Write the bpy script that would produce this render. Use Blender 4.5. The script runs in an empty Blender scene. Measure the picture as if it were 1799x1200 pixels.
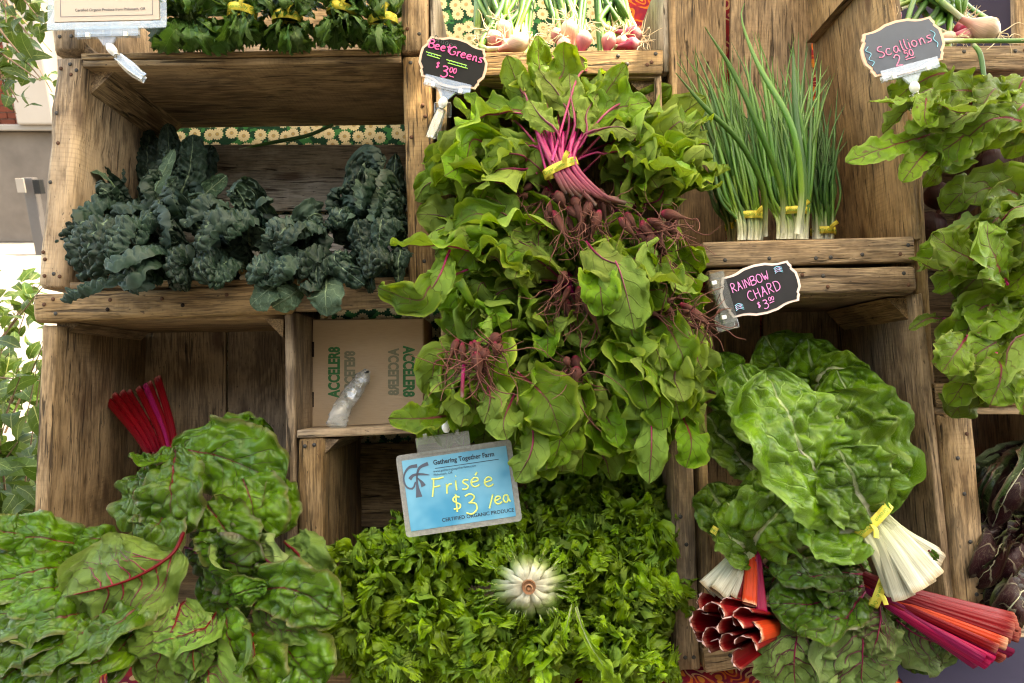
import bpy, math, random
import numpy as np
from mathutils import Matrix, Vector

# ------------------------------------------------------------------ scene, camera, light
SC = bpy.context.scene
COL = SC.collection
PITCH = math.radians(-15.6)
FPX = 1200.0                       # focal length in photo pixels (1799 wide)
CAM = np.array([0.0, -1.0, 1.5])
Fw = np.array([0.0, math.cos(PITCH), math.sin(PITCH)])
Up = np.array([0.0, -math.sin(PITCH), math.cos(PITCH)])
TILT = math.radians(-18.94)        # the crates lean back on their stand
EY = np.array([0.0, math.cos(TILT), math.sin(TILT)])
EZ = np.array([0.0, -math.sin(TILT), math.cos(TILT)])
EX = np.array([1.0, 0.0, 0.0])
PX = 1.0 / FPX                     # metres per photo pixel on the front plane of the crates


def W(px, py, Y=0.0):
    """point of the stand: photo position px,py on the plane Y metres behind the crates' fronts"""
    d = Fw + EX * ((px - 899.5) / FPX) - Up * ((py - 600.0) / FPX)
    return CAM + d * ((1.0 + Y) / d.dot(EY))


def G(px, D, z):
    """point at ground distance D from the camera, height z, in the photo's column px"""
    return np.array([(px - 899.5) / FPX * D, CAM[1] + D, z])


cam = bpy.data.cameras.new('camera')
cam_o = bpy.data.objects.new('camera', cam)
COL.objects.link(cam_o)
cam_o.location = CAM
cam_o.rotation_euler = (math.radians(90) + PITCH, 0, 0)
cam.sensor_width = 36.0
cam.lens = 36.0 * FPX / 1799.0
cam.clip_start = 0.02
cam.clip_end = 500
cam.dof.use_dof = True
cam.dof.focus_distance = 0.98
cam.dof.aperture_fstop = 11.0
SC.camera = cam_o

SUN = np.array([0.42, -0.03, 0.90])
SUN /= np.linalg.norm(SUN)
world = bpy.data.worlds.new('World')
SC.world = world
world.use_nodes = True
_wn = world.node_tree
_sky = _wn.nodes.new('ShaderNodeTexSky')
_sky.sky_type = 'NISHITA'
_sky.sun_disc = False
_sky.sun_elevation = math.asin(SUN[2])
_sky.sun_rotation = math.atan2(SUN[0], SUN[1])
_sky.air_density = 1.0
_sky.dust_density = 2.5
_bg = _wn.nodes['Background']
_wn.links.new(_sky.outputs[0], _bg.inputs['Color'])
_bg.inputs['Strength'].default_value = 0.15
sun = bpy.data.lights.new('sun', 'SUN')
sun.energy = 2.0
sun.angle = math.radians(0.5)
sun.color = (1.0, 0.95, 0.87)
sun_o = bpy.data.objects.new('sun', sun)
COL.objects.link(sun_o)
sun_o.rotation_euler = Vector(SUN).to_track_quat('Z', 'Y').to_euler()
sun_o.location = (2, -2, 6)
SC.view_settings.view_transform = 'Standard'
SC.view_settings.look = 'None'
SC.view_settings.gamma = 1.0
SC.view_settings.use_curve_mapping = False
SC.view_settings.exposure = 3.5
SC.view_settings.use_white_balance = True       # balanced for open shade, as the photograph is
SC.view_settings.white_balance_temperature = 9800
SC.view_settings.white_balance_tint = 6
SC.cycles.use_denoising = True
SC.cycles.filter_width = 1.15
SC.cycles.max_bounces = 8
SC.cycles.diffuse_bounces = 4
SC.cycles.transmission_bounces = 8
SC.cycles.transparent_max_bounces = 8
SC.cycles.caustics_reflective = False
SC.cycles.caustics_refractive = False
SC.cycles.sample_clamp_indirect = 4.0


# ------------------------------------------------------------------ node helper
class M:
    def __init__(s, name):
        s.m = bpy.data.materials.new(name)
        s.m.use_nodes = True
        s.t = s.m.node_tree
        s.t.nodes.clear()
        s.out = s.t.nodes.new('ShaderNodeOutputMaterial')

    def n(s, kind, ins=None, **at):
        x = s.t.nodes.new('ShaderNode' + kind)
        for k, v in at.items():
            setattr(x, k, v)
        for k, v in (ins or {}).items():
            s.set(x.inputs[k], v)
        return x

    def set(s, sock, v):
        if isinstance(v, bpy.types.NodeSocket):
            s.t.links.new(v, sock)
        elif isinstance(v, bpy.types.Node):
            s.t.links.new(v.outputs[0], sock)
        elif isinstance(v, (tuple, list)) and len(v) == 3 and sock.type == 'RGBA':
            sock.default_value = (v[0], v[1], v[2], 1)
        else:
            sock.default_value = v

    def math(s, op, a, b=0.0, c=None, clamp=False):
        x = s.t.nodes.new('ShaderNodeMath')
        x.operation = op
        x.use_clamp = clamp
        s.set(x.inputs[0], a)
        s.set(x.inputs[1], b)
        if c is not None:
            s.set(x.inputs[2], c)
        return x.outputs[0]

    def ramp01(s, v, lo, hi, to0=0.0, to1=1.0):
        x = s.t.nodes.new('ShaderNodeMapRange')
        x.interpolation_type = 'SMOOTHSTEP'
        s.set(x.inputs[0], v)
        x.inputs[1].default_value = lo
        x.inputs[2].default_value = hi
        x.inputs[3].default_value = to0
        x.inputs[4].default_value = to1
        return x.outputs[0]

    def mix(s, f, a, b, blend='MIX'):
        x = s.t.nodes.new('ShaderNodeMix')
        x.data_type = 'RGBA'
        x.blend_type = blend
        s.set(x.inputs[0], f)
        s.set(x.inputs[6], a)
        s.set(x.inputs[7], b)
        return x.outputs[2]

    def noise(s, vec, scale, detail=3.0, rough=0.55, dist=0.0):
        return s.n('TexNoise', {'Vector': vec, 'Scale': scale, 'Detail': detail, 'Roughness': rough, 'Distortion': dist}).outputs['Fac']

    def map(s, vec, scale=(1, 1, 1), loc=(0, 0, 0)):
        return s.n('Mapping', {'Vector': vec, 'Scale': scale, 'Location': loc}).outputs[0]

    def bump(s, h, dist, strength=1.0):
        return s.n('Bump', {'Height': h, 'Distance': dist, 'Strength': strength}).outputs[0]

    def pbsdf(s, **k):
        ins = {a.replace('_', ' '): v for a, v in k.items()}
        return s.n('BsdfPrincipled', ins)

    def done(s, sh):
        s.set(s.out.inputs[0], sh)
        return s.m


def plain(name, col, rough=0.6, spec=0.4, noise=0.12, scale=30.0, bump=0.0, **kw):
    m = M(name)
    co = m.n('TexCoord').outputs['Object']
    nz = m.noise(co, scale, 4)
    c = m.mix(nz, tuple(x * (1 - noise) for x in col), tuple(min(1, x * (1 + noise)) for x in col))
    d = dict(Base_Color=c, Roughness=rough, Specular_IOR_Level=spec)
    if bump:
        d['Normal'] = m.bump(nz, bump)
    d.update(kw)
    return m.done(m.pbsdf(**d))


def wood_mat(name, c_light, c_dark, c_stain, grey=0.3):
    """old sawn softwood: long grain, growth rings, cracks, stains; local x is the grain"""
    m = M(name)
    co = m.n('TexCoord').outputs['Object']
    rnd = m.n('ObjectInfo').outputs['Random']
    off = m.n('CombineXYZ', {0: m.math('MULTIPLY', rnd, 37.0), 1: m.math('MULTIPLY', rnd, 11.0), 2: m.math('MULTIPLY', rnd, 23.0)}).outputs[0]
    v = m.n('VectorMath', {0: co, 1: off}, operation='ADD').outputs[0]
    warp = m.noise(m.map(v, (3, 9, 9)), 1.0, 2)
    g0 = m.noise(m.map(v, (26, 430, 430)), 1.0, 3, 0.6, 0.2)          # finest fibres
    g1 = m.math('ADD', m.math('MULTIPLY', m.noise(m.map(v, (12, 150, 150)), 1.0, 4, 0.6, 0.5), 0.6), m.math('MULTIPLY', g0, 0.4))
    g2 = m.noise(m.map(v, (3.5, 34, 34)), 1.0, 5, 0.65, 1.6)          # broad bands
    ring = m.math('SINE', m.math('ADD', m.math('MULTIPLY', warp, 55.0), m.math('MULTIPLY', g2, 9.0)))
    ring = m.ramp01(ring, -0.6, 1.0)
    t = m.math('ADD', m.math('MULTIPLY', g1, 0.62), m.math('MULTIPLY', g2, 0.40))
    t = m.math('ADD', t, m.math('MULTIPLY', ring, 0.10))
    c = m.mix(m.ramp01(t, 0.44, 0.70), c_dark, c_light)
    c = m.mix(m.ramp01(g0, 0.40, 0.56, 0.6, 0), c, tuple(x * 0.4 for x in c_dark))
    blot = m.noise(m.map(v, (7, 11, 11), (2, 4, 6)), 1.0, 5, 0.7)
    c = m.mix(m.ramp01(blot, 0.45, 0.66, 0, 0.55), c, tuple(min(1, x * 1.35) for x in c_light))
    pit = m.noise(m.map(v, (90, 260, 260)), 1.0, 2)
    c = m.mix(m.ramp01(pit, 0.66, 0.74, 0, 0.7), c, (0.03, 0.02, 0.012))
    saw = m.math('SINE', m.math('MULTIPLY', m.n('SeparateXYZ', {0: m.map(v, (900, 160, 160))}).outputs[0], 1.0))
    c = m.mix(m.math('MULTIPLY', m.ramp01(saw, 0.2, 1.0, 0, 0.22), m.ramp01(m.noise(m.map(v, (6, 10, 10)), 1.0, 2), 0.45, 0.6)), c, c_dark)
    st = m.noise(m.map(v, (5, 14, 14)), 1.0, 5, 0.65, 0.6)
    c = m.mix(m.ramp01(st, 0.56, 0.74, 0, 0.75), c, c_stain)
    gy = m.noise(m.map(v, (4, 8, 8), (3, 1, 2)), 1.0, 3)
    c = m.mix(m.ramp01(gy, 0.4, 0.75, 0, grey), c, (0.30, 0.27, 0.23))
    # drying cracks along the grain
    ck = m.noise(m.map(v, (11, 190, 190), (7, 5, 3)), 1.0, 3, 0.5, 0.6)
    cm = m.noise(m.map(v, (4, 12, 12), (1, 8, 3)), 1.0, 2)
    crack = m.math('MULTIPLY', m.ramp01(ck, 0.60, 0.66), m.ramp01(cm, 0.42, 0.56))
    c = m.mix(m.math('MULTIPLY', crack, 0.85), c, (0.035, 0.022, 0.013))
    # knots
    vo = m.n('TexVoronoi', {'Vector': m.map(v, (5.0, 15, 15)), 'Scale': 1.0, 'Randomness': 1.0})
    kn = m.ramp01(vo.outputs['Distance'], 0.06, 0.20, 1, 0)
    c = m.mix(m.math('MULTIPLY', kn, 0.75), c, (0.07, 0.035, 0.018))
    val = m.math('ADD', 0.8, m.math('MULTIPLY', rnd, 0.42))
    hs = m.n('HueSaturation', {'Color': c, 'Value': val, 'Saturation': m.math('ADD', 0.85, m.math('MULTIPLY', m.math('FRACT', m.math('MULTIPLY', rnd, 7.3)), 0.3))}).outputs[0]
    h = m.math('SUBTRACT', m.math('MULTIPLY', g1, 0.8), m.math('MULTIPLY', crack, 1.6))
    h = m.math('ADD', h, m.math('MULTIPLY', g2, 0.5))
    return m.done(m.pbsdf(Base_Color=hs, Roughness=m.ramp01(g1, 0.2, 0.8, 0.62, 0.85), Specular_IOR_Level=0.28, Normal=m.bump(h, 0.0030, 1.0)))


def leaf_mat(name, dark, light, vein, mid0, mid1, back, rough=0.4, trans=0.28, tcol=None, veinw=0.10, veinf=0.8, net=0.3,
             netscale=26.0, spots=0.0, edge=None, spec=0.5, vbump=0.0012, bloom=None, backrough=0.62):
    """leaf with midrib, side veins, fine network, paler underside and some light through it"""
    m = M(name)
    A = m.n('UVMap', uv_map='vein').outputs[0]
    B = m.n('UVMap', uv_map='uv').outputs[0]
    a = m.n('SeparateXYZ', {0: A})
    b = m.n('SeparateXYZ', {0: B})
    rnd = m.n('ObjectInfo').outputs['Random']
    co = m.n('TexCoord').outputs['Object']
    u = b.outputs[0]
    av = m.math('MULTIPLY', m.math('ABSOLUTE', m.math('SUBTRACT', b.outputs[1], 0.5)), 2.0)
    d = m.math('MULTIPLY', m.math('ABSOLUTE', m.math('SUBTRACT', m.math('FRACT', a.outputs[0]), 0.5)), 2.0)
    side = m.math('MULTIPLY', m.ramp01(d, 1 - veinw * 1.6, 1 - veinw * 0.4), m.ramp01(av, 0.35, 1.0, veinf, veinf * 0.15))
    mid = m.ramp01(a.outputs[1], 0.55, 1.0, 1, 0)
    wv = m.n('VectorMath', {0: m.map(B, (1.5, 1, 1)), 1: m.n('TexNoise', {'Vector': B, 'Scale': 7.0}).outputs['Color']}, operation='ADD').outputs[0]
    vo = m.n('TexVoronoi', {'Vector': wv, 'Scale': netscale}, feature='DISTANCE_TO_EDGE', voronoi_dimensions='2D')
    nt = m.ramp01(vo.outputs['Distance'], 0.0, 0.09, net, 0)
    vm = m.math('MAXIMUM', side, nt)
    n1 = m.noise(co, 22.0, 3)
    n2 = m.noise(co, 140.0, 3)
    c = m.mix(m.ramp01(m.math('ADD', m.math('MULTIPLY', n1, 0.75), m.math('MULTIPLY', rnd, 0.3)), 0.28, 0.82), dark, light)
    c = m.mix(m.ramp01(n2, 0.35, 0.7, 0, 0.25), c, tuple(x * 0.7 for x in dark))
    if bloom:
        c = m.mix(m.ramp01(m.noise(co, 45.0, 4), 0.35, 0.75, 0, 0.8), c, bloom)
    if edge:
        c = m.mix(m.ramp01(av, 0.82, 1.0, 0, 0.7), c, edge)
    c0 = c
    c = m.mix(vm, c, vein)
    mc = m.mix(m.ramp01(u, 0.1, 0.8), mid0, mid1)
    c = m.mix(mid, c, mc)
    if spots:
        sp = m.noise(co, 95.0, 2)
        sc = m.noise(co, 17.0, 2)
        c = m.mix(m.math('MULTIPLY', m.ramp01(sp, 0.66, 0.70), m.ramp01(sc, 0.5, 0.62, 0, spots)), c, (0.10, 0.055, 0.022))
    bk = m.mix(m.math('MULTIPLY', vm, 0.85), m.mix(0.62, c0, back), vein)
    bk = m.mix(mid, bk, mc)
    geo = m.n('NewGeometry')
    fc = m.mix(geo.outputs['Backfacing'], c, bk)
    val = m.math('ADD', 0.70, m.math('MULTIPLY', m.math('FRACT', m.math('MULTIPLY', rnd, 13.7)), 0.55))
    fc = m.n('HueSaturation', {'Color': fc, 'Value': val, 'Hue': m.math('ADD', 0.485, m.math('MULTIPLY', rnd, 0.03))}).outputs[0]
    h = m.math('SUBTRACT', m.math('MULTIPLY', n1, 0.4), m.math('ADD', m.math('MULTIPLY', vm, 0.8), m.math('MULTIPLY', mid, 0.4)))
    h = m.math('ADD', h, m.math('MULTIPLY', n2, 0.25))
    nb = m.bump(h, vbump, 0.8)
    rg = m.math('ADD', m.ramp01(n1, 0.3, 0.7, rough - 0.06, rough + 0.08), m.math('MULTIPLY', geo.outputs['Backfacing'], backrough - rough))
    p = m.pbsdf(Base_Color=fc, Roughness=rg, Specular_IOR_Level=spec * 0.62, Normal=nb)
    tc = m.mix(0.6, fc, tcol or (light[0] * 1.6, light[1] * 1.5, light[2] * 0.6))
    tr = m.n('BsdfTranslucent', {'Color': tc, 'Normal': nb})
    return m.done(m.n('MixShader', {0: trans, 1: p, 2: tr}))


def grad_mat(name, stops, rough=0.35, spec=0.5, streak=0.25, bump=0.0006, trans=0.0):
    """colour running along a stalk, root or tube (uv.x 0..1), with lengthwise streaks (uv.y round it)"""
    m = M(name)
    B = m.n('UVMap', uv_map='uv').outputs[0]
    b = m.n('SeparateXYZ', {0: B})
    rnd = m.n('ObjectInfo').outputs['Random']
    r = m.n('ValToRGB')
    el = r.color_ramp.elements
    while len(el) < len(stops):
        el.new(0.5)
    for e, (p, c) in zip(el, stops):
        e.position = p
        e.color = (c[0], c[1], c[2], 1)
    nz = m.noise(m.map(B, (3, 14, 1)), 1.0, 3)
    m.set(r.inputs[0], m.math('ADD', b.outputs[0], m.math('MULTIPLY', m.math('SUBTRACT', nz, 0.5), 0.12)))
    s = m.noise(m.map(B, (2, 46, 1)), 1.0, 4)
    c = m.mix(m.ramp01(s, 0.3, 0.7, 0, streak), r.outputs[0], (0.02, 0.015, 0.005), 'MULTIPLY')
    c = m.mix(m.ramp01(s, 0.6, 0.85, 0, streak * 0.18), c, (0.8, 0.75, 0.6), 'SCREEN')
    val = m.math('ADD', 0.82, m.math('MULTIPLY', rnd, 0.36))
    c = m.n('HueSaturation', {'Color': c, 'Value': val}).outputs[0]
    p = m.pbsdf(Base_Color=c, Roughness=rough, Specular_IOR_Level=spec, Normal=m.bump(s, bump))
    if trans:
        tr = m.n('BsdfTranslucent', {'Color': c})
        return m.done(m.n('MixShader', {0: trans, 1: p, 2: tr}))
    return m.done(p)


def clear_mat(name, tint=(0.9, 0.93, 0.92), rough=0.12, fog=0.25):
    m = M(name)
    co = m.n('TexCoord').outputs['Object']
    nz = m.noise(co, 38.0, 2)
    fr = m.n('LayerWeight', {'Blend': 0.35, 'Normal': m.bump(nz, 0.0006)}).outputs['Facing']
    tr = m.n('BsdfTransparent', {'Color': tint})
    gl = m.n('BsdfGlossy', {'Color': (0.9, 0.9, 0.9), 'Roughness': rough, 'Normal': m.bump(nz, 0.0006)})
    a = m.n('MixShader', {0: m.ramp01(fr, 0.1, 1.0, 0.10, 0.75), 1: tr, 2: gl})
    d = m.pbsdf(Base_Color=(0.66, 0.65, 0.62), Roughness=0.3, Specular_IOR_Level=0.8, Normal=m.bump(nz, 0.0006))
    return m.done(m.n('MixShader', {0: m.ramp01(nz, 0.3, 0.75, fog * 0.4, fog * 1.4), 1: a, 2: d}))


# ------------------------------------------------------------------ object helpers
def link(name, me, mats=None, parent=None, mtx=None):
    o = bpy.data.objects.new(name, me)
    COL.objects.link(o)
    if mats is not None:
        for mm in (mats if isinstance(mats, (list, tuple)) else [mats]):
            if mm.name not in me.materials:
                me.materials.append(mm)
    if parent is not None:
        o.parent = parent
        o.matrix_parent_inverse = PINV.get(parent.name, Matrix.Identity(4))
    if mtx is not None:
        o.matrix_basis = mtx
    return o


PINV = {}


def thing(name, label, cat, at, group=None):
    e = bpy.data.objects.new(name, None)
    COL.objects.link(e)
    e.empty_display_size = 0.03
    e.location = tuple(at)
    PINV[e.name] = Matrix.Translation(Vector(tuple(at))).inverted()
    e['label'] = label
    e['category'] = cat
    if group:
        e['group'] = group
    return e


def tag(o, label, cat, group=None):
    o['label'] = label
    o['category'] = cat
    if group:
        o['group'] = group
    return o


def nrm(v):
    return v / max(1e-9, np.linalg.norm(v))


def frame(X, Y, Z, O):
    return Matrix(((X[0], Y[0], Z[0], O[0]), (X[1], Y[1], Z[1], O[1]), (X[2], Y[2], Z[2], O[2]), (0, 0, 0, 1)))


def mesh_np(name, V, Q, uv=None, vein=None, mi=None, smooth=True):
    """mesh from an (n,3) vertex array and a list of (k,3) / (k,4) face arrays"""
    me = bpy.data.meshes.new(name)
    V = np.asarray(V, dtype=np.float32)
    Q = [np.asarray(q, dtype=np.int32) for q in Q if len(q)]
    me.vertices.add(len(V))
    me.vertices.foreach_set('co', V.ravel())
    idx = np.concatenate([q.ravel() for q in Q])
    tot = np.concatenate([np.full(len(q), q.shape[1], dtype=np.int32) for q in Q])
    st = np.concatenate([[0], np.cumsum(tot)[:-1]]).astype(np.int32)
    me.loops.add(len(idx))
    me.loops.foreach_set('vertex_index', idx)
    me.polygons.add(len(tot))
    me.polygons.foreach_set('loop_start', st)
    me.polygons.foreach_set('use_smooth', np.full(len(tot), smooth, dtype=bool))
    if mi is not None:
        me.polygons.foreach_set('material_index', np.asarray(mi, dtype=np.int32))
    if vein is not None:
        l = me.uv_layers.new(name='vein')
        l.data.foreach_set('uv', np.asarray(vein, dtype=np.float32)[idx].ravel())
    if uv is not None:
        l = me.uv_layers.new(name='uv')
        l.data.foreach_set('uv', np.asarray(uv, dtype=np.float32)[idx].ravel())
    me.update(calc_edges=True)
    return me


def grid_faces(nu, nv, off=0, wrap=False):
    i, j = np.meshgrid(np.arange(nu - 1), np.arange(nv if wrap else nv - 1), indexing='ij')
    j2 = (j + 1) % nv
    a = i * nv + j
    return (np.stack([a, (i + 1) * nv + j, (i + 1) * nv + j2, i * nv + j2], -1).reshape(-1, 4) + off)


def sn(rng, x, freq, octv=3, dims=1):
    """smooth sum-of-sines noise, about -1..1; x is (...,dims)"""
    x = np.asarray(x, dtype=float)
    if dims == 1:
        x = x[..., None]
    out = 0
    amp = 1.0
    tot = 0
    for o in range(octv):
        for k in range(3):
            d = rng.normal(size=dims)
            d = d / np.linalg.norm(d) * freq * (0.7 + 0.6 * rng.random())
            out = out + amp * np.sin((x * d).sum(-1) * 6.283 + rng.random() * 6.283)
        tot += amp * 1.7
        amp *= 0.55
        freq *= 1.9
    return out / tot


def spline(P, n):
    """points resampled evenly along a Catmull-Rom curve through P"""
    P = np.asarray(P, dtype=float)
    if len(P) == 2:
        P = np.array([P[0], (P[0] + P[1]) / 2, P[1]])
    E = np.concatenate([[2 * P[0] - P[1]], P, [2 * P[-1] - P[-2]]])
    out = []
    m = 14
    t = np.linspace(0, 1, m, endpoint=False)[:, None]
    for i in range(len(P) - 1):
        a, b, c, d = E[i], E[i + 1], E[i + 2], E[i + 3]
        out.append(0.5 * ((2 * b) + (c - a) * t + (2 * a - 5 * b + 4 * c - d) * t ** 2 + (3 * b - a - 3 * c + d) * t ** 3))
    out.append(P[-1:])
    C = np.concatenate(out)
    s = np.concatenate([[0], np.cumsum(np.linalg.norm(np.diff(C, axis=0), axis=1))])
    q = np.linspace(0, s[-1], n)
    return np.stack([np.interp(q, s, C[:, k]) for k in range(3)], -1), s[-1]


def tangents(C):
    T = np.gradient(C, axis=0)
    return T / np.maximum(1e-9, np.linalg.norm(T, axis=1))[:, None]


def frames(C, H):
    """side and normal vectors along a curve, without twisting, the normal near H at the middle"""
    T = tangents(C)
    n = len(C)
    S = np.zeros_like(T)
    m = n // 2
    s = np.cross(H, T[m])
    if np.linalg.norm(s) < 1e-3:
        s = np.cross(np.array([0.3, 0.5, 0.8]), T[m])
    S[m] = nrm(s)
    for i in range(m + 1, n):
        S[i] = nrm(S[i - 1] - T[i] * S[i - 1].dot(T[i]))
    for i in range(m - 1, -1, -1):
        S[i] = nrm(S[i + 1] - T[i] * S[i + 1].dot(T[i]))
    return T, S, np.cross(T, S)


def tube_geo(P, r, nseg=8, n=12, H=None, flat=1.0, shape=None):
    """(V, [quads, caps], uv) of a tube through P; r is a radius or a list of radii along it"""
    C, L = spline(P, n)
    T, S, N = frames(C, np.array([0.1, -0.9, 0.4]) if H is None else H)
    rr = np.interp(np.linspace(0, 1, n), np.linspace(0, 1, len(np.atleast_1d(r))), np.atleast_1d(r)) if np.ndim(r) else np.full(n, r)
    a = np.linspace(0, 2 * np.pi, nseg, endpoint=False)
    if shape is None:
        ca, sa = np.cos(a), np.sin(a) * flat
    else:
        ca, sa = shape[:, 0], shape[:, 1]
        nseg = len(ca)
        a = np.linspace(0, 2 * np.pi, nseg, endpoint=False)
    V = C[:, None, :] + rr[:, None, None] * (S[:, None, :] * ca[None, :, None] + N[:, None, :] * sa[None, :, None])
    uv = np.stack([np.repeat(np.linspace(0, 1, n), nseg), np.tile(a / 6.283, n)], -1)
    V = V.reshape(-1, 3)
    q = grid_faces(n, nseg, 0, True)[:, ::-1]
    return V, q, uv, nseg, n


def add_tubes(name, tubes, mats, parent, label=None, caps=True):
    Vs, Qs, Us, Mi, Ts = [], [], [], [], []
    off = 0
    tri = []
    tm = []
    for t in tubes:
        V, q, uv, ns, n = tube_geo(**{k: v for k, v in t.items() if k != 'mi'})
        mi = t.get('mi', 0)
        k = len(V)
        if caps:
            V = np.concatenate([V, V[:ns].mean(0)[None], V[-ns:].mean(0)[None]])
            uv = np.concatenate([uv, [[0, 0]], [[1, 0]]])
            j = np.arange(ns)
            tri.append(np.stack([j, np.full(ns, k), (j + 1) % ns], -1)[:, ::-1] + off)
            b = (n - 1) * ns
            tri.append(np.stack([b + (j + 1) % ns, np.full(ns, k + 1), b + j], -1)[:, ::-1] + off)
            tm += [mi] * (2 * ns)
        Vs.append(V)
        Us.append(uv)
        Qs.append(q + off)
        Mi += [mi] * len(q)
        off += len(V)
    Q = [np.concatenate(Qs)] + ([np.concatenate(tri)] if tri else [])
    me = mesh_np(name, np.concatenate(Vs), Q, np.concatenate(Us), None, Mi + tm)
    o = link(name, me, mats, parent)
    if label:
        o['label'] = label
    return o


def box_geo(cx, cy, cz, sx, sy, sz):
    x, y, z = sx / 2, sy / 2, sz / 2
    V = np.array([(cx + a * x, cy + b * y, cz + c * z) for a in (-1, 1) for b in (-1, 1) for c in (-1, 1)])
    F = np.array([(0, 1, 3, 2), (4, 6, 7, 5), (0, 4, 5, 1), (2, 3, 7, 6), (0, 2, 6, 4), (1, 5, 7, 3)])
    return V, F


def boxes(name, bl, mats, parent=None, mtx=None, bevel=0.0):
    Vs, Fs = [], []
    off = 0
    for b in bl:
        V, F = box_geo(*b)
        Vs.append(V)
        Fs.append(F + off)
        off += 8
    me = mesh_np(name, np.concatenate(Vs), [np.concatenate(Fs)], smooth=False)
    o = link(name, me, mats, parent, mtx)
    if bevel:
        bv = o.modifiers.new('bevel', 'BEVEL')
        bv.width = bevel
        bv.segments = 2
    return o


# ------------------------------------------------------------------ leaves
CAMV = -EY


def worley(P, pts):
    d = np.sqrt(((P[:, None, :] - pts[None]) ** 2).sum(-1))
    d.partition(1, axis=1)
    return d[:, 0], d[:, 1]


KINDS = {}


def leaf_geo(P, Wd, K, seed, H, roll=0.0, twist=0.0, cup=None, petiole=0.0, stem_r=None, scale_ruf=1.0):
    """one leaf along the curve P: blade grid plus a stalk that runs on as the midrib"""
    rng = np.random.default_rng(seed)
    nu, nv = K['res']
    Cf, Lt = spline(P, 60)
    u0 = petiole
    q = np.linspace(u0, 1, nu)
    C = np.stack([np.interp(q, np.linspace(0, 1, 60), Cf[:, k]) for k in range(3)], -1)
    Lb = Lt * (1 - u0)
    T, S, N = frames(C, H)
    u = np.linspace(0, 1, nu)
    ang = roll + twist * (u - 0.4)
    c, s = np.cos(ang)[:, None], np.sin(ang)[:, None]
    S, N = S * c + N * s, N * c - S * s
    v = np.linspace(-1, 1, nv)
    U, V = np.meshgrid(u, v, indexing='ij')
    aV = np.abs(V)
    o = K['outline'](u)
    wl = 1 + K['edge'] * sn(rng, u, K['edgef'], 3)
    wr = 1 + K['edge'] * sn(rng, u, K['edgef'], 3)
    if 'lobes' in K:
        nl, dp = K['lobes']
        for arr in (wl, wr):
            ph = rng.random() * 0.6
            q1 = (nl * u + ph + 0.25 * sn(rng, u, 2.0, 2)) % 1.0
            l = np.where(q1 < 0.72, q1 / 0.72, (1 - q1) / 0.28)
            q2 = (nl * 2.6 * u + rng.random()) % 1.0
            l = l * 0.8 + 0.3 * np.where(q2 < 0.7, q2 / 0.7, (1 - q2) / 0.3)
            arr *= (1 - dp) + dp * l
    hw = Wd / 2 * o[:, None] * np.where(V < 0, wl[:, None], wr[:, None])
    hw0 = Wd / 2 * o[:, None]
    k = (K['cup'] if cup is None else cup)
    kk = k * (0.8 + 0.5 * sn(rng, U, 1.2, 2)) + 1e-4
    lat = hw * np.sin(kk * V) / kk
    nor = hw * (1 - np.cos(kk * V)) / kk
    ru = K['ruf'] * Wd * scale_ruf
    fr = K['ruff'] * (0.85 + 0.3 * rng.random())
    ph = rng.random(2) * 6.28
    wave = np.where(V < 0, np.sin(6.283 * fr * U + ph[0]), np.sin(6.283 * fr * U * 1.07 + ph[1]))
    wave = wave * (0.55 + 0.45 * sn(rng, U * 1.0, 1.5, 2)) + 0.6 * sn(rng, np.stack([U * 2.2, V], -1), fr * 0.55, 2, 2)
    nor = nor + ru * np.clip(aV, 0, 1) ** K.get('rufp', 2.0) * wave * np.minimum(1, o[:, None] * 1.5)
    # side veins
    nvn, slope = K['veins']
    Y = hw0 * V
    warp = 0.10 * sn(rng, np.stack([U * 2, V], -1), 1.3, 2, 2) * np.minimum(1, aV * 4)
    sv = nvn * (U - slope * np.abs(Y) / Lb) + warp * nvn * 0.4
    df = np.abs((sv % 1.0) - 0.5) * 2
    groove = np.clip((df - 0.8) / 0.2, 0, 1)
    mr = K['mid'] * (1 - 0.75 * U)
    yn = np.abs(Y) / np.maximum(1e-6, mr)
    mg = np.exp(-yn ** 2)
    fade = 1 - aV ** 6
    nor = nor - K['groove'] * (groove * fade + 0.8 * mg)
    nor = nor + K['wob'] * Wd * sn(rng, np.stack([U * Lb / Wd, V * 0.5], -1), K.get('wobf', 1.4), 3, 2)
    if K.get('cell'):
        cs = K['cell']
        nx, ny = max(2, int(Lb / cs) + 2), max(2, int(Wd / cs) + 2)
        gx, gy = np.meshgrid(np.arange(nx), np.arange(ny), indexing='ij')
        pts = np.stack([(gx.ravel() - 0.5) * cs, (gy.ravel() - (ny - 1) / 2) * cs + (gx.ravel() % 2) * cs * 0.5], -1)
        pts = pts + rng.normal(size=pts.shape) * cs * K.get('cellj', 0.22)
        Pq = np.stack([U.ravel() * Lb, (Wd / 2 * V * o[:, None]).ravel()], -1)
        f1, f2 = worley(Pq, pts)
        e = np.clip((f2 - f1) / cs, 0, 1).reshape(U.shape)
        eq = np.clip(e * 1.6, 0, 1)
        pil = np.sqrt(np.clip(1 - (1 - eq) ** 2, 0, 1))
        big = 0.65 + 0.35 * sn(rng, np.stack([U * Lb, Y], -1), 0.45 / cs, 1, 2)
        nor = nor + K['camp'] * (pil - 0.5) * big * (1 - mg) * (0.35 + 0.65 * fade) * np.minimum(1, o[:, None] * 2)
    lx = K.get('lean', 0.0) * aV * Wd
    if 'tip' in K:
        q3 = (V * K['tip'][0] + rng.random()) % 1.0
        lx = lx + K['tip'][1] * Wd * np.clip((U - 0.55) / 0.45, 0, 1) ** 2 * (np.abs(q3 - 0.5) * 2 - 0.2 - 0.9 * aV ** 2)
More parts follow.
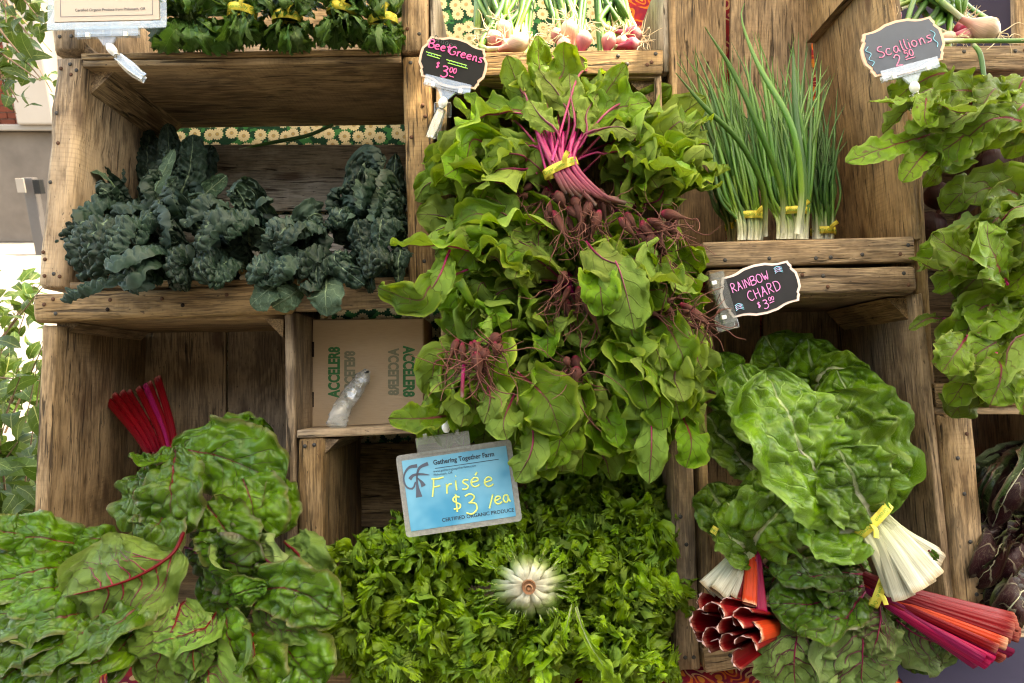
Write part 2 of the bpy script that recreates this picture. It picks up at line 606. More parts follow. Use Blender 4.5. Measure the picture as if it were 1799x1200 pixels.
    X = C[:, None, :] + S[:, None, :] * lat[..., None] + N[:, None, :] * nor[..., None] + T[:, None, :] * lx[..., None]
    Vv = X.reshape(-1, 3)
    q4 = grid_faces(nu, nv)
    vein = np.stack([sv.ravel(), yn.ravel()], -1)
    uv = np.stack([U.ravel(), V.ravel() * 0.5 + 0.5], -1)
    mi = np.zeros(len(q4), dtype=int)
    Fs = [q4]
    sr = K['stem'] if stem_r is None else stem_r
    if sr > 0:
        ns = 6
        n2 = 18
        qq = np.linspace(0, u0 + (1 - u0) * 0.82, n2)
        Cs = np.stack([np.interp(qq, np.linspace(0, 1, 60), Cf[:, k]) for k in range(3)], -1)
        Ts, Ss, Ns = frames(Cs, H)
        jj = np.clip(((qq - u0) / max(1e-6, 1 - u0) * (nu - 1)), 0, nu - 1).astype(int)
        inb = (qq >= u0)
        Ss[inb], Ns[inb] = S[jj[inb]], N[jj[inb]]
        mcol = X[:, nv // 2, :]
        Cs[inb] = mcol[jj[inb]] - Ns[inb] * (sr * 0.95 * np.interp(qq[inb], [u0, 1], [0.8, 0.12]))[:, None]
        rr = sr * np.interp(qq, [0, u0, 1], [1.0, 0.8, 0.12])
        a = np.linspace(0, 2 * np.pi, ns, endpoint=False)
        Vt = Cs[:, None, :] + rr[:, None, None] * (Ss[:, None, :] * np.cos(a)[None, :, None] + Ns[:, None, :] * np.sin(a)[None, :, None])
        off = len(Vv)
        Vv = np.concatenate([Vv, Vt.reshape(-1, 3)])
        uvt = np.stack([np.repeat(np.linspace(0, 1, n2), ns), np.tile(a / 6.283, n2)], -1)
        uv = np.concatenate([uv, uvt])
        vein = np.concatenate([vein, uvt])
        qt = grid_faces(n2, ns, off, True)[:, ::-1]
        Fs.append(qt)
        mi = np.concatenate([mi, np.ones(len(qt), dtype=int)])
    leaf_geo.grid = (X, N, u)
    return Vv, Fs, uv, vein, mi


SEED = [100]


def leaf(parent, kind, P, Wpx, H=None, name='leaf', ribs=None, **kw):
    K = KINDS[kind]
    SEED[0] += 1
    if isinstance(P[0], tuple):
        P = [W(*p) for p in P]
    H = CAMV * 0.9 + np.array([0, 0, 0.35]) if H is None else H
    V, F, uv, vein, mi = leaf_geo(P, Wpx * PX, K, SEED[0], H, **kw)
    o = link(name, mesh_np(name, V, F, uv, vein, mi), K['mats'], parent)
    if ribs:
        n, mat, r0 = ribs
        X, N, u = leaf_geo.grid
        nu, nv = X.shape[:2]
        tb = []
        rg = np.random.default_rng(SEED[0])
        for k in range(n):
            for sd in (-1, 1):
                u0 = 0.06 + 0.62 * (k + 0.5 * (sd > 0)) / n
                du = rg.uniform(0.2, 0.34)
                for fork in (0, 1):
                    P = []
                    for t in np.linspace(0, 1, 9):
                        tt = t if fork == 0 else 0.45 + 0.5 * t
                        uu = min(0.96, u0 + du * tt ** 1.3 + (0.13 * t if fork else 0) + 0.012 * math.sin(t * 9 + k))
                        vv = sd * (0.02 + 0.80 * (tt if fork == 0 else 0.45 + 0.38 * t))
                        fi, fj = uu * (nu - 1), (vv + 1) / 2 * (nv - 1)
                        i, j = min(nu - 2, int(fi)), min(nv - 2, int(fj))
                        a, b_ = fi - i, fj - j
                        p = X[i, j] * (1 - a) * (1 - b_) + X[i + 1, j] * a * (1 - b_) + X[i, j + 1] * (1 - a) * b_ + X[i + 1, j + 1] * a * b_
                        P.append(p - N[i] * r0 * 0.3)
                    f = 1.0 if fork == 0 else 0.5
                    tb.append(dict(P=P, r=[r0 * f, r0 * 0.75 * f, r0 * 0.4 * f, r0 * 0.12], nseg=5, n=14))
        add_tubes('side_veins', tb, MT[mat], o)
    return o


def spray(parent, kind, B, reg, n, Yc, Ye, Wr, blade, bow=0.03, flip=0.3, droop=0.02, seed=1, hr=0.75, cupj=0.55, bj=0.012, hj=0.55, rufs=1.0):
    """leaves from the tie at B (px,py,Y) with their tips spread over the ellipse reg=(cx,cy,rx,ry,deg)"""
    rng = np.random.default_rng(seed * 77 + 5)
    cx, cy, rx, ry, dg = reg
    ca, sa = math.cos(math.radians(dg)), math.sin(math.radians(dg))
    K = KINDS[kind]
    B0 = W(*B)
    for i in range(n):
        r = math.sqrt((i + 0.6) / n)
        th = i * 2.39996 + rng.normal() * 0.25 + seed
        a, b = r * math.cos(th), r * math.sin(th)
        px = cx + ca * a * rx - sa * b * ry
        py = cy + sa * a * rx + ca * b * ry
        Y = Yc + (Ye - Yc) * r * r + rng.normal() * 0.008
        Tp = W(px, py, Y)
        Bp = B0 + rng.normal(size=3) * bj
        rad = nrm(np.array([(px - cx) / max(rx, ry), 0, -(py - cy) / max(rx, ry)]) + 1e-6)
        out = nrm(CAMV * 0.8 + rad * 0.4 + np.array([0, 0, 0.5]))
        L = np.linalg.norm(Tp - Bp)
        bw = bow * (0.5 + rng.random())
        md = Bp * 0.5 + Tp * 0.5 + out * bw + rng.normal(size=3) * 0.01
        e = Bp * 0.2 + Tp * 0.8 + out * bw * 0.7
        curl = rng.normal() * 0.016
        Tp = Tp - np.array([0, 0, droop * rng.random()]) + CAMV * curl + rad * abs(curl) * 0.4
        bl = min(0.86, blade * PX * (0.8 + 0.4 * rng.random()) / max(L, 1e-3))
        H = CAMV * 0.9 - rad * hr + np.array([0, 0, 0.2]) + rng.normal(size=3) * hj
        if rng.random() < flip:
            H = -H
        leaf(parent, kind, [Bp, md, e, Tp], Wr[0] + (Wr[1] - Wr[0]) * rng.random(), H, petiole=1 - bl, roll=rng.normal() * 0.45,
             twist=rng.normal() * 0.8, cup=K['cup'] + rng.normal() * cupj, scale_ruf=rufs)


def o_beet(u):
    return np.clip(u ** 0.55 * (1 - u ** 3.4) ** 0.6 * 1.18, 0.012, None)


def o_chard(u):
    return np.clip(u ** 0.42 * (1 - u ** 4.0) ** 0.55 * 1.12, 0.015, None)


def o_kale(u):
    return np.clip(u ** 0.3 * (1 - u ** 5.0) ** 0.5 * 1.05, 0.03, None)


def o_fris(u):
    return np.clip(0.16 + 0.84 * u ** 1.3 - 0.25 * u ** 8, 0.02, None)


def o_rib(u):
    return np.clip((0.55 + 0.35 * u) * (1 - u ** 8) ** 0.5, 0.03, None)


def o_oval(u):
    return np.clip(np.sin(np.pi * u ** 0.85) ** 0.75, 0.015, None)


def text_mesh(body, size, offset=0.0, align='CENTER', shear=0.0):
    cu = bpy.data.curves.new('text', 'FONT')
    cu.body = body
    cu.size = size
    cu.align_x = align
    cu.align_y = 'CENTER'
    cu.offset = offset
    cu.shear = shear
    cu.resolution_u = 3
    ob = bpy.data.objects.new('text', cu)
    COL.objects.link(ob)
    me = bpy.data.meshes.new_from_object(ob.evaluated_get(bpy.context.evaluated_depsgraph_get()))
    bpy.data.objects.remove(ob)
    bpy.data.curves.remove(cu)
    return me


_tm = {}


def band(parent, at, axis, R, h, squash=1.0, text='Organically Grown', phase=0.0, tail=True):
    """yellow paper tie with green print round a bunch"""
    ax = nrm(np.asarray(axis, dtype=float))
    e1 = CAMV - ax * CAMV.dot(ax)
    e1 = nrm(e1)
    e2 = np.cross(ax, e1)
    C = np.asarray(at)
    a = np.linspace(0, 2 * np.pi, 32, endpoint=False)
    rng = np.random.default_rng(int(abs(C[0]) * 1e4) + 3)
    hs = np.array([-0.5, 0.5]) * h
    V = []
    for rr in (R, R + 0.0005):
        for hh in hs:
            wob = 1 + 0.05 * np.sin(a * 3 + rng.random() * 6)
            V.append(C + rr * wob[:, None] * (np.cos(a)[:, None] * e1 * squash + np.sin(a)[:, None] * e2) + ax * hh)
    V = np.concatenate(V)
    j = np.arange(32)
    j2 = (j + 1) % 32
    F = [np.stack([64 + j, 64 + j2, 96 + j2, 96 + j], -1), np.stack([j, 32 + j, 32 + j2, j2], -1), np.stack([32 + j, 96 + j, 96 + j2, 32 + j2], -1), np.stack([j, j2, 64 + j2, 64 + j], -1)]
    o = link('paper_tie', mesh_np('paper_tie', V, [np.concatenate(F)], smooth=True), MT['tie'], parent)
    key = text
    if key not in _tm:
        me = text_mesh(text + '   ' + text, 1.0)
        co = np.zeros(len(me.vertices) * 3)
        me.vertices.foreach_get('co', co)
        _tm[key] = (me, co.reshape(-1, 3))
    me0, co = _tm[key]
    me = me0.copy()
    sc = h * 0.62
    th = co[:, 0] * sc / R + phase
    RR = R * 1.07 + 0.0008
    X = C + RR * (np.cos(th)[:, None] * e1 * squash + np.sin(th)[:, None] * e2) + (co[:, 1] * sc)[:, None] * ax
    me.vertices.foreach_set('co', X.astype(np.float32).ravel())
    me.update()
    t = link('print', me, MT['tieprint'], o)
    if tail:
        p0 = C + e1 * R * squash + e2 * R * 0.2
        add = [dict(P=[p0, p0 + e1 * 0.006 + ax * h * 0.5 + e2 * 0.003, p0 + e1 * 0.008 + ax * h * 1.0 + e2 * 0.010], r=h * 0.30, nseg=6, n=6, flat=0.12)]
        tl = add_tubes('tie_tail', add, MT['tie'], parent)
    return o

# ------------------------------------------------------------------ materials
MT = {}
MT['wood'] = wood_mat('old_wood', (0.39, 0.262, 0.145), (0.175, 0.104, 0.050), (0.075, 0.043, 0.021), 0.16)
MT['wood_in'] = wood_mat('inner_wood', (0.34, 0.228, 0.128), (0.165, 0.102, 0.053), (0.065, 0.039, 0.021), 0.15)
MT['wood_grey'] = wood_mat('grey_wood', (0.42, 0.365, 0.30), (0.25, 0.205, 0.155), (0.15, 0.12, 0.09), 0.7)
MT['nail'] = plain('nail_steel', (0.07, 0.065, 0.06), 0.65, 0.4, 0.4, 300, 0.0, Metallic=0.7)
MT['rust'] = plain('rusty_nail', (0.10, 0.045, 0.025), 0.8, 0.3, 0.4, 300)
MT['stain'] = plain('rust_hole', (0.018, 0.010, 0.007), 0.9, 0.2)
MT['tie'] = plain('yellow_paper', (0.66, 0.55, 0.08), 0.55, 0.3, 0.06, 200)
MT['tieprint'] = plain('green_print', (0.10, 0.30, 0.03), 0.6, 0.3)
MT['clear'] = clear_mat('clear_plastic', fog=0.05)
MT['clearfog'] = clear_mat('cloudy_plastic', fog=0.22)
MT['film'] = clear_mat('crumpled_film', rough=0.12, fog=0.30)
MT['white'] = plain('white_plastic', (0.78, 0.77, 0.74), 0.35, 0.5, 0.03)
MT['slate'] = plain('chalkboard', (0.006, 0.0065, 0.007), 0.6, 0.2, 0.5, 40)
MT['slate_blue'] = plain('faded_chalkboard', (0.055, 0.072, 0.105), 0.45, 0.5, 0.3, 40)
MT['slate_grey'] = plain('grey_chalkboard', (0.013, 0.013, 0.015), 0.6, 0.25, 0.4, 40)
MT['rim'] = plain('plaque_edge', (0.72, 0.48, 0.36), 0.6, 0.3, 0.08, 90)
MT['rim_pale'] = plain('plaque_edge_pale', (0.78, 0.62, 0.55), 0.6, 0.3, 0.08, 90)
MT['pink'] = plain('pink_marker', (0.85, 0.12, 0.36), 0.55, 0.3, 0.06)
MT['pinkpale'] = plain('pale_pink_marker', (0.80, 0.24, 0.42), 0.6, 0.3, 0.25, 300)
MT['lilac'] = plain('lilac_marker', (0.80, 0.28, 0.62), 0.6, 0.3, 0.15, 200)
MT['lime'] = plain('lime_marker', (0.38, 0.78, 0.16), 0.55, 0.3, 0.06)
MT['cyan'] = plain('blue_marker', (0.22, 0.60, 0.78), 0.55, 0.3, 0.15)
MT['ghost'] = plain('wiped_chalk', (0.05, 0.075, 0.07), 0.6, 0.3)
MT['yellow'] = plain('yellow_marker', (0.70, 0.74, 0.20), 0.55, 0.3, 0.05)
MT['ink'] = plain('dark_ink', (0.03, 0.045, 0.06), 0.5, 0.3)
MT['inkgrey'] = plain('grey_ink', (0.09, 0.10, 0.13), 0.5, 0.3)
MT['paper'] = plain('cream_paper', (0.52, 0.43, 0.36), 0.6, 0.3, 0.04, 60)
MT['boxgreen'] = plain('green_box_print', (0.035, 0.15, 0.05), 0.7, 0.2, 0.15, 200)
MT['boxghost'] = plain('faded_box_print', (0.20, 0.19, 0.12), 0.75, 0.2, 0.15, 200)


def _card():
    m = M('cardboard')
    co = m.n('TexCoord').outputs['Object']
    n1 = m.noise(co, 9.0, 4)
    n2 = m.noise(m.map(co, (1, 1, 14)), 60.0, 3)
    c = m.mix(n1, (0.44, 0.31, 0.19), (0.50, 0.36, 0.235))
    c = m.mix(m.ramp01(n2, 0.4, 0.7, 0, 0.3), c, (0.37, 0.25, 0.15))
    return m.done(m.pbsdf(Base_Color=c, Roughness=0.8, Specular_IOR_Level=0.2, Normal=m.bump(n2, 0.0003)))


MT['card'] = _card()


def _blue():
    m = M('blue_card')
    co = m.n('TexCoord').outputs['Object']
    n1 = m.noise(co, 13.0, 3)
    c = m.mix(m.ramp01(n1, 0.4, 0.68), (0.15, 0.42, 0.56), (0.035, 0.26, 0.42))
    return m.done(m.pbsdf(Base_Color=c, Roughness=0.3, Specular_IOR_Level=0.5))


MT['blue'] = _blue()


def _laminate():
    m = M('scuffed_laminate')
    co = m.n('TexCoord').outputs['Object']
    n1 = m.noise(co, 240.0, 5, 0.7)
    c = m.mix(m.ramp01(n1, 0.35, 0.7), (0.40, 0.39, 0.36), (0.55, 0.53, 0.49))
    p = m.pbsdf(Base_Color=c, Roughness=0.3, Specular_IOR_Level=0.6, Normal=m.bump(n1, 0.0004))
    tr = m.n('BsdfTransparent', {'Color': (0.9, 0.9, 0.88)})
    return m.done(m.n('MixShader', {0: 0.55, 1: p, 2: tr}))


MT['laminate'] = _laminate()


def _daisy():
    """green cotton printed with cream daisies"""
    m = M('daisy_cotton')
    co = m.n('TexCoord').outputs['Object']
    S = 42.0
    vo = m.n('TexVoronoi', {'Vector': co, 'Scale': S, 'Randomness': 0.55}, voronoi_dimensions='2D')
    dv = m.n('VectorMath', {0: m.map(co, (S, S, S)), 1: m.n('VectorMath', {0: vo.outputs['Position'], 1: (S, S, S)}, operation='MULTIPLY').outputs[0]}, operation='SUBTRACT').outputs[0]
    s = m.n('SeparateXYZ', {0: dv})
    an = m.math('ARCTAN2', s.outputs[1], s.outputs[0])
    d = m.math('SQRT', m.math('ADD', m.math('POWER', s.outputs[0], 2.0), m.math('POWER', s.outputs[1], 2.0)))
    pet = m.math('MULTIPLY', m.math('ABSOLUTE', m.math('SINE', m.math('MULTIPLY', an, 7.0))), 0.10)
    rad = m.math('ADD', 0.40, pet)
    inside = m.ramp01(m.math('SUBTRACT', d, rad), -0.02, 0.02, 1, 0)
    seam = m.ramp01(m.math('ABSOLUTE', m.math('SINE', m.math('MULTIPLY', an, 7.0))), 0.0, 0.35, 0.45, 0)
    g = m.mix(m.ramp01(m.noise(co, 60.0, 1), 0.52, 0.56), (0.008, 0.045, 0.022), (0.03, 0.16, 0.05))
    petal = m.mix(seam, (0.62, 0.52, 0.32), (0.30, 0.22, 0.11))
    ring = m.ramp01(m.math('ABSOLUTE', m.math('SUBTRACT', d, 0.13)), 0.0, 0.05, 0.8, 0)
    petal = m.mix(ring, petal, (0.18, 0.11, 0.05))
    petal = m.mix(m.ramp01(d, 0.08, 0.11, 1, 0), petal, (0.42, 0.28, 0.10))
    c = m.mix(inside, g, petal)
    wv = m.noise(co, 700.0, 1)
    return m.done(m.pbsdf(Base_Color=c, Roughness=0.85, Specular_IOR_Level=0.15, Normal=m.bump(wv, 0.0003)))


MT['daisy'] = _daisy()


def _paisley():
    """dark red cotton printed with orange scrolls and medallions"""
    m = M('paisley_cotton')
    co = m.n('TexCoord').outputs['Object']
    ds = m.n('TexNoise', {'Vector': co, 'Scale': 22.0, 'Detail': 1.0}).outputs['Color']
    v = m.n('VectorMath', {0: co, 1: m.n('VectorMath', {0: ds, 1: (0.05, 0.05, 0.05)}, operation='MULTIPLY').outputs[0]}, operation='ADD').outputs[0]
    vo = m.n('TexVoronoi', {'Vector': v, 'Scale': 26.0, 'Randomness': 0.9}, voronoi_dimensions='2D')
    dd = vo.outputs['Distance']
    rings = m.math('SINE', m.math('MULTIPLY', dd, 26.0))
    line = m.ramp01(rings, 0.35, 0.6)
    n1 = m.noise(co, 34.0, 2)
    c = m.mix(m.ramp01(n1, 0.45, 0.6), (0.20, 0.008, 0.028), (0.34, 0.015, 0.02))
    c2 = m.mix(m.ramp01(m.noise(co, 15.0, 1), 0.45, 0.55), (0.62, 0.13, 0.02), (0.62, 0.38, 0.20))
    c = m.mix(m.math('MULTIPLY', line, m.ramp01(m.noise(v, 40.0, 1), 0.40, 0.48)), c, c2)
    c = m.mix(m.ramp01(dd, 0.14, 0.17, 1, 0), c, (0.62, 0.20, 0.03))
    wv = m.noise(co, 700.0, 1)
    return m.done(m.pbsdf(Base_Color=c, Roughness=0.8, Specular_IOR_Level=0.2, Normal=m.bump(wv, 0.0003)))


MT['paisley'] = _paisley()
MT['purple'] = plain('purple_cotton', (0.024, 0.021, 0.042), 0.85, 0.15, 0.12, 30)

# --- leaves
MT['beet'] = leaf_mat('beet_leaf', (0.062, 0.150, 0.008), (0.175, 0.335, 0.018), (0.085, 0.095, 0.022), (0.26, 0.01, 0.06), (0.10, 0.05, 0.03),
                      (0.25, 0.35, 0.075), rough=0.40, spec=0.32, trans=0.26, tcol=(0.40, 0.60, 0.03), veinw=0.08, veinf=0.8, net=0.30, vbump=0.0022, spots=0.5,
                      edge=(0.30, 0.40, 0.05))
MT['beet_old'] = leaf_mat('bitten_beet_leaf', (0.065, 0.135, 0.007), (0.165, 0.275, 0.014), (0.09, 0.05, 0.03), (0.22, 0.015, 0.05), (0.10, 0.03, 0.03),
                          (0.18, 0.27, 0.08), rough=0.42, spec=0.35, trans=0.22, tcol=(0.30, 0.46, 0.03), veinw=0.08, veinf=0.85, net=0.15, spots=1.0,
                          edge=(0.22, 0.27, 0.06))
MT['chard'] = leaf_mat('chard_leaf', (0.044, 0.125, 0.004), (0.145, 0.28, 0.010), (0.24, 0.38, 0.09), (0.62, 0.62, 0.42), (0.40, 0.50, 0.22),
                       (0.17, 0.28, 0.08), rough=0.25, trans=0.14, tcol=(0.22, 0.42, 0.03), veinw=0.06, veinf=0.75, net=0.42, netscale=19, vbump=0.0036, spec=0.62,
                       edge=(0.16, 0.28, 0.05))
MT['redchard'] = leaf_mat('red_chard_leaf', (0.036, 0.110, 0.004), (0.120, 0.245, 0.009), (0.075, 0.075, 0.03), (0.20, 0.03, 0.03), (0.10, 0.06, 0.03),
                          (0.125, 0.215, 0.035), rough=0.24, trans=0.14, tcol=(0.26, 0.46, 0.03), veinw=0.05, veinf=0.9, net=0.30, netscale=19, vbump=0.0036, spec=0.62,
                          edge=(0.13, 0.10, 0.04))
MT['redchard_dark'] = leaf_mat('dark_red_chard_leaf', (0.032, 0.092, 0.004), (0.105, 0.215, 0.009), (0.07, 0.035, 0.03), (0.32, 0.01, 0.05), (0.13, 0.025, 0.04),
                               (0.21, 0.29, 0.08), rough=0.24, trans=0.12, tcol=(0.16, 0.30, 0.03), veinw=0.07, veinf=0.95, net=0.28, netscale=19, vbump=0.0036, spec=0.62,
                               edge=(0.10, 0.06, 0.04))
MT['kale'] = leaf_mat('kale_leaf', (0.008, 0.024, 0.013), (0.018, 0.042, 0.024), (0.075, 0.12, 0.085), (0.20, 0.28, 0.16), (0.12, 0.18, 0.11),
                      (0.085, 0.14, 0.095), rough=0.52, trans=0.08, tcol=(0.06, 0.14, 0.04), veinw=0.06, veinf=0.35, net=0.0, spec=0.4,
                      bloom=(0.040, 0.068, 0.054), vbump=0.0006)
MT['kale_back'] = leaf_mat('kale_underside', (0.035, 0.085, 0.045), (0.06, 0.12, 0.065), (0.20, 0.28, 0.17), (0.32, 0.40, 0.25), (0.22, 0.30, 0.18),
                           (0.085, 0.14, 0.085), rough=0.55, trans=0.12, veinw=0.10, veinf=0.95, net=0.6, netscale=13, spec=0.35)
MT['frisee'] = leaf_mat('frisee_leaf', (0.12, 0.235, 0.008), (0.31, 0.48, 0.018), (0.16, 0.27, 0.05), (0.50, 0.52, 0.30), (0.16, 0.28, 0.05),
                        (0.15, 0.25, 0.04), rough=0.34, trans=0.30, tcol=(0.28, 0.46, 0.03), veinw=0.07, veinf=0.3, net=0.1, spec=0.5,
                        edge=(0.20, 0.32, 0.04))
MT['friseewhite'] = grad_mat('blanched_frisee_rib', [(0, (0.56, 0.50, 0.36)), (0.3, (0.60, 0.60, 0.42)), (0.52, (0.46, 0.53, 0.24)), (0.85, (0.20, 0.33, 0.05))], 0.32, 0.5, 0.18, 0.0006, 0.15)
MT['rocket'] = leaf_mat('arugula_leaf', (0.022, 0.075, 0.010), (0.06, 0.145, 0.020), (0.10, 0.19, 0.05), (0.22, 0.30, 0.10), (0.12, 0.21, 0.06),
                        (0.10, 0.17, 0.06), rough=0.42, trans=0.2, tcol=(0.18, 0.34, 0.03), veinw=0.08, veinf=0.5, net=0.15)
MT['radicchio'] = leaf_mat('radicchio_leaf', (0.006, 0.001, 0.0015), (0.024, 0.003, 0.005), (0.22, 0.19, 0.13), (0.60, 0.55, 0.45), (0.34, 0.34, 0.22),
                           (0.022, 0.005, 0.006), rough=0.38, trans=0.03, tcol=(0.2, 0.03, 0.04), veinw=0.08, veinf=0.8, net=0.18, netscale=9, spec=0.2,
                           edge=(0.05, 0.07, 0.02))
MT['radicchio_green'] = leaf_mat('green_radicchio_leaf', (0.008, 0.022, 0.005), (0.026, 0.046, 0.010), (0.16, 0.20, 0.09), (0.30, 0.36, 0.16), (0.20, 0.26, 0.10),
                                 (0.07, 0.09, 0.04), rough=0.3, trans=0.1, veinw=0.09, veinf=0.7, net=0.2, netscale=10, edge=(0.07, 0.02, 0.02))
MT['shrub'] = leaf_mat('shrub_leaf', (0.014, 0.034, 0.004), (0.036, 0.066, 0.009), (0.14, 0.2, 0.06), (0.18, 0.2, 0.07), (0.16, 0.2, 0.06),
                       (0.07, 0.10, 0.03), rough=0.45, spec=0.25, trans=0.25, tcol=(0.12, 0.20, 0.02), net=0.0, veinf=0.3)
MT['redvein'] = grad_mat('red_vein', [(0, (0.30, 0.008, 0.03)), (0.35, (0.13, 0.014, 0.03)), (1, (0.10, 0.07, 0.03))], 0.35)
MT['darkvein'] = grad_mat('purple_vein', [(0, (0.12, 0.02, 0.03)), (1, (0.08, 0.05, 0.025))], 0.4)
MT['beetstem'] = grad_mat('beet_stalk', [(0, (0.55, 0.008, 0.17)), (0.45, (0.32, 0.007, 0.08)), (1, (0.12, 0.06, 0.03))], 0.28)
MT['beetroot'] = grad_mat('beet_root', [(0, (0.30, 0.008, 0.05)), (0.14, (0.11, 0.022, 0.018)), (0.5, (0.12, 0.042, 0.024)), (1, (0.19, 0.07, 0.045))], 0.7, 0.3, 0.5, 0.001)
MT['roothair'] = grad_mat('beet_root_hair', [(0, (0.13, 0.035, 0.028)), (1, (0.20, 0.08, 0.055))], 0.7, 0.3, 0.3)
MT['beetball'] = grad_mat('big_beet', [(0, (0.05, 0.012, 0.012)), (0.5, (0.045, 0.010, 0.012)), (1, (0.07, 0.03, 0.025))], 0.6, 0.4, 0.5, 0.001)
MT['redstem'] = grad_mat('red_chard_stalk', [(0, (0.10, 0.001, 0.006)), (0.5, (0.16, 0.0015, 0.005)), (0.96, (0.18, 0.003, 0.005)), (1, (0.36, 0.10, 0.07))], 0.42, 0.16, 0.3, 0.0003)
MT['pinkstem'] = grad_mat('magenta_chard_stalk', [(0, (0.16, 0.004, 0.05)), (0.4, (0.25, 0.002, 0.035)), (1, (0.30, 0.005, 0.045))], 0.42, 0.16, 0.3, 0.0003)
MT['darkstem'] = grad_mat('purple_chard_stalk', [(0, (0.14, 0.004, 0.04)), (1, (0.24, 0.006, 0.05))], 0.42, 0.16, 0.3, 0.0003)
MT['orangestem'] = grad_mat('orange_chard_stalk', [(0, (0.36, 0.02, 0.010)), (0.5, (0.46, 0.040, 0.010)), (0.94, (0.44, 0.035, 0.010)), (1, (0.66, 0.34, 0.20))], 0.42, 0.16, 0.3, 0.0003)
MT['whitestem'] = grad_mat('white_chard_stalk', [(0, (0.26, 0.32, 0.08)), (0.25, (0.44, 0.46, 0.22)), (0.6, (0.55, 0.54, 0.38)), (0.93, (0.56, 0.53, 0.40)), (1, (0.40, 0.30, 0.18))], 0.38, 0.35, 0.4, 0.0008, 0.08)
MT['kalestem'] = grad_mat('kale_stalk', [(0, (0.16, 0.24, 0.12)), (1, (0.13, 0.20, 0.11))], 0.5)
MT['greenstem'] = grad_mat('green_stalk', [(0, (0.18, 0.26, 0.08)), (1, (0.12, 0.20, 0.05))], 0.4)
MT['cutend'] = plain('cut_stalk_end', (0.66, 0.40, 0.34), 0.6, 0.3, 0.2, 200)
MT['scallion'] = grad_mat('scallion_tube', [(0, (0.76, 0.75, 0.60)), (0.07, (0.66, 0.70, 0.40)), (0.16, (0.22, 0.38, 0.05)), (0.4, (0.075, 0.23, 0.028)), (1, (0.11, 0.25, 0.05))], 0.34, 0.5, 0.22, 0.0004, 0.12)
MT['scallion_dark'] = grad_mat('blue_scallion_tube', [(0, (0.70, 0.70, 0.58)), (0.07, (0.55, 0.60, 0.38)), (0.16, (0.12, 0.27, 0.05)), (0.4, (0.045, 0.15, 0.032)), (1, (0.07, 0.18, 0.055))], 0.42, 0.45, 0.22, 0.0004, 0.1)
MT['onion'] = grad_mat('onion_skin', [(0, (0.66, 0.52, 0.42)), (0.35, (0.60, 0.22, 0.22)), (0.75, (0.45, 0.04, 0.11)), (1, (0.50, 0.34, 0.28))], 0.3, 0.55, 0.2, 0.0004, 0.1)
MT['onion_red'] = grad_mat('red_onion_skin', [(0, (0.70, 0.40, 0.38)), (0.35, (0.36, 0.02, 0.07)), (1, (0.30, 0.02, 0.06))], 0.25, 0.6, 0.2, 0.0004)
MT['onion_pale'] = grad_mat('pale_onion_skin', [(0, (0.62, 0.48, 0.35)), (0.5, (0.62, 0.38, 0.28)), (1, (0.52, 0.20, 0.18))], 0.35, 0.5, 0.3, 0.0004)
MT['rootlet'] = grad_mat('onion_rootlet', [(0, (0.74, 0.62, 0.44)), (1, (0.70, 0.56, 0.38))], 0.7, 0.3, 0.2)
MT['stump'] = grad_mat('frisee_stump', [(0, (0.36, 0.20, 0.11)), (1, (0.26, 0.12, 0.06))], 0.8, 0.2, 0.3)
MT['bark'] = plain('twig_bark', (0.16, 0.10, 0.06), 0.8, 0.2, 0.3, 80)
MT['steel'] = plain('painted_steel', (0.06, 0.055, 0.055), 0.5, 0.4, 0.1, 20)
MT['brick'] = plain('brick_red', (0.15, 0.035, 0.017), 0.85, 0.2, 0.3, 8)
MT['mortar'] = plain('mortar', (0.16, 0.12, 0.10), 0.9, 0.1, 0.1, 20)
MT['stone'] = plain('pale_stone', (0.20, 0.18, 0.16), 0.85, 0.2, 0.2, 1.4)
MT['stone_dirty'] = plain('stained_stone', (0.115, 0.095, 0.08), 0.85, 0.2, 0.45, 2.4)
MT['trim'] = plain('white_pilaster_paint', (0.26, 0.23, 0.20), 0.7, 0.3, 0.08, 3)


def _canvas():
    """thin white tent cloth that lets part of the sunlight through"""
    m = M('tent_canvas')
    nz = m.noise(m.n('TexCoord').outputs['Object'], 8.0, 3)
    d = m.n('BsdfDiffuse', {'Color': m.mix(nz, (0.74, 0.72, 0.68), (0.80, 0.78, 0.74))})
    t = m.n('BsdfTranslucent', {'Color': (0.80, 0.77, 0.70)})
    return m.done(m.n('MixShader', {0: 0.5, 1: d, 2: t}))


MT['canvas'] = _canvas()


def K(mats, outline, res, edge, edgef, cup, ruf, ruff, veins, mid, groove, wob, stem, **k):
    d = dict(mats=[MT[x] for x in mats], outline=outline, res=res, edge=edge, edgef=edgef, cup=cup, ruf=ruf, ruff=ruff, veins=veins, mid=mid,
             groove=groove, wob=wob, stem=stem)
    d.update(k)
    return d


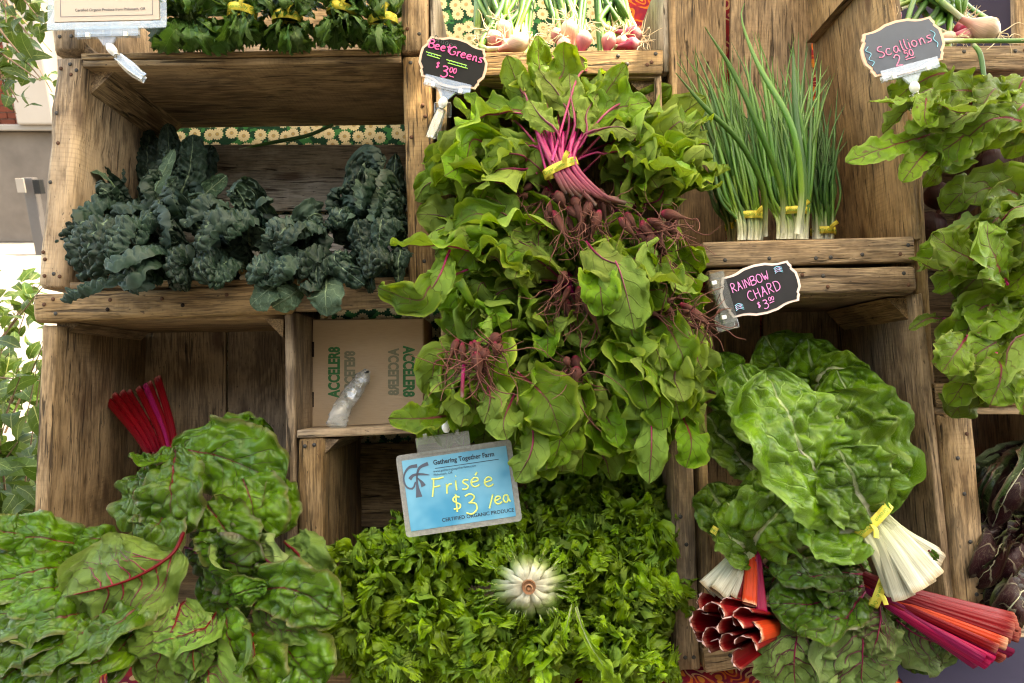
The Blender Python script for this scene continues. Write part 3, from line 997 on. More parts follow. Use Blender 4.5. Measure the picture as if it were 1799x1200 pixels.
KINDS.update(
    beet=K(['beet', 'beetstem'], o_beet, (32, 17), 0.11, 4.5, 0.55, 0.19, 3.2, (6, 1.1), 0.0022, 0.0007, 0.03, 0.0019, cell=0.022, camp=0.0022),
    beet_old=K(['beet_old', 'beetstem'], o_beet, (40, 19), 0.10, 9.0, 0.5, 0.11, 4.2, (6, 1.1), 0.0022, 0.0007, 0.03, 0.0019, cell=0.020, camp=0.0022),
    chard=K(['chard', 'whitestem'], o_chard, (68, 43), 0.13, 3.6, 0.15, 0.11, 3.0, (7, 1.2), 0.0050, 0.0022, 0.055, 0.0030, cell=0.025, camp=0.0145, wobf=1.7),
    redchard=K(['redchard', 'redstem'], o_chard, (56, 33), 0.10, 3.6, 0.1, 0.12, 2.6, (7, 1.2), 0.0016, 0.0022, 0.065, 0.0018, cell=0.023, camp=0.0115, wobf=1.5),
    redchard_dark=K(['redchard_dark', 'darkstem'], o_chard, (56, 33), 0.10, 3.6, 0.1, 0.12, 2.6, (7, 1.2), 0.0016, 0.0022, 0.065, 0.0018, cell=0.021, camp=0.0100, wobf=1.5),
    kale=K(['kale', 'kalestem'], o_kale, (72, 29), 0.10, 9.0, -1.5, 0.05, 5.0, (9, 0.7), 0.0022, 0.0008, 0.05, 0.0022, cell=0.0105, camp=0.0175, cellj=0.24),
    kale_back=K(['kale_back', 'kalestem'], o_chard, (48, 25), 0.09, 8.0, 0.4, 0.06, 4.0, (6, 0.9), 0.0022, -0.0008, 0.03, 0.0022, cell=0.011, camp=0.0022),
    frisee=K(['frisee', 'greenstem'], o_fris, (30, 11), 0.08, 5.0, 0.4, 0.20, 3.6, (6, 1.0), 0.0014, 0.0004, 0.05, 0.0, lobes=(5.0, 0.62), lean=0.22, tip=(2.2, 0.42), rufp=1.4),
    friseewhite=K(['friseewhite', 'friseewhite'], o_rib, (24, 11), 0.04, 3.0, -1.25, 0.03, 2.0, (3, 0.4), 0.003, 0.0004, 0.02, 0.002),
    rocket=K(['rocket', 'greenstem'], o_fris, (30, 11), 0.06, 6.0, 0.4, 0.09, 2.6, (5, 1.0), 0.0012, 0.0004, 0.05, 0.0011, lobes=(3.4, 0.6), lean=0.12, tip=(1.6, 0.25)),
    radicchio=K(['radicchio', 'whitestem'], o_chard, (40, 21), 0.05, 6.0, 1.0, 0.05, 4.0, (6, 0.9), 0.0022, 0.0012, 0.08, 0.0016, cell=0.02, camp=0.005),
    radicchio_green=K(['radicchio_green', 'greenstem'], o_chard, (40, 21), 0.05, 6.0, 1.0, 0.05, 4.0, (6, 0.9), 0.0024, 0.0012, 0.04, 0.0020, cell=0.02, camp=0.004),
)

# ------------------------------------------------------------------ setting: ground, building, stand
def struct(o):
    o['kind'] = 'structure'
    return o


def quad_sheet(name, x0, x1, y0, y1, z, mat, n=2):
    xs, ys = np.linspace(x0, x1, n), np.linspace(y0, y1, n)
    V = np.array([(x, y, z) for x in xs for y in ys])[:, :]
    return link(name, mesh_np(name, V, [grid_faces(n, n)], smooth=False), mat)


def _pave():
    m = M('concrete_paving')
    co = m.n('TexCoord').outputs['Object']
    n1 = m.noise(co, 0.8, 5)
    n2 = m.noise(co, 22.0, 4)
    c = m.mix(n1, (0.13, 0.12, 0.105), (0.22, 0.20, 0.18))
    c = m.mix(m.ramp01(n2, 0.45, 0.7, 0, 0.3), c, (0.11, 0.10, 0.085))
    return m.done(m.pbsdf(Base_Color=c, Roughness=0.85, Specular_IOR_Level=0.2, Normal=m.bump(n2, 0.002)))


struct(quad_sheet('ground', -150, 150, -150, 150, 0.0, _pave()))

struct(quad_sheet('added_road', -5.5, 60, -60, 1.2, 0.006, plain('added_asphalt', (0.055, 0.054, 0.053), 0.85, 0.2, 0.25, 60)))  # unseen dark ground added before the stall to cut light from below

# building across the pavement, far left
D0 = 11.6
bl = thing('brick_building', 'brick building with white pilaster and stained stone base beyond the pavement', 'building', G(30, D0, 0))


def gx(px, D=D0):
    return G(px, D, 0)[0] * 0.955


yb = CAM[1] + D0
# stone base, brick panel made of real courses, pilaster
boxes('base_wall', [(gx(-60) / 1.0, yb + 0.42, 0.9, 9.0, 0.8, 1.8)], MT['stone_dirty'], bl, None, 0.02)
boxes('base_ledge', [(gx(-60), yb + 0.36, 1.86, 9.0, 0.98, 0.10)], MT['stone'], bl, None, 0.02)
boxes('pilaster', [(gx(78), yb + 0.25, 4.0, 0.60, 0.9, 4.2)], MT['trim'], bl, None, 0.03)
boxes('brick_backing', [(gx(-2) - 0.6, yb + 0.62, 4.2, 3.0, 0.4, 4.6)], MT['mortar'], bl)
bme = None
for r in range(30):
    zz = 1.96 + r * 0.105
    for c in range(7):
        x = gx(40) - c * 0.25 - (r % 2) * 0.12
        mx = Matrix.Translation((x, yb + 0.415, zz))
        if bme is None:
            V, F = box_geo(0, 0, 0, 0.235, 0.03, 0.09)
            bme = mesh_np('brick', V, [F], smooth=False)
            bme.materials.append(MT['brick'])
        link('brick', bme, None, bl, Matrix.Translation(Vector(bl.location) * -1 * 0) @ mx)
boxes('right_wall', [(gx(150), yb + 0.5, 3.4, 1.6, 0.7, 3.2)], MT['trim'], bl)

# steel railing post by the building
pt = thing('railing_post', 'leaning grey steel post with a dark bracket in front of stone wall', 'post', G(30, 10.2, 0))
boxes('post', [(0, 0, 0.55, 0.16, 0.12, 1.15)], MT['steel'], pt, Matrix.Translation(G(40, 10.2, 0) * np.array([.96, 1, 1])) , 0.01)
boxes('bracket', [(0, 0, 0, 0.10, 0.10, 0.2)], MT['slate'], pt, Matrix.Translation(G(54, 10.1, 1.0) * np.array([.96, 1, 1])), 0.005)
boxes('notice', [(0, 0, 0, 0.12, 0.02, 0.20)], MT['stone'], pt, Matrix.Translation(G(22, 10.05, 1.02) * np.array([.96, 1, 1])), 0.004)

# unseen building added behind the camera to block the low sky
sh = thing('low_sky_blocker', 'long brick shop building across the road facing the stall', 'building', (0, -10.0, 0))
boxes('blocker_facade', [(2, -10.5, 4.2, 46, 1.0, 8.4)], MT['stone'], sh)
boxes('blocker_cornice', [(2, -10.1, 8.5, 46.4, 1.4, 0.4)], MT['stone_dirty'], sh)
wme = None
for i in range(14):
    for zz, hh in ((1.7, 2.6), (5.4, 1.9)):
        boxes('blocker_window', [(-17.5 + i * 3.0, -9.97, zz, 1.7, 0.06, hh)], MT['slate'], sh)

# tent roof over the stall, with the gap the sun falls through
tgt = W(985, 40, 0.03)
hole = tgt + SUN * ((2.75 - tgt[2]) / SUN[2])
hx0, hx1, hy0, hy1 = hole[0] - 0.17, hole[0] + 0.135, hole[1] - 0.085, hole[1] + 0.25
tent = thing('market_tent', 'off white canvas roof of the market stall overhead', 'tent', (0.4, 0, 2.75))
x0, x1, y0, y1 = -0.85, 2.4, -1.05, 0.9
for nm, (a, b, c, d) in dict(p=(x0, hx0, y0, y1), q=(hx1, x1, y0, y1), r=(hx0, hx1, y0, hy0), s=(hx0, hx1, hy1, y1)).items():
    link('roof_panel', mesh_np('roof_panel', np.array([(a, c, 2.75), (b, c, 2.75), (b, d, 2.75), (a, d, 2.75)]), [np.array([(0, 1, 2, 3)])], smooth=False), MT['canvas'], tent)
for (a, b) in ((x0, y1), (x1, y1), (x1, y0)):
    add_tubes('tent_pole', [dict(P=[(a, b, 0), (a, b, 1.4), (a, b, 2.75)], r=0.02, nseg=8, n=4)], MT['steel'], tent)


# ------------------------------------------------------------------ crates
def board_mesh(L, w, t, seed, wear=0.10, n=18):
    """worn plank: local x = grain, y = thickness (0 = front face), z = width"""
    rng = np.random.default_rng(seed)
    rd = min(t, w) * (0.05 + wear * 0.9)
    k = 12
    prof = []
    for (sy, sz) in ((-1, -1), (-1, 1), (1, 1), (1, -1)):
        cy, cz = sy * (t / 2 - rd), sz * (w / 2 - rd)
        a0 = {(-1, -1): np.pi, (-1, 1): np.pi / 2, (1, 1): 0, (1, -1): -np.pi / 2}[(sy, sz)]
        for j in range(3):
            a = a0 + (np.pi / 2) * (1 - j / 2) if False else a0 + (np.pi / 2) * (j / 2) * (1 if sy == sz else 1)
            prof.append((cy + rd * math.cos(a), cz + rd * math.sin(a)))
    pr = np.array(prof)
    order = np.argsort(np.arctan2(pr[:, 1] / w, pr[:, 0] / t))
    pr = pr[order]
    xs = np.linspace(-L / 2, L / 2, n)
    xs = np.concatenate([[xs[0]], [xs[0] + rd * 0.5], xs[1:-1], [xs[-1] - rd * 0.5], [xs[-1]]])
    sc = np.ones(len(xs))
    V = []
    ph = [rng.integers(1e6) for _ in range(len(pr))]
    offs = [sn(np.random.default_rng(p), xs, 1 / 0.09, 3) for p in ph]
    off2 = [sn(np.random.default_rng(p + 1), xs, 1 / 0.03, 2) for p in ph]
    for i, x in enumerate(xs):
        sh = 1.0 - (rd * 0.55 / max(t, w) * 2 if i in (0, len(xs) - 1) else 0)
        for j, (a, b) in enumerate(pr):
            m = wear * min(t, w) * 0.16
            V.append((x + rng.normal() * (0.0008 if i in (0, 1, len(xs) - 2, len(xs) - 1) else 0), a * sh + m * offs[j][i] * 0.5 + m * 0.4 * off2[j][i] + t / 2, b * sh + m * offs[j][i] + m * 0.6 * off2[j][i]))
    nv = len(pr)
    q = grid_faces(len(xs), nv, 0, True)
    V += [(xs[0], t / 2, 0), (xs[-1], t / 2, 0)]
    c0 = len(V) - 2
    j = np.arange(nv)
    b = (len(xs) - 1) * nv
    t1 = np.stack([np.full(nv, c0), j, (j + 1) % nv], -1)
    t2 = np.stack([np.full(nv, c0 + 1), b + (j + 1) % nv, b + j], -1)
    return mesh_np('plank', np.array(V), [q, np.concatenate([t1, t2])])


BS = [0]
NAILS = {}


def nail_mesh(mat):
    if mat not in NAILS:
        a = np.linspace(0, 6.283, 9)[:-1]
        r = 0.0031
        V = [(r * math.cos(x), -0.0004, r * math.sin(x)) for x in a] + [(r * 0.8 * math.cos(x), -0.0014, r * 0.8 * math.sin(x)) for x in a] + [(0, -0.0013, 0)]
        j = np.arange(8)
        me = mesh_np('nail', np.array(V), [np.stack([j, (j + 1) % 8, 8 + (j + 1) % 8, 8 + j], -1)[:, ::-1], np.stack([8 + j, 8 + (j + 1) % 8, np.full(8, 16)], -1)[:, ::-1]])
        me.materials.append(MT[mat])
        NAILS[mat] = me
    return NAILS[mat]


def board(parent, name, a, b, wdir, w, t, mat='wood', wear=0.1, tdir=None, nails=(), y0=0.0):
    """plank between the front-face points a and b"""
    BS[0] += 1
    a, b = np.asarray(a), np.asarray(b)
    X = nrm(b - a)
    Z = nrm(wdir - X * X.dot(wdir))
    Yv = np.cross(Z, X)
    if tdir is not None and Yv.dot(tdir) < 0:
        Z = -Z
        Yv = -Yv
    L = np.linalg.norm(b - a)
    o = link(name, board_mesh(L, w, t, BS[0] * 31 + 7, wear, max(6, int(L / 0.025))), MT[mat], parent, frame(X, Yv, Z, (a + b) / 2))
    for (u, v, mt) in nails:
        n = link('nail', nail_mesh(mt), None, o, Matrix.Translation(((u - 0.5) * L, 0, v * w * 0.5)))
        n.scale = (1, 1, 1)
    return o


def rail(p, a, b, wpx, tpx, Y=0.0, mat='wood', wear=0.12, nails=(), name='rail'):
    A, B = W(a[0], a[1], Y), W(b[0], b[1], Y)
    s = (1 + Y) * PX
    return board(p, name, A, B, EZ, wpx * s, tpx * PX, mat, wear, EY, nails)


def side(p, a, b, tpx, d=0.25, Y=0.0, mat='wood', wear=0.14, name='side_board', nails=()):
    """upright board running back from its front edge a-b (front edge centre line, tpx thick)"""
    A, B = W(a[0], a[1], Y), W(b[0], b[1], Y)
    o = board(p, name, A, B, EX, tpx * PX * (1 + Y), d, mat, wear, EY, nails)
    return o


def shelf(p, a, b, tpx, d=0.25, Y=0.0, mat='wood_in', name='bottom_board', wear=0.1):
    A, B = W(a[0], a[1], Y), W(b[0], b[1], Y)
    return board(p, name, A, B, EZ, tpx * PX * (1 + Y), d, mat, wear, EY)


def back(p, x0, y0, x1, y1, Y=0.25, vert=True, mat='wood_in', t=0.010, name='back_board'):
    s = (1 + Y) * PX
    if vert:
        xm = (x0 + x1) / 2
        return board(p, name, W(xm, y0, Y), W(xm, y1, Y), EX, (x1 - x0) * s, t, mat, 0.06, EY)
    ym = (y0 + y1) / 2
    return board(p, name, W(x0, ym, Y), W(x1, ym, Y), EZ, (y1 - y0) * s, t, mat, 0.06, EY)


def brace(p, cx, cy, Y, sz, ang, L, mat='wood_in'):
    """three-cornered strip down an inside corner, running back"""
    s = sz * PX
    c, sn_ = math.cos(math.radians(ang)), math.sin(math.radians(ang))
    tri = [(0, 0), (s, 0), (0, s)]
    V = [(d, x * sn_ + z * c, x * c - z * sn_) for d in (0, L) for (x, z) in tri]
    me = mesh_np('corner_brace', np.array(V), [np.array([(0, 3, 4, 1), (1, 4, 5, 2), (2, 5, 3, 0)]), np.array([(0, 1, 2), (3, 5, 4)])], smooth=False)
    o = link('corner_brace', me, MT[mat], p, frame(EY, EZ, EX, W(cx, cy, Y)))
    return o


CR = 'wooden crates stacked on the stand'
S, R_ = 'nail', 'rust'
# A arugula crate
cA = thing('wooden_crate', 'wooden crate of arugula bunches at the top left behind the cream card', 'crate', W(420, 95, 0.1), CR)
side(cA, (116, -60), (116, 88), 50, 0.25, nails=[(0.84, -0.45, S), (0.84, 0.4, S)])
side(cA, (728, -60), (728, 90), 50, 0.25, nails=[(0.80, 0.35, S), (0.74, -0.5, R_)])
shelf(cA, (142, 99), (704, 91), 11, 0.25, 0.004)
back(cA, 200, -40, 720, 50, 0.25, False, 'wood_in')
back(cA, 200, 54, 720, 118, 0.25, False)
brace(cA, 143, 94, 0.01, 26, 0, 0.24)
# B kale crate
cB = thing('wooden_crate', 'wooden crate holding the dark kale with a grey back board', 'crate', W(420, 500, 0.1), CR)
side(cB, (122, 99), (90, 506), 54, 0.25, 0, 'wood', 0.2, nails=[(.035, .1, S), (.06, .55, S), (.055, -.5, R_), (.08, .2, R_), (.25, -.55, S), (.38, -.3, R_), (.55, -.6, S), (.85, -.7, R_), (.88, -.55, R_), (.95, -.5, R_), (.94, 0.1, S), (.95, .5, R_)])
side(cB, (731, 98), (744, 500), 52, 0.25, 0, 'wood', 0.12, nails=[(.03, -.4, S), (.03, .4, S), (.22, .35, R_), (.27, .5, R_), (.36, -.5, R_), (.9, .1, S)])
shelf(cB, (144, 112), (704, 104), 12, 0.25, 0.003, 'wood', name='top_board')
shelf(cB, (122, 502), (718, 492), 12, 0.25, 0.002, 'wood')
back(cB, 195, 252, 716, 372, 0.25, False, 'wood_grey')
back(cB, 195, 376, 716, 470, 0.25, False, 'wood_grey')
brace(cB, 146, 122, 0.02, 62, -90, 0.22, 'wood_in')
# C left chard crate
cC = thing('wooden_crate', 'wooden crate of red stalked chard at the lower left under a thick rail', 'crate', W(290, 930, 0.1), CR)
rail(cC, (57, 541), (512, 524), 52, 34, -0.012, 'wood', 0.30, [(.045, .2, R_), (.08, .55, R_), (.09, -.45, S), (.30, .35, R_), (.29, -.3, 'stain'), (.5, .3, R_), (.58, -.2, 'stain'), (.75, .4, R_)], 'top_rail')
rail(cC, (513, 524), (778, 512), 46, 30, 0.006, 'wood_in', 0.2, [(.3, .2, R_), (.7, -.2, R_)], 'top_rail')
side(cC, (86, 572), (66, 1040), 26, 0.25, 0, 'wood_in', 0.16)
side(cC, (508, 548), (512, 1060), 17, 0.25, 0, 'wood_in', 0.14, name='divider')
shelf(cC, (80, 561), (500, 556), 10, 0.25, 0.02, name='top_board')
shelf(cC, (60, 1075), (520, 1070), 16, 0.25, 0.0)
back(cC, 218, 540, 396, 1010)
back(cC, 400, 540, 560, 1010)
brace(cC, 100, 568, 0.03, 40, -90, 0.2)
brace(cC, 498, 560, 0.004, 34, 180, 0.2)
# D shelf with the cardboard box: slats behind
cD = thing('wooden_crate', 'wooden crate of frisee heads at the bottom with a dark inside', 'crate', W(860, 1180, 0.1), CR)
side(cD, (545, 769), (547, 1196), 46, 0.25, 0, 'wood', 0.2, nails=[(.035, -.4, S), (.03, .3, S), (.39, -.6, S)])
shelf(cD, (522, 763), (810, 752), 14, 0.26, 0.0, 'wood', 'top_board', 0.16)
side(cD, (1195, 690), (1211, 1180), 42, 0.25, 0, 'wood', 0.2, nails=[(.45, -.3, S), (.55, .1, S), (.68, .2, S), (.8, .1, S), (.95, -.3, S), (.95, .4, S)])
rail(cD, (556, 1194), (1196, 1168), 34, 16, 0.002, 'wood', 0.14, name='bottom_rail')
shelf(cD, (556, 1200), (1196, 1174), 10, 0.25, 0.02)
back(cD, 585, 780, 1160, 925, 0.25, False)
back(cD, 585, 939, 1160, 1190, 0.25, False)
brace(cD, 569, 771, 0.01, 28, -90, 0.2)
# F beet greens crate
cF = thing('wooden_crate', 'wooden crate hidden behind the big pile of beet greens', 'crate', W(960, 740, 0.1), CR)
side(cF, (770, 132), (783, 752), 10, 0.25, 0.0, 'wood_in', 0.12)
side(cF, (1156, 132), (1176, 752), 12, 0.25, 0.0, 'wood', 0.12)
shelf(cF, (786, 745), (1172, 738), 12, 0.25, 0.0)
shelf(cF, (772, 137), (1152, 133), 9, 0.25, 0.0, name='top_board')
back(cF, 790, 150, 1000, 720)
back(cF, 1001, 150, 1130, 720)
brace(cF, 1148, 142, 0.01, 46, 180, 0.22, 'wood_in')
# G onion crate
cG = thing('wooden_crate', 'wooden crate of pink spring onions above the beet greens', 'crate', W(960, 120, 0.1), CR)
rail(cG, (775, 114), (1164, 107), 44, 14, -0.008, 'wood', 0.14, [(.8, .5, S), (.84, -.2, S), (.93, -.3, R_), (.95, -.1, R_), (.97, .6, S)], 'bottom_rail')
side(cG, (758, -60), (762, 122), 8, 0.25, 0.006, 'wood_grey', 0.1)
side(cG, (1170, -60), (1171, 126), 9, 0.25, 0.012, 'wood_grey', 0.1)
shelf(cG, (768, 122), (1164, 116), 10, 0.25, 0.012)
# H scallion crate
cH = thing('wooden_crate', 'tall wooden crate of green scallions with a wide bare right side', 'crate', W(1420, 430, 0.1), CR)
side(cH, (1181, -60), (1190, 440), 10, 0.25, 0.002, 'wood', 0.1)
side(cH, (1544, -220), (1612, 420), 13, 0.25, 0.0, 'wood_in', 0.12)
rail(cH, (1236, 447), (1607, 437), 45, 22, -0.006, 'wood', 0.16, [(.1, -.5, S), (.31, -.45, S), (.53, -.55, S), (.6, -.5, S), (.75, -.35, S), (.93, -.4, R_), (.97, .3, S)], 'bottom_rail')
shelf(cH, (1200, 452), (1604, 446), 10, 0.24, 0.013)
back(cH, 1170, -60, 1277, 470)
back(cH, 1282, -60, 1428, 470)
brace(cH, 1556, -22, 0.06, 60, 90, 0.18, 'wood_in')
# I right chard crate
cI = thing('wooden_crate', 'wooden crate of rainbow chard at the lower right', 'crate', W(1440, 1140, 0.1), CR)
rail(cI, (1246, 496), (1610, 490), 46, 26, -0.010, 'wood', 0.26, [(.1, .4, R_), (.45, .45, R_), (.55, .35, S), (.94, .45, S), (.96, -.45, R_), (.57, -.5, R_)], 'top_rail')
side(cI, (1229, 520), (1244, 1172), 16, 0.25, 0.0, 'wood', 0.14)
side(cI, (1613, 516), (1672, 1085), 15, 0.25, 0.0, 'wood_in', 0.14)
shelf(cI, (1246, 522), (1604, 515), 8, 0.25, 0.016, name='top_board')
rail(cI, (1238, 1162), (1690, 1100), 42, 20, -0.002, 'wood', 0.14, [(.1, .2, S), (.35, -.2, R_)], 'bottom_rail')
shelf(cI, (1240, 1170), (1690, 1112), 12, 0.25, 0.018)
back(cI, 1180, 520, 1336, 1040)
back(cI, 1341, 520, 1484, 1040)
brace(cI, 1600, 524, 0.02, 44, 180, 0.2)
# J far right beet crate
cJ = thing('wooden_crate', 'wooden crate of bunched beets at the right edge', 'crate', W(1720, 690, 0.1), CR)
side(cJ, (1604, 190), (1634, 716), 22, 0.25, 0.012, 'wood', 0.14, nails=[(.97, .1, S)])
rail(cJ, (1646, 695), (1860, 690), 42, 18, 0.0, 'wood_in', 0.14, [(.15, -.3, S), (.3, .2, R_)], 'bottom_rail')
shelf(cJ, (1630, 722), (1860, 722), 12, 0.25, 0.004, 'wood')
side(cJ, (1860, 190), (1890, 716), 22, 0.25, 0.01, 'wood_in')
back(cJ, 1600, 130, 1860, 420, 0.25, False)
back(cJ, 1600, 424, 1860, 700, 0.25, False)
# K far right onion crate
cK = thing('wooden_crate', 'wooden crate of onions at the top right behind the scallions sign', 'crate', W(1740, 100, 0.1), CR)
rail(cK, (1598, 103), (1880, 99), 46, 20, -0.004, 'wood', 0.14, [(.34, .5, S), (.66, .5, S), (.72, .55, R_)], 'bottom_rail')
shelf(cK, (1600, 118), (1880, 114), 10, 0.25, 0.018)
side(cK, (1571, -60), (1588, 118), 9, 0.25, 0.01, 'wood_in', 0.1)
# L radicchio crate
cL = thing('wooden_crate', 'wooden crate of dark red radicchio at the lower right edge', 'crate', W(1800, 1000, 0.1), CR)
side(cL, (1684, 728), (1716, 1080), 56, 0.25, -0.01, 'wood', 0.2, nails=[(.1, .4, R_), (.22, -.3, S), (.4, -.1, S), (.64, .0, S), (.9, .1, S)])
side(cL, (1642, 738), (1674, 1060), 18, 0.25, 0.01, 'wood_in', 0.16)
rail(cL, (1735, 1012), (1900, 990), 40, 20, 0.004, 'wood', 0.14, name='bottom_rail')
shelf(cL, (1700, 1022), (1900, 1002), 10, 0.25, 0.02)
back(cL, 1640, 740, 1860, 1020, 0.25, False)
side(cL, (1880, 728), (1900, 1010), 20, 0.25, 0.0, 'wood_in')


# ------------------------------------------------------------------ cloths and the table below
def hanging(name, x0, y0, x1, y1, Y, mat, seed, amp=0.006, nx=40, nz=24):
    """cotton sheet hanging behind the crates; its own x,y run along the cloth"""
    rng = np.random.default_rng(seed)
    A, B, Cc = W(x0, y1, Y), W(x1, y1, Y), W(x0, y0, Y)
    wd = np.linalg.norm(B - A)
    ht = np.linalg.norm(Cc - A)
    xs, zs = np.linspace(0, wd, nx), np.linspace(0, ht, nz)
    Xg, Zg = np.meshgrid(xs, zs, indexing='ij')
    d = amp * sn(rng, np.stack([Xg, Zg * 0.3], -1), 5.0, 3, 2)
    V = np.stack([Xg, Zg, d], -1).reshape(-1, 3)
    return link(name, mesh_np(name, V, [grid_faces(nx, nz)]), mat, None, frame(EX, EZ, np.cross(EX, EZ), A))


tag(hanging('backdrop_cloth', 195, -60, 1086, 1230, 0.285, MT['daisy'], 1), 'green cotton cloth printed with cream daisies hanging behind the crates', 'cloth')
tag(hanging('backdrop_cloth', 1070, -60, 1640, 1100, 0.29, MT['paisley'], 2), 'dark red paisley cloth glimpsed between boards behind the scallions', 'cloth')
tag(hanging('backdrop_cloth', 1560, -60, 1779, 160, 0.26, MT['purple'], 3), 'purple cloth behind the onions at top right', 'cloth')
wp = thing('wooden_post', 'brown wooden post at the very top right corner', 'post', W(1795, 60, 0.28))
rail(wp, (1797, -60), (1800, 92), 28, 24, 0.25, 'wood', 0.1, name='post')

tb = thing('table', 'display table hidden under the red paisley tablecloth', 'table', (0.2, -0.1, 0))
zt = W(900, 1192, 0.0)[2] - 0.012
yt = W(900, 1192, 0.0)[1]
boxes('tabletop', [(0.15, yt + 0.26, zt - 0.02, 1.9, 0.62, 0.03)], MT['wood_in'], tb)
for (a, b) in ((-0.7, yt + 0.03), (1.0, yt + 0.03), (-0.7, yt + 0.5), (1.0, yt + 0.5)):
    boxes('leg', [(a, b, (zt - 0.035) / 2, 0.04, 0.04, zt - 0.036)], MT['steel'], tb)


def drape(name, xa, xb, mat, seed, dz=0.0, fold=0.010, yo=0.0):
    nx, nt = 50, 26
    rng = np.random.default_rng(seed)
    xs = np.linspace(xa, xb, nx)
    ts = np.linspace(0, 0.85, nt)
    V = []
    for x in xs:
        for t in ts:
            if t < 0.13:
                y, z = yt + 0.10 - t, zt + dz
            else:
                h = t - 0.13
                y, z = yt - 0.03 - 0.012 * min(1, h * 20), zt + dz - h
            V.append((x, y - yo + fold * min(1, max(0, t - 0.13) * 6) * math.sin(x * 26 + seed + 1.5 * math.sin(x * 7)), z))
    V = np.array(V)
    # the print runs along the cloth: store flat coordinates by unrolling in the object frame
    o = link(name, mesh_np(name, V, [grid_faces(nx, nt)[:, ::-1]]), mat)
    return o


tag(drape('tablecloth', -0.62, 0.58, MT['paisley'], 4), 'dark red tablecloth with orange paisley print below the crates', 'tablecloth')
tag(drape('tablecloth', 0.56, 1.05, MT['purple'], 5, 0.003, 0.008, 0.004), 'plain purple tablecloth at the bottom right corner', 'tablecloth')


def bunch(name, label, cat, at, group):
    return thing(name, label, cat, W(*at), group)

# ------------------------------------------------------------------ chard stalks
def ribbon_shape(n=44, wd=1.0, th=0.60, dip=-0.55):
    """outline of a chard stalk: rounded back, hollow front"""
    a = np.linspace(0, np.pi, n // 2)
    co = 1 + 0.05 * np.cos(a * 10) * np.sin(a)
    lo = np.stack([-np.cos(a) * wd, (-np.sin(a) * th - 0.05) * co], -1)
    hi = np.stack([np.cos(a) * wd * 0.92, 0.12 - dip * th * np.sin(a) + 0.045 * np.cos(a * 8) * np.sin(a)], -1)
    return np.concatenate([lo, hi])


RIB = ribbon_shape()
RIBW = np.concatenate([np.stack([-np.cos(np.linspace(0, np.pi, 20)), -0.62 * np.sin(np.linspace(0, np.pi, 20))], -1), np.stack([np.cos(np.linspace(0, np.pi, 20)) * .95, .06 + .38 * np.sin(np.linspace(0, np.pi, 20)) - .05 * np.cos(np.linspace(0, 5 * np.pi, 20))], -1)])


def stalk(parent, P, wpx, mat, H=None, taper=(0.62, 0.8, 1.0), flip=False, cut=None, seed=0):
    Hn = (CAMV if H is None else H) * (-1 if flip else 1)
    P = [W(*p) for p in P]
    return add_tubes('stalk', [dict(P=P, r=[wpx * PX / 2 * k for k in taper], n=9, H=Hn, shape=RIBW if 'white' in mat else RIB)], [MT[mat]] , parent)


GC = 'bunches of rainbow chard'
# --- left crate
c = bunch('chard_bunch', 'red stalked chard bunch leaning on the back board with its cut stalks upward', 'chard', (295, 780, .05), GC)
for (x, y, w, mt) in [(186, 700, 20, 'redstem'), (200, 694, 18, 'redstem'), (214, 690, 20, 'redstem'), (226, 688, 16, 'redstem'), (243, 682, 18, 'redstem'), (255, 676, 16, 'darkstem'), (262, 672, 14, 'redstem'), (276, 664, 20, 'redstem')]:
    f = (x - 186) / 90
    bx_, by_ = 262 + f * 46, 800
    stalk(c, [(bx_, by_, .03), (bx_ * .6 + x * .4 + 5, by_ * .6 + y * .4, .08), (x, y, .15)], w * .82, mt, taper=(.75, .9, 1.0))
for P, w, fl, rl in [
    ([(330, 785, .06), (400, 775, .04), (470, 770, .03)], 120, 0, .1), ([(400, 790, .05), (450, 770, .03), (480, 755, .04)], 90, 0, .2),
    ([(290, 790, .02), (380, 800, -.02), (500, 850, -.03)], 170, 0, .0), ([(270, 795, .0), (240, 860, -.04), (215, 935, -.05)], 100, 0, .4),
    ([(300, 785, -.01), (265, 810, -.05), (225, 800, -.06)], 70, 0, .5), ([(420, 820, -.01), (440, 880, -.05), (450, 960, -.06)], 150, 0, -.1),
    ([(480, 830, -.02), (495, 880, -.04), (480, 940, -.05)], 80, 0, -.5), ([(310, 790, -.03), (300, 860, -.09), (300, 945, -.09)], 140, 0, .05),
    ([(300, 880, -.06), (275, 930, -.10), (240, 965, -.10)], 120, 0, .1), ([(360, 880, -.05), (400, 940, -.08), (420, 990, -.08)], 120, 0, -.1)]:
    leaf(c, 'redchard', P, w, (CAMV + EZ * .3) * (-1 if fl else 1), roll=rl, petiole=.04)
c = bunch('chard_bunch', 'red chard bunch showing one leaf underside with a bright red midrib', 'chard', (330, 930, -.05), GC)
for P, w, fl, rl in [
    ([(320, 960, -.04), (400, 985, -.09), (470, 1000, -.09)], 120, 0, .5), ([(340, 960, -.04), (380, 1010, -.10), (420, 1060, -.10)], 110, 0, .8),
    ([(440, 950, -.05), (470, 990, -.09), (480, 1040, -.09)], 100, 1, .6), ([(420, 960, -.02), (455, 1000, -.05), (500, 1010, -.05)], 110, 0, .2), ([(380, 940, -.03), (410, 960, -.07), (450, 955, -.07)], 90, 0, .3), ([(470, 1000, -.02), (500, 1050, -.06), (560, 1060, -.06)], 110, 0, .1), ([(350, 1000, -.03), (390, 1050, -.06), (430, 1090, -.06)], 120, 0, .2)]:
    leaf(c, 'redchard_dark', P, w, (CAMV + EZ * .3) * (-1 if fl else 1), roll=rl, petiole=.06)
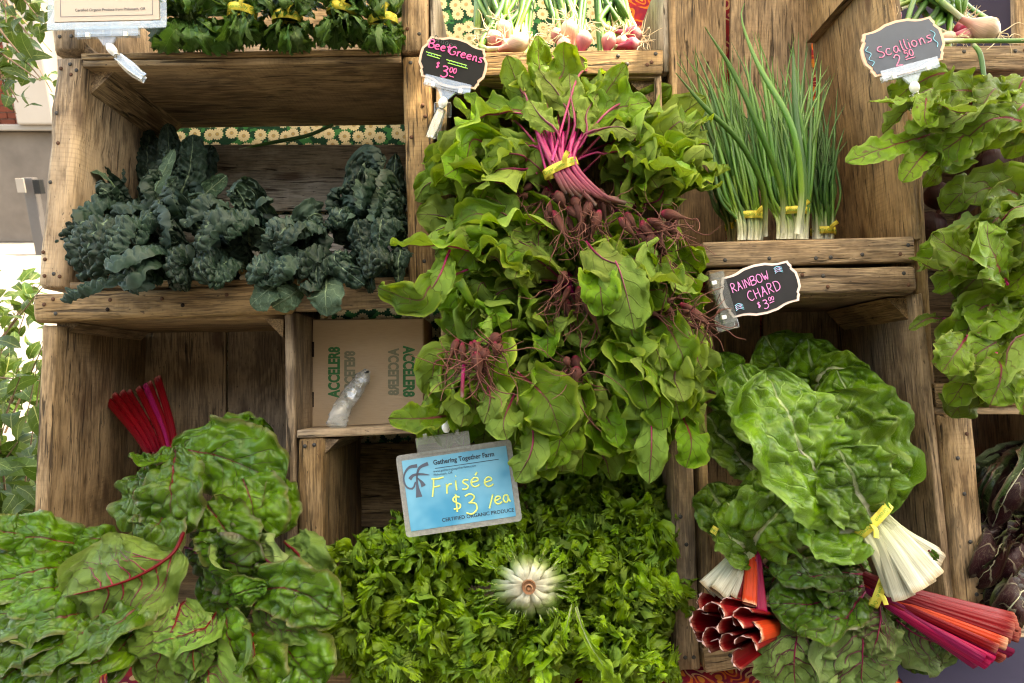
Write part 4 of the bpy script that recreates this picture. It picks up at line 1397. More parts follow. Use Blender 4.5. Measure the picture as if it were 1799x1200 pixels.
leaf(c, 'redchard', [(325, 930, -.10), (300, 975, -.135), (225, 1020, -.15), (105, 1050, -.13)], 200, -CAMV - EZ * .25, roll=-.1, petiole=.16, cup=.8, stem_r=.0029, ribs=(5, 'redvein', .0010))
leaf(c, 'redchard', [(500, 950, -.06), (530, 985, -.10), (558, 1030, -.09)], 110, -CAMV, roll=.1, petiole=.05, cup=.2)
c = bunch('chard_bunch', 'chard bunch of glossy puckered leaves spilling out at the left edge', 'chard', (200, 1020, -.05), GC)
for P, w, fl, rl in [
    ([(230, 960, -.02), (170, 945, -.05), (120, 955, -.05)], 60, 0, .3), ([(160, 965, -.03), (70, 945, -.08), (-50, 950, -.08)], 110, 0, .1),
    ([(60, 940, -.06), (20, 935, -.09), (-30, 925, -.09)], 70, 0, .3), ([(150, 990, -.05), (60, 1005, -.11), (-50, 1030, -.11)], 90, 0, .2),
    ([(150, 1020, -.07), (90, 1030, -.13), (10, 1060, -.13)], 80, 0, .3), ([(140, 1050, -.08), (60, 1065, -.14), (-50, 1090, -.13)], 100, 0, .3),
    ([(190, 1060, -.09), (110, 1080, -.15), (20, 1100, -.15)], 80, 0, .4), ([(180, 1085, -.09), (90, 1110, -.15), (-40, 1150, -.14)], 90, 0, .4),
    ([(220, 1070, -.10), (150, 1110, -.165), (40, 1165, -.16)], 80, 0, .5), ([(290, 1040, -.10), (210, 1090, -.17), (120, 1150, -.17)], 78, 0, .5),
    ([(200, 1120, -.10), (120, 1160, -.16), (30, 1220, -.16)], 90, 0, .4), ([(260, 1100, -.11), (190, 1150, -.17), (110, 1215, -.17)], 86, 0, .5),
    ([(60, 1150, -.10), (0, 1190, -.14), (-60, 1230, -.14)], 110, 0, .3)]:
    leaf(c, 'redchard', P, w * 1.15, (CAMV + EZ * .5) * (-1 if fl else 1), roll=rl, petiole=.04, cup=-.35)
c = bunch('chard_bunch', 'chard bunch of pale curling leaves at the bottom of the left crate', 'chard', (400, 1060, -.08), GC)
for P, w, fl, rl in [
    ([(470, 1100, -.06), (510, 1150, -.12), (560, 1215, -.12)], 140, 0, .1), ([(400, 1110, -.07), (440, 1170, -.13), (470, 1230, -.13)], 130, 0, -.1),
    ([(430, 1050, -.06), (490, 1085, -.12), (560, 1105, -.12)], 90, 1, .3), ([(400, 1070, -.08), (400, 1120, -.14), (430, 1180, -.14)], 90, 0, .3),
    ([(440, 1040, -.08), (510, 1035, -.14), (600, 1085, -.14)], 110, 0, .1), ([(390, 1050, -.07), (420, 1040, -.12), (470, 1030, -.12)], 60, 0, .5),
    ([(330, 1060, -.10), (300, 1110, -.165), (265, 1215, -.16)], 150, 1, .1), ([(380, 1080, -.11), (350, 1110, -.175), (270, 1130, -.175)], 66, 1, .6),
    ([(370, 1090, -.12), (340, 1140, -.18), (345, 1190, -.17)], 70, 1, -.5), ([(430, 1100, -.12), (440, 1140, -.175), (425, 1175, -.17)], 74, 0, .9),
    ([(260, 1110, -.10), (225, 1150, -.15), (190, 1200, -.15)], 90, 0, .7), ([(350, 1150, -.12), (370, 1190, -.17), (370, 1240, -.16)], 110, 1, .1)]:
    leaf(c, 'redchard', P, w, (CAMV + EZ * .3) * (-1 if fl else 1), roll=rl, petiole=.06, stem_r=.0013 if fl else .0018, ribs=(5, 'darkvein', .0008) if fl else None)

# --- right crate
c = bunch('chard_bunch', 'big pale green chard bunch with broad white stalks pointing right', 'chard', (1530, 920, -.10), GC)
for P, w, fl, rl in [
    ([(1420, 760, .14), (1380, 660, .12), (1345, 590, .11)], 190, 0, .1), ([(1300, 760, .12), (1285, 690, .10), (1262, 620, .10)], 130, 0, .2),
    ([(1470, 760, .12), (1430, 650, .09), (1420, 596, .08)], 150, 0, -.2), ([(1430, 720, .10), (1450, 650, .06), (1530, 655, .02)], 76, 0, -.7),
    ([(1540, 920, .0), (1545, 800, -.01), (1470, 650, .02)], 170, 0, -.3), ([(1330, 830, .05), (1290, 790, .02), (1240, 730, .02)], 120, 0, .2),
    ([(1370, 800, .04), (1330, 720, .0), (1300, 640, .0)], 150, 0, .2), ([(1530, 915, -.05), (1500, 800, -.08), (1450, 690, -.07)], 190, 0, -.15),
    ([(1530, 925, -.10), (1450, 840, -.16), (1395, 760, -.165), (1345, 650, -.14)], 210, 0, .12), ([(1525, 930, -.12), (1470, 930, -.15), (1400, 900, -.14)], 130, 0, .25),
    ([(1535, 915, -.13), (1515, 870, -.165), (1470, 790, -.16)], 150, 0, -.1)]:
    leaf(c, 'chard', P, w, (CAMV + EZ * .3) * (-1 if fl else 1), roll=rl, petiole=.05, cup=.15, stem_r=.0036)
for (x, y, Y, w, s) in [(1562, 1042, -.13, 34, 0), (1652, 965, -.11, 24, 0), (1590, 1046, -.15, 36, 0), (1640, 990, -.14, 34, 0), (1616, 1030, -.165, 42, 0), (1634, 1010, -.165, 40, 0)]:
    f = (x - 1560) / 95
    stalk(c, [(1497 + f * 26, 902 - f * 30, -.12), (1530 + f * 44 + 7 * math.sin(x * 2.1), 957 - f * 27, -.145), (x + 9 * math.sin(x * 1.3), y + 9 * math.cos(x * 1.7), Y)], w * 1.02, 'whitestem', H=CAMV + EX * (.5 - 1.0 * f) + EZ * (.3 * ((x * 7) % 3 - 1)), taper=(.55, .75, 1.0))
band(c, W(1530, 915, -.135), nrm(W(1640, 1010, -.15) - W(1500, 880, -.12)), .030, .012, .55, 'Organically Grown', .1)
c = bunch('chard_bunch', 'chard bunch with white and orange stalks hanging down beside the crate divider', 'chard', (1310, 965, -.06), GC)
for P, w, fl, rl in [
    ([(1310, 960, -.02), (1270, 900, -.03), (1244, 850, -.02)], 120, 0, .2), ([(1400, 960, .0), (1360, 900, -.02), (1290, 870, -.02)], 150, 0, .1),
    ([(1330, 975, -.05), (1300, 920, -.09), (1275, 880, -.08)], 120, 0, .2), ([(1310, 980, -.06), (1340, 930, -.11), (1385, 885, -.10)], 150, 0, -.1),
    ([(1380, 990, -.04), (1420, 960, -.07), (1480, 970, -.07)], 120, 0, .4), ([(1320, 985, -.08), (1295, 950, -.11), (1262, 930, -.10)], 90, 0, .3)]:
    leaf(c, 'chard', P, w, (CAMV + EZ * .3) * (-1 if fl else 1), roll=rl, petiole=.05, cup=.1, stem_r=.003)
for (x, y, Y, w, mt) in [(1242, 1036, -.09, 34, 'whitestem'), (1262, 1044, -.105, 34, 'whitestem'), (1282, 1046, -.10, 26, 'whitestem'), (1298, 1052, -.10, 20, 'redstem'), (1317, 1062, -.115, 24, 'orangestem'), (1328, 1030, -.09, 16, 'orangestem'), (1338, 1080, -.11, 20, 'pinkstem'), (1268, 1068, -.07, 20, 'redstem'), (1300, 1076, -.07, 26, 'whitestem')]:
    f = (x - 1242) / 96
    stalk(c, [(1300 + f * 30, 958, -.07), (1290 + f * 40, 985, -.085), (x, y, Y)], w, mt, taper=(.7, .85, 1.0))
band(c, W(1262, 936, -.06), EZ * .8 + EX * .5, .010, .010, .6, 'Grown', 0, False)
c = bunch('chard_bunch', 'chard bunch with thick red cut ends pointing at the viewer', 'chard', (1370, 1090, .0), GC)
for k, (x, y, Y, w, mt, ro) in enumerate([(1240, 1060, -.10, 34, 'redstem', .9), (1230, 1092, -.12, 38, 'redstem', .5), (1254, 1078, -.15, 36, 'redstem', -.2), (1280, 1070, -.14, 34, 'redstem', .6), (1284, 1106, -.17, 40, 'redstem', .1), (1252, 1122, -.14, 36, 'redstem', .4), (1318, 1112, -.15, 36, 'orangestem', -.4), (1302, 1158, -.14, 32, 'redstem', .7), (1306, 1086, -.16, 34, 'redstem', .3), (1262, 1140, -.13, 32, 'redstem', .2), (1310, 1136, -.16, 34, 'redstem', -.1), (1232, 1110, -.10, 30, 'redstem', .8), (1280, 1130, -.155, 30, 'redstem', .5)]):
    d = nrm(W(x, y, Y) - W(1385, 1092 + (y - 1100) * .3, .03))
    H = nrm(np.cross(d, EX) * math.cos(ro * 2) + np.cross(d, np.cross(d, EX)) * math.sin(ro * 2))
    if H[1] > 0:
        H = -H
    P = [W(1385, 1092 + (y - 1100) * .3, .03), W((1385 + x) / 2 + 8, (1092 + y) / 2, Y * .45), W(x, y, Y)]
    add_tubes('stalk', [dict(P=P, r=[w * PX * .32, w * PX * .42, w * PX * .5], n=10, H=H, shape=ribbon_shape(18, 1.0, 0.75, 1.35))], MT[mt], c, caps=False)
    C_, L_ = spline(P, 10)
    T_, S_, N_ = frames(C_, H)
    sh = ribbon_shape(18, 1.0, 0.75, 1.35) * w * PX * .5
    V = C_[-1] + sh[:, :1] * S_[-1] + sh[:, 1:] * N_[-1]
    m_ = len(V) // 2
    lo, hi = V[:m_], V[m_:][::-1]
    q = np.array([(i, i + 1, m_ + i + 1, m_ + i) for i in range(m_ - 1)])
    V2 = np.concatenate([lo, hi]) + T_[-1] * (0.0012 + 0.0026 * np.sin(np.arange(2 * m_) * 2.3 + k))[:, None]
    link('cut_end', mesh_np('cut_end', V2, [q]), MT['cutend'], c)
band(c, W(1352, 1096, -.03), nrm(W(1300, 1100, -.12) - W(1385, 1090, .02)), .030, .010, .9, 'Grown', .3)
for P, w, fl, rl in [
    ([(1385, 1090, .02), (1440, 1075, .0), (1500, 1075, .0)], 90, 0, .3), ([(1390, 1085, .0), (1410, 1050, -.04), (1450, 1030, -.04)], 70, 0, .2),
    ([(1340, 990, -.03), (1360, 1010, -.05), (1345, 1045, -.05)], 60, 0, .5)]:
    leaf(c, 'redchard_dark', P, w, (CAMV + EZ * .3) * (-1 if fl else 1), roll=rl, petiole=.05)
c = bunch('chard_bunch', 'chard bunch with a fan of red and magenta stalks at the bottom right', 'chard', (1525, 1025, -.08), GC)
for P, w, fl, rl in [
    ([(1520, 1010, -.02), (1440, 1000, -.05), (1370, 985, -.04)], 76, 0, .3), ([(1510, 990, -.02), (1480, 960, -.05), (1420, 945, -.04)], 80, 0, .4),
    ([(1530, 1005, -.04), (1500, 960, -.07), (1505, 925, -.07)], 60, 0, .8), ([(1510, 1020, -.06), (1430, 1010, -.10), (1350, 1000, -.09)], 72, 0, .6),
    ([(1515, 1030, -.06), (1470, 1040, -.11), (1430, 1035, -.10)], 62, 0, -.4), ([(1480, 1040, -.06), (1430, 1060, -.10), (1350, 1060, -.10)], 100, 0, .2),
    ([(1540, 1040, -.06), (1580, 1070, -.08), (1600, 1085, -.08)], 66, 0, .2), ([(1520, 1040, -.07), (1480, 1085, -.12), (1400, 1115, -.12)], 80, 0, .9),
    ([(1540, 1060, -.05), (1610, 1115, -.10), (1685, 1140, -.09)], 120, 1, .1), ([(1500, 1060, -.06), (1510, 1130, -.11), (1520, 1225, -.10)], 190, 1, -.1),
    ([(1420, 1070, -.05), (1395, 1140, -.10), (1400, 1230, -.09)], 150, 1, .2), ([(1380, 1080, -.04), (1350, 1120, -.08), (1345, 1170, -.07)], 90, 1, .3),
    ([(1540, 1060, -.08), (1545, 1100, -.12), (1530, 1150, -.12)], 80, 1, .2), ([(1600, 1090, -.06), (1620, 1130, -.09), (1600, 1180, -.08)], 80, 0, .2)]:
    leaf(c, 'redchard_dark', P, w, (CAMV + EZ * .3) * (-1 if fl else 1), roll=rl, petiole=.06, ribs=(5, 'darkvein', .0012) if fl else None)
for k, (x, y, Y, w, mt) in enumerate([(1782, 1085, -.10, 20, 'redstem'), (1786, 1098, -.12, 22, 'redstem'), (1790, 1112, -.11, 20, 'redstem'), (1775, 1120, -.145, 22, 'redstem'), (1768, 1132, -.155, 20, 'orangestem'), (1775, 1148, -.12, 20, 'darkstem'), (1748, 1148, -.15, 22, 'darkstem'), (1735, 1168, -.16, 24, 'pinkstem'), (1716, 1168, -.14, 20, 'darkstem'), (1760, 1158, -.13, 20, 'redstem'), (1780, 1104, -.14, 20, 'redstem'), (1770, 1096, -.09, 18, 'redstem'), (1788, 1120, -.13, 16, 'redstem'), (1752, 1140, -.165, 17, 'redstem'), (1728, 1158, -.165, 16, 'darkstem'), (1745, 1160, -.165, 17, 'pinkstem')]):
    f = (y - 1085) / 85
    stalk(c, [(1518 + 6 * f, 1008 + 30 * f, -.09), (1590 - 8 * f, 1035 + 45 * f, -.12), (x, y, Y)], w * .95, mt, H=CAMV + EZ * (1.0 - 2 * f) + EX * .3 * ((x * 3) % 5 - 2), taper=(.55, .75, 1.0))
band(c, W(1546, 1032, -.105), nrm(W(1700, 1100, -.14) - W(1530, 1025, -.09)), .026, .011, .6, 'Organically Grown', .5)
lf = leaf(None, 'redchard', [(1632, 968, -.172), (1640, 974, -.18), (1645, 982, -.178)], 12, CAMV, petiole=.05)
lf.name = 'leaf_scrap'
tag(lf, 'tiny torn green leaf scrap lying on the white chard stalks', 'leaf')

# ------------------------------------------------------------------ frisee
GF = 'heads of frisee in the bottom crate'
heads = [((655, 1000, .08), (80, 70), 'head of frisee at the far left of the bottom crate against the chard', -.07), ((760, 965, .06), (90, 75), 'head of frisee just below the blue card on its left half', -.07),
         ((870, 965, .08), (80, 60), 'head of frisee right under the lower right corner of the blue card', -.04), ((1010, 880, .16), (95, 60), 'head of frisee deepest at the back under the hanging beet leaves', .06),
         ((1095, 930, .12), (90, 75), 'head of frisee at the back right against the crate side', .0), ((1015, 985, .06), (80, 70), 'head of frisee behind and right of the upturned white head', -.06),
         ((1120, 1045, .06), (80, 75), 'head of frisee in front of the right crate side', -.08), ((640, 1100, .05), (85, 75), 'head of frisee at the lower left corner of the bottom crate', -.09),
         ((760, 1085, .04), (85, 75), 'head of frisee at the front left of centre over the bottom rail', -.11), ((850, 1120, .04), (80, 70), 'head of frisee directly below left of the upturned white head', -.12),
         ((960, 1130, .04), (85, 75), 'head of frisee below the upturned white head with a long loose leaf', -.12), ((1075, 1130, .04), (90, 70), 'head of frisee at the lower right corner of the bottom crate', -.11),
         ((700, 1165, .02), (70, 45), 'head of frisee spilling over the bottom rail at its left end', -.10), ((840, 1165, .02), (75, 45), 'head of frisee spilling over the bottom rail left of centre', -.12), ((1110, 1170, .02), (80, 42), 'head of frisee spilling over the bottom rail at its right end', -.12), ((1140, 900, .12), (55, 70), 'head of frisee highest at the back right under the drooping beet leaf', .05), ((1060, 850, .16), (90, 50), 'head of frisee nearly hidden behind the lowest beet leaves', .08), ((1150, 960, .10), (60, 90), 'small head of frisee squeezed along the right crate side', -.01), ((930, 930, .12), (80, 55), 'head of frisee tucked behind the upturned white head', .0)]
for k, ((x, y, Y), (rx, ry), lab, yc) in enumerate(heads):
    f = bunch('frisee_head', lab, 'frisee', (x, y, Y), GF)
    rng = np.random.default_rng(k + 300)
    n = 78
    B0 = W(x, y + 5, Y + .03)
    for i in range(n):
        r = math.sqrt((i + .4) / n)
        th = i * 2.39996 + rng.normal() * .3 + k
        px, py = x + r * math.cos(th) * rx, y + r * math.sin(th) * ry
        Yt = yc - .015 + (Y - yc) * 0.75 * r ** 2.2 + rng.normal() * .012
        Tp = W(px, py, Yt)
        st = W(x + (px - x) * .32, y + (py - y) * .32, Y * .5 + Yt * .5 + .012)
        d = nrm(np.array([math.cos(th), 0, -math.sin(th)]))
        e = Tp + d * .012 * rng.random() + np.array([0, 0, -.01 * rng.random()]) + rng.normal(size=3) * .006
        H = CAMV * .7 - d * .6 + np.array([0, 0, .35]) + rng.normal(size=3) * .5
        leaf(f, 'frisee', [st, st * .35 + Tp * .65 + CAMV * .008, Tp, e], 34 + 24 * rng.random(), H, roll=rng.normal() * .5, twist=rng.normal() * 1.0, cup=.2 + rng.normal() * .5)
    if 'long loose' in lab:
        leaf(f, 'frisee', [(1010, 1065, -.13), (1030, 1120, -.16), (1060, 1170, -.16), (1078, 1205, -.15)], 44, CAMV, roll=.1, stem_r=.0028)
        leaf(f, 'frisee', [(1005, 1060, -.12), (995, 1100, -.14), (985, 1130, -.14)], 36, CAMV, roll=.5)
# the head lying with its root end outward
f = bunch('frisee_head', 'upturned frisee head showing white ribs and a brown cut stump', 'frisee', (930, 1030, -.10), GF)
cx, cy = 929, 1031
Ct = W(cx, cy, -.158)
for i in range(13):
    a = i * 6.283 / 13 + .2 + .1 * math.sin(i * 2.7)
    rng = np.random.default_rng(i + 900)
    R = 60 + rng.uniform(-6, 12)
    px, py = cx + math.cos(a) * R * .96, cy + math.sin(a) * R * (.95 if math.sin(a) < 0 else .8)
    P = [W(cx + math.cos(a) * 9, cy + math.sin(a) * 9, -.157), W(cx + math.cos(a) * 34, cy + math.sin(a) * 32, -.154), W(px, py, -.115)]
    leaf(f, 'friseewhite', P, 24 + rng.uniform(-4, 6), CAMV, cup=-1.3, petiole=.0, name='rib')
    for k in range(3):
        q = rng.uniform(.72, 1.0)
        a2 = a + rng.normal() * .16
        ux, uy = math.cos(a2), math.sin(a2)
        x0, y0 = cx + ux * R * q, cy + uy * R * q * .92
        leaf(f, 'frisee', [W(x0, y0, -.128 - .012 * (1 - q)), W(x0 + ux * 14, y0 + uy * 14, -.135), W(x0 + ux * 34, y0 + uy * 34, -.10)], 26, CAMV, roll=rng.normal() * .7)
for i in range(12):
    a = i * 6.283 / 12
    P = [W(cx + math.cos(a) * 12, cy + math.sin(a) * 12, -.135), W(cx + math.cos(a) * 40, cy + math.sin(a) * 36, -.135), W(cx + math.cos(a) * 66, cy + math.sin(a) * 58, -.10)]
    leaf(f, 'friseewhite', P, 30, CAMV, cup=-.8, petiole=.0, name='rib')
add_tubes('stump', [dict(P=[Ct + EY * .03, Ct, Ct - EY * .004], r=[.012, .0100, .0082], nseg=14, n=6), dict(P=[Ct - EY * .0042, Ct - EY * .0052], r=[.005, .0035], nseg=10, n=3)], MT['stump'], f)

# ------------------------------------------------------------------ scallions
GS = 'bunches of green scallions'


def tubes_bunch(parent, base, n, reg, mats, seed, r=(2.2, 4.2), bend=.3, name='leaf'):
    """hollow onion leaves from the base (px,py,Y,halfwidth) to tips over reg=(x0,x1,y0,y1,Y0,Y1)"""
    rng = np.random.default_rng(seed)
    bx, by, bY, bw = base
    for i in range(n):
        q = (i + .5) / n
        s = rng.uniform(-1, 1)
        x0 = bx + s * bw
        Y0 = bY + rng.uniform(-.018, .018)
        tx = reg[0] + (reg[1] - reg[0]) * np.clip((s * .5 + .5) * .75 + rng.random() * .25, 0, 1)
        ty = reg[2] + (reg[3] - reg[2]) * rng.random() ** .8
        tY = reg[4] + (reg[5] - reg[4]) * rng.random()
        tilt = rng.normal() * 20
        P = [W(x0 + (rng.uniform(-2, 2)), by, Y0), W(x0 + s * 3, by - 34, Y0), W(x0 * .6 + tx * .4 - tilt * bend, by * .6 + ty * .4, Y0 * .6 + tY * .4 - .01), W(x0 * .2 + tx * .8 + tilt * bend, by * .2 + ty * .8, tY), W(tx + tilt, ty, tY + rng.normal() * .01)]
        rr = rng.uniform(*r) * PX
        mt = mats[0] if rng.random() < .6 else mats[1]
        add_named(name, [dict(P=P, r=[rr * .95, rr * .85, rr * .9, rr * 1.05, rr * 1.0, rr * .8, rr * .5, rr * .12], nseg=7, n=22, flat=.85)], MT[mt], parent)


def add_named(name, tubes, mats, parent):
    return add_tubes(name, tubes, mats, parent)


for lab, base, reg, n, bp in [
    ('left bunch of scallions with a long leaf bending left over the beet greens', (1318, 422, .06, 20), (1195, 1345, 70, 260, .05, .16), 84, (1318, 381, .055)),
    ('middle bunch of scallions with the tallest leaf tips', (1392, 420, .05, 24), (1280, 1450, 50, 230, .03, .16), 96, (1391, 374, .045)),
    ('right bunch of scallions, thin and dark, leaning on the crate side', (1446, 420, .12, 16), (1395, 1480, 130, 280, .10, .18), 60, (1446, 407, .115)),
    ('short bunch of scallions in shadow behind the left bunch', (1288, 428, .13, 10), (1205, 1310, 130, 300, .13, .2), 40, (1290, 398, .125))]:
    s = bunch('scallion_bunch', lab, 'scallions', (base[0], base[1], base[2]), GS)
    tubes_bunch(s, base, n, reg, ('scallion', 'scallion_dark') if 'dark' not in lab and 'shadow' not in lab else ('scallion_dark', 'scallion_dark'), sum(map(ord, lab)))
    band(s, W(*bp), EZ, base[3] * PX + .006, .0115, .75, 'Organically Grown', 1.2)
    if 'left bunch' in lab:
        add_tubes('leaf', [dict(P=[W(1345, 415, .02), W(1340, 330, -.01), W(1300, 250, -.03), W(1240, 190, -.03), W(1187, 128, -.02)], r=[.0034, .004, .0042, .0036, .0006], nseg=8, n=24)], MT['scallion'], s)
        add_tubes('leaf', [dict(P=[W(1375, 410, .02), W(1372, 330, .0), W(1335, 230, -.02), W(1290, 130, -.01), (W(1238, 47, .0))], r=[.0034, .004, .0042, .0036, .0006], nseg=8, n=24)], MT['scallion'], s)
    if 'middle' in lab:
        add_tubes('leaf', [dict(P=[W(1400, 410, .0), W(1408, 330, -.02), W(1390, 220, -.03), W(1330, 110, -.01), W(1303, 35, .0), W(1308, 6, .0)], r=[.0036, .0042, .0046, .0043, .0026, .0006], nseg=8, n=24)], MT['scallion'], s)
        add_tubes('leaf', [dict(P=[W(1405, 410, .02), W(1412, 320, .0), W(1400, 220, .0), W(1395, 150, .0), W(1393, 84, .0)], r=[.004, .005, .005, .004, .0006], nseg=8, n=24)], MT['scallion_dark'], s)

# ------------------------------------------------------------------ spring onions
GO = 'bunches of pink spring onions'


def onion_bunch(lab, bulbs, reg, seed, n=16, base=None):
    s = bunch('spring_onions', lab, 'spring onions', (bulbs[0][0], bulbs[0][1], bulbs[0][2]), GO)
    rng = np.random.default_rng(seed)
    for (x, y, Y, r, dx, dy, mt) in bulbs:
        d = nrm(EX * dx - EZ * -dy * -1 if False else EX * dx + EZ * (-dy) + EY * .12)
        o = W(x, y, Y)
        R = r * PX * .88
        add_tubes('bulb', [dict(P=[o - d * R * 1.0, o - d * R * .3, o + d * R * .5, o + d * R * 1.5, o + d * R * 2.4], r=[R * .22, R * .8, R * 1.0, R * .96, R * .7, R * .42, R * .3, R * .28], nseg=14, n=18)], MT[mt], s)
        tb_ = []
        for h in range(12):
            e = nrm(-d + rng.normal(size=3) * .75)
            q = [o - d * R * .95]
            for k in range(4):
                e = nrm(e + rng.normal(size=3) * .45 + np.array([0, -.05, -.12]))
                q.append(q[-1] + e * R * rng.uniform(.45, .8))
            tb_.append(dict(P=q, r=[.0008, .0007, .0004], nseg=4, n=9))
        add_tubes('rootlets', tb_, MT['rootlet'], s)
        ends = o + d * R * 2.3
        for k in range(4):
            tx, ty, tY = rng.uniform(reg[0], reg[1]), rng.uniform(reg[2], reg[3]), rng.uniform(.06, .2)
            T_ = W(tx, ty, tY)
            add_tubes('leaf', [dict(P=[ends - d * R * .4, ends + d * R * 2.0 + EZ * R, ends * .45 + T_ * .55 + EY * .01, T_], r=[R * .2, .004, .0045, .0035, .001], nseg=7, n=14)], MT['scallion' if rng.random() < .5 else 'scallion_dark'], s)
    for k in range(n):
        b0 = bulbs[k % len(bulbs)]
        tx, ty, tY = rng.uniform(reg[0], reg[1]), rng.uniform(reg[2], reg[3]), rng.uniform(.08, .22)
        add_tubes('leaf', [dict(P=[W(b0[0] + rng.uniform(-14, 14), b0[1] - 12, b0[2] + .05), W((b0[0] + tx) / 2 + rng.uniform(-8, 8), (b0[1] + ty) / 2, tY * .7), W(tx, ty, tY)], r=[.0032, .0042, .0036, .001], nseg=7, n=12)], MT['scallion_dark' if rng.random() < .6 else 'scallion'], s)
    return s


onion_bunch('spring onions beside the beet greens sign, roots curling up', [(868, 68, .02, 19, .5, .7, 'onion'), (885, 48, .03, 16, .4, .9, 'onion_pale'), (850, 82, .04, 13, .6, .3, 'onion_red')], (815, 900, -60, -30), 1, 34)
onion_bunch('spring onions with one round pale bulb lying sideways', [(914, 74, .0, 20, -.9, .25, 'onion_pale'), (892, 80, .01, 14, .4, .6, 'onion')], (880, 960, -70, -30), 2, 22)
onion_bunch('spring onions in the middle with a big tuft of white roots', [(1000, 50, .01, 19, .2, .9, 'onion_pale'), (978, 60, .03, 14, .3, .8, 'onion'), (1026, 68, .0, 17, -.2, .9, 'onion'), (990, 78, .0, 15, .1, .9, 'onion')], (950, 1040, -70, -40), 3, 30)
onion_bunch('spring onions at the right with dark red bulbs', [(1070, 70, .01, 16, -.2, .9, 'onion'), (1092, 74, .02, 15, -.3, .9, 'onion'), (1114, 60, .03, 17, -.9, -.2, 'onion_red'), (1112, 77, .01, 14, -.9, .1, 'onion_red')], (1030, 1085, -70, -40), 4, 28)
onion_bunch('spring onions behind the scallions sign', [(1572, 28, .02, 13, .3, .8, 'onion_red'), (1690, 48, .03, 15, -.3, .8, 'onion_red')], (1565, 1700, -70, -30), 5, 34)
onion_bunch('spring onions with a large pale bulb and long roots pointing right', [(1735, 52, -.005, 24, -.85, -.45, 'onion_pale'), (1698, 62, .01, 14, -.8, -.1, 'onion'), (1668, 66, .0, 13, -.9, -.1, 'onion_pale')], (1640, 1690, -40, 20), 6, 4)
t = add_tubes('onion_leaf', [dict(P=[W(1655, 72, -.032), W(1740, 72, -.034), W(1900, 71, -.03)], r=.0034, nseg=8, n=12)], MT['scallion'], None)
tag(t, 'green onion leaf lying level along the top rail at the right edge', 'onion leaf')
t = add_tubes('onion_leaf', [dict(P=[W(1708, 76, -.03), W(1722, 95, -.04), W(1730, 143, -.045)], r=[.003, .0034, .003], nseg=8, n=10)], MT['scallion_dark'], None)
tag(t, 'bent green onion leaf hanging down over the top rail at the right edge', 'onion leaf')

# ------------------------------------------------------------------ arugula
GA = 'arugula bunches with yellow ties in the top left crate'
for k, (lab, x, y, Y, bw, rx, leafy) in enumerate([
        ('arugula bunch behind the cream card, untidy and leafy', 330, 70, .03, None, 80, 26), ('arugula bunch with a hanging yellow tie end right of the cream card', 420, 70, .02, (425, 22), 60, 24),
        ('arugula bunch with a yellow tie, second from the right', 505, 60, .02, (505, 34), 48, 24), ('arugula bunch with a high yellow tie, third from the left', 600, 60, .02, (600, 20), 48, 26),
        ('arugula bunch at the right end against the crate post', 670, 64, .03, (672, 38), 42, 22)]):
    a = bunch('arugula_bunch', lab, 'arugula', (x, y, Y), GA)
    rng = np.random.default_rng(k + 60)
    for i in range(int(leafy * 3.2)):
        s = rng.uniform(-1, 1)
        up = rng.random() < .45
        bx, by = (bw if bw else (x, 30))
        y1 = by - rng.uniform(8, 80) if up else by + rng.uniform(18, 62)
        x1 = bx + s * rx * (1.25 if up else .9)
        y1 = min(y1, 86)
        Yt = Y + rng.uniform(-.07, .05)
        leaf(a, 'rocket', [W(bx + s * 14, by, Y), W((bx + x1) / 2 + s * 8, (by + y1) / 2, Yt - .015), W(x1, y1, Yt + (.03 if abs(y1 - by) < 26 else 0))], rng.uniform(36, 66), CAMV + rng.normal(size=3) * .5, petiole=.12, roll=rng.normal() * .4, twist=rng.normal() * .6)
    for i in range(8):
        s = -1 + 2 * (i + .5) / 8
        bx, by = (bw if bw else (x, 30))
        add_tubes('stalk', [dict(P=[W(bx + s * 12, by - 40, Y), W(bx + s * 15, by, Y - .02), W(bx + s * 22, by + 45, Y)], r=.0022, nseg=6, n=8)], MT['greenstem'], a)
    if bw:
        band(a, W(bw[0], bw[1], Y - .045), EZ + EX * rng.uniform(-.15, .15), .021, .0125, .8, 'Organically Grown', rng.uniform(-.5, 2), True)
# more leaves deep in that crate
# ------------------------------------------------------------------ radicchio
GD = 'heads of dark radicchio in the lower right crate'
for k, (lab, x, y, Y, dx, dy, L, kinds) in enumerate([
        ('green and red radicchio head at the top in the shadow', 1790, 850, .06, -40, 60, 150, ('radicchio_green', 'radicchio')), ('dark red radicchio head in the middle with folded leaves', 1770, 960, .05, 20, 40, 120, ('radicchio', 'radicchio')),
        ('striped red and white radicchio head at the bottom', 1800, 1030, .02, -30, 40, 130, ('radicchio', 'radicchio'))]):
    h = bunch('radicchio_head', lab, 'radicchio', (x, y, Y), GD)
    rng = np.random.default_rng(k + 70)
    for i in range(14):
        s = -1 + 2 * (i + .5) / 14
        x0, y0 = x + 40, y - 70 + 20 * k
        x1, y1 = x - 50 + s * 55, y + 55 + (1 - s * s) * 20 - abs(s) * 60 + rng.uniform(-12, 12)
        Yt = Y - .06 + .09 * abs(s) + rng.normal() * .01
        leaf(h, kinds[i % 2], [W(x0, y0, Y + .04), W((x0 + x1) / 2 - 10, (y0 + y1) / 2, Yt - .02), W(x1, y1, Yt)], rng.uniform(60, 95), CAMV * .6 + EX * s * .8 + rng.normal(size=3) * .3, petiole=.03, roll=rng.normal() * .3, cup=-.8)

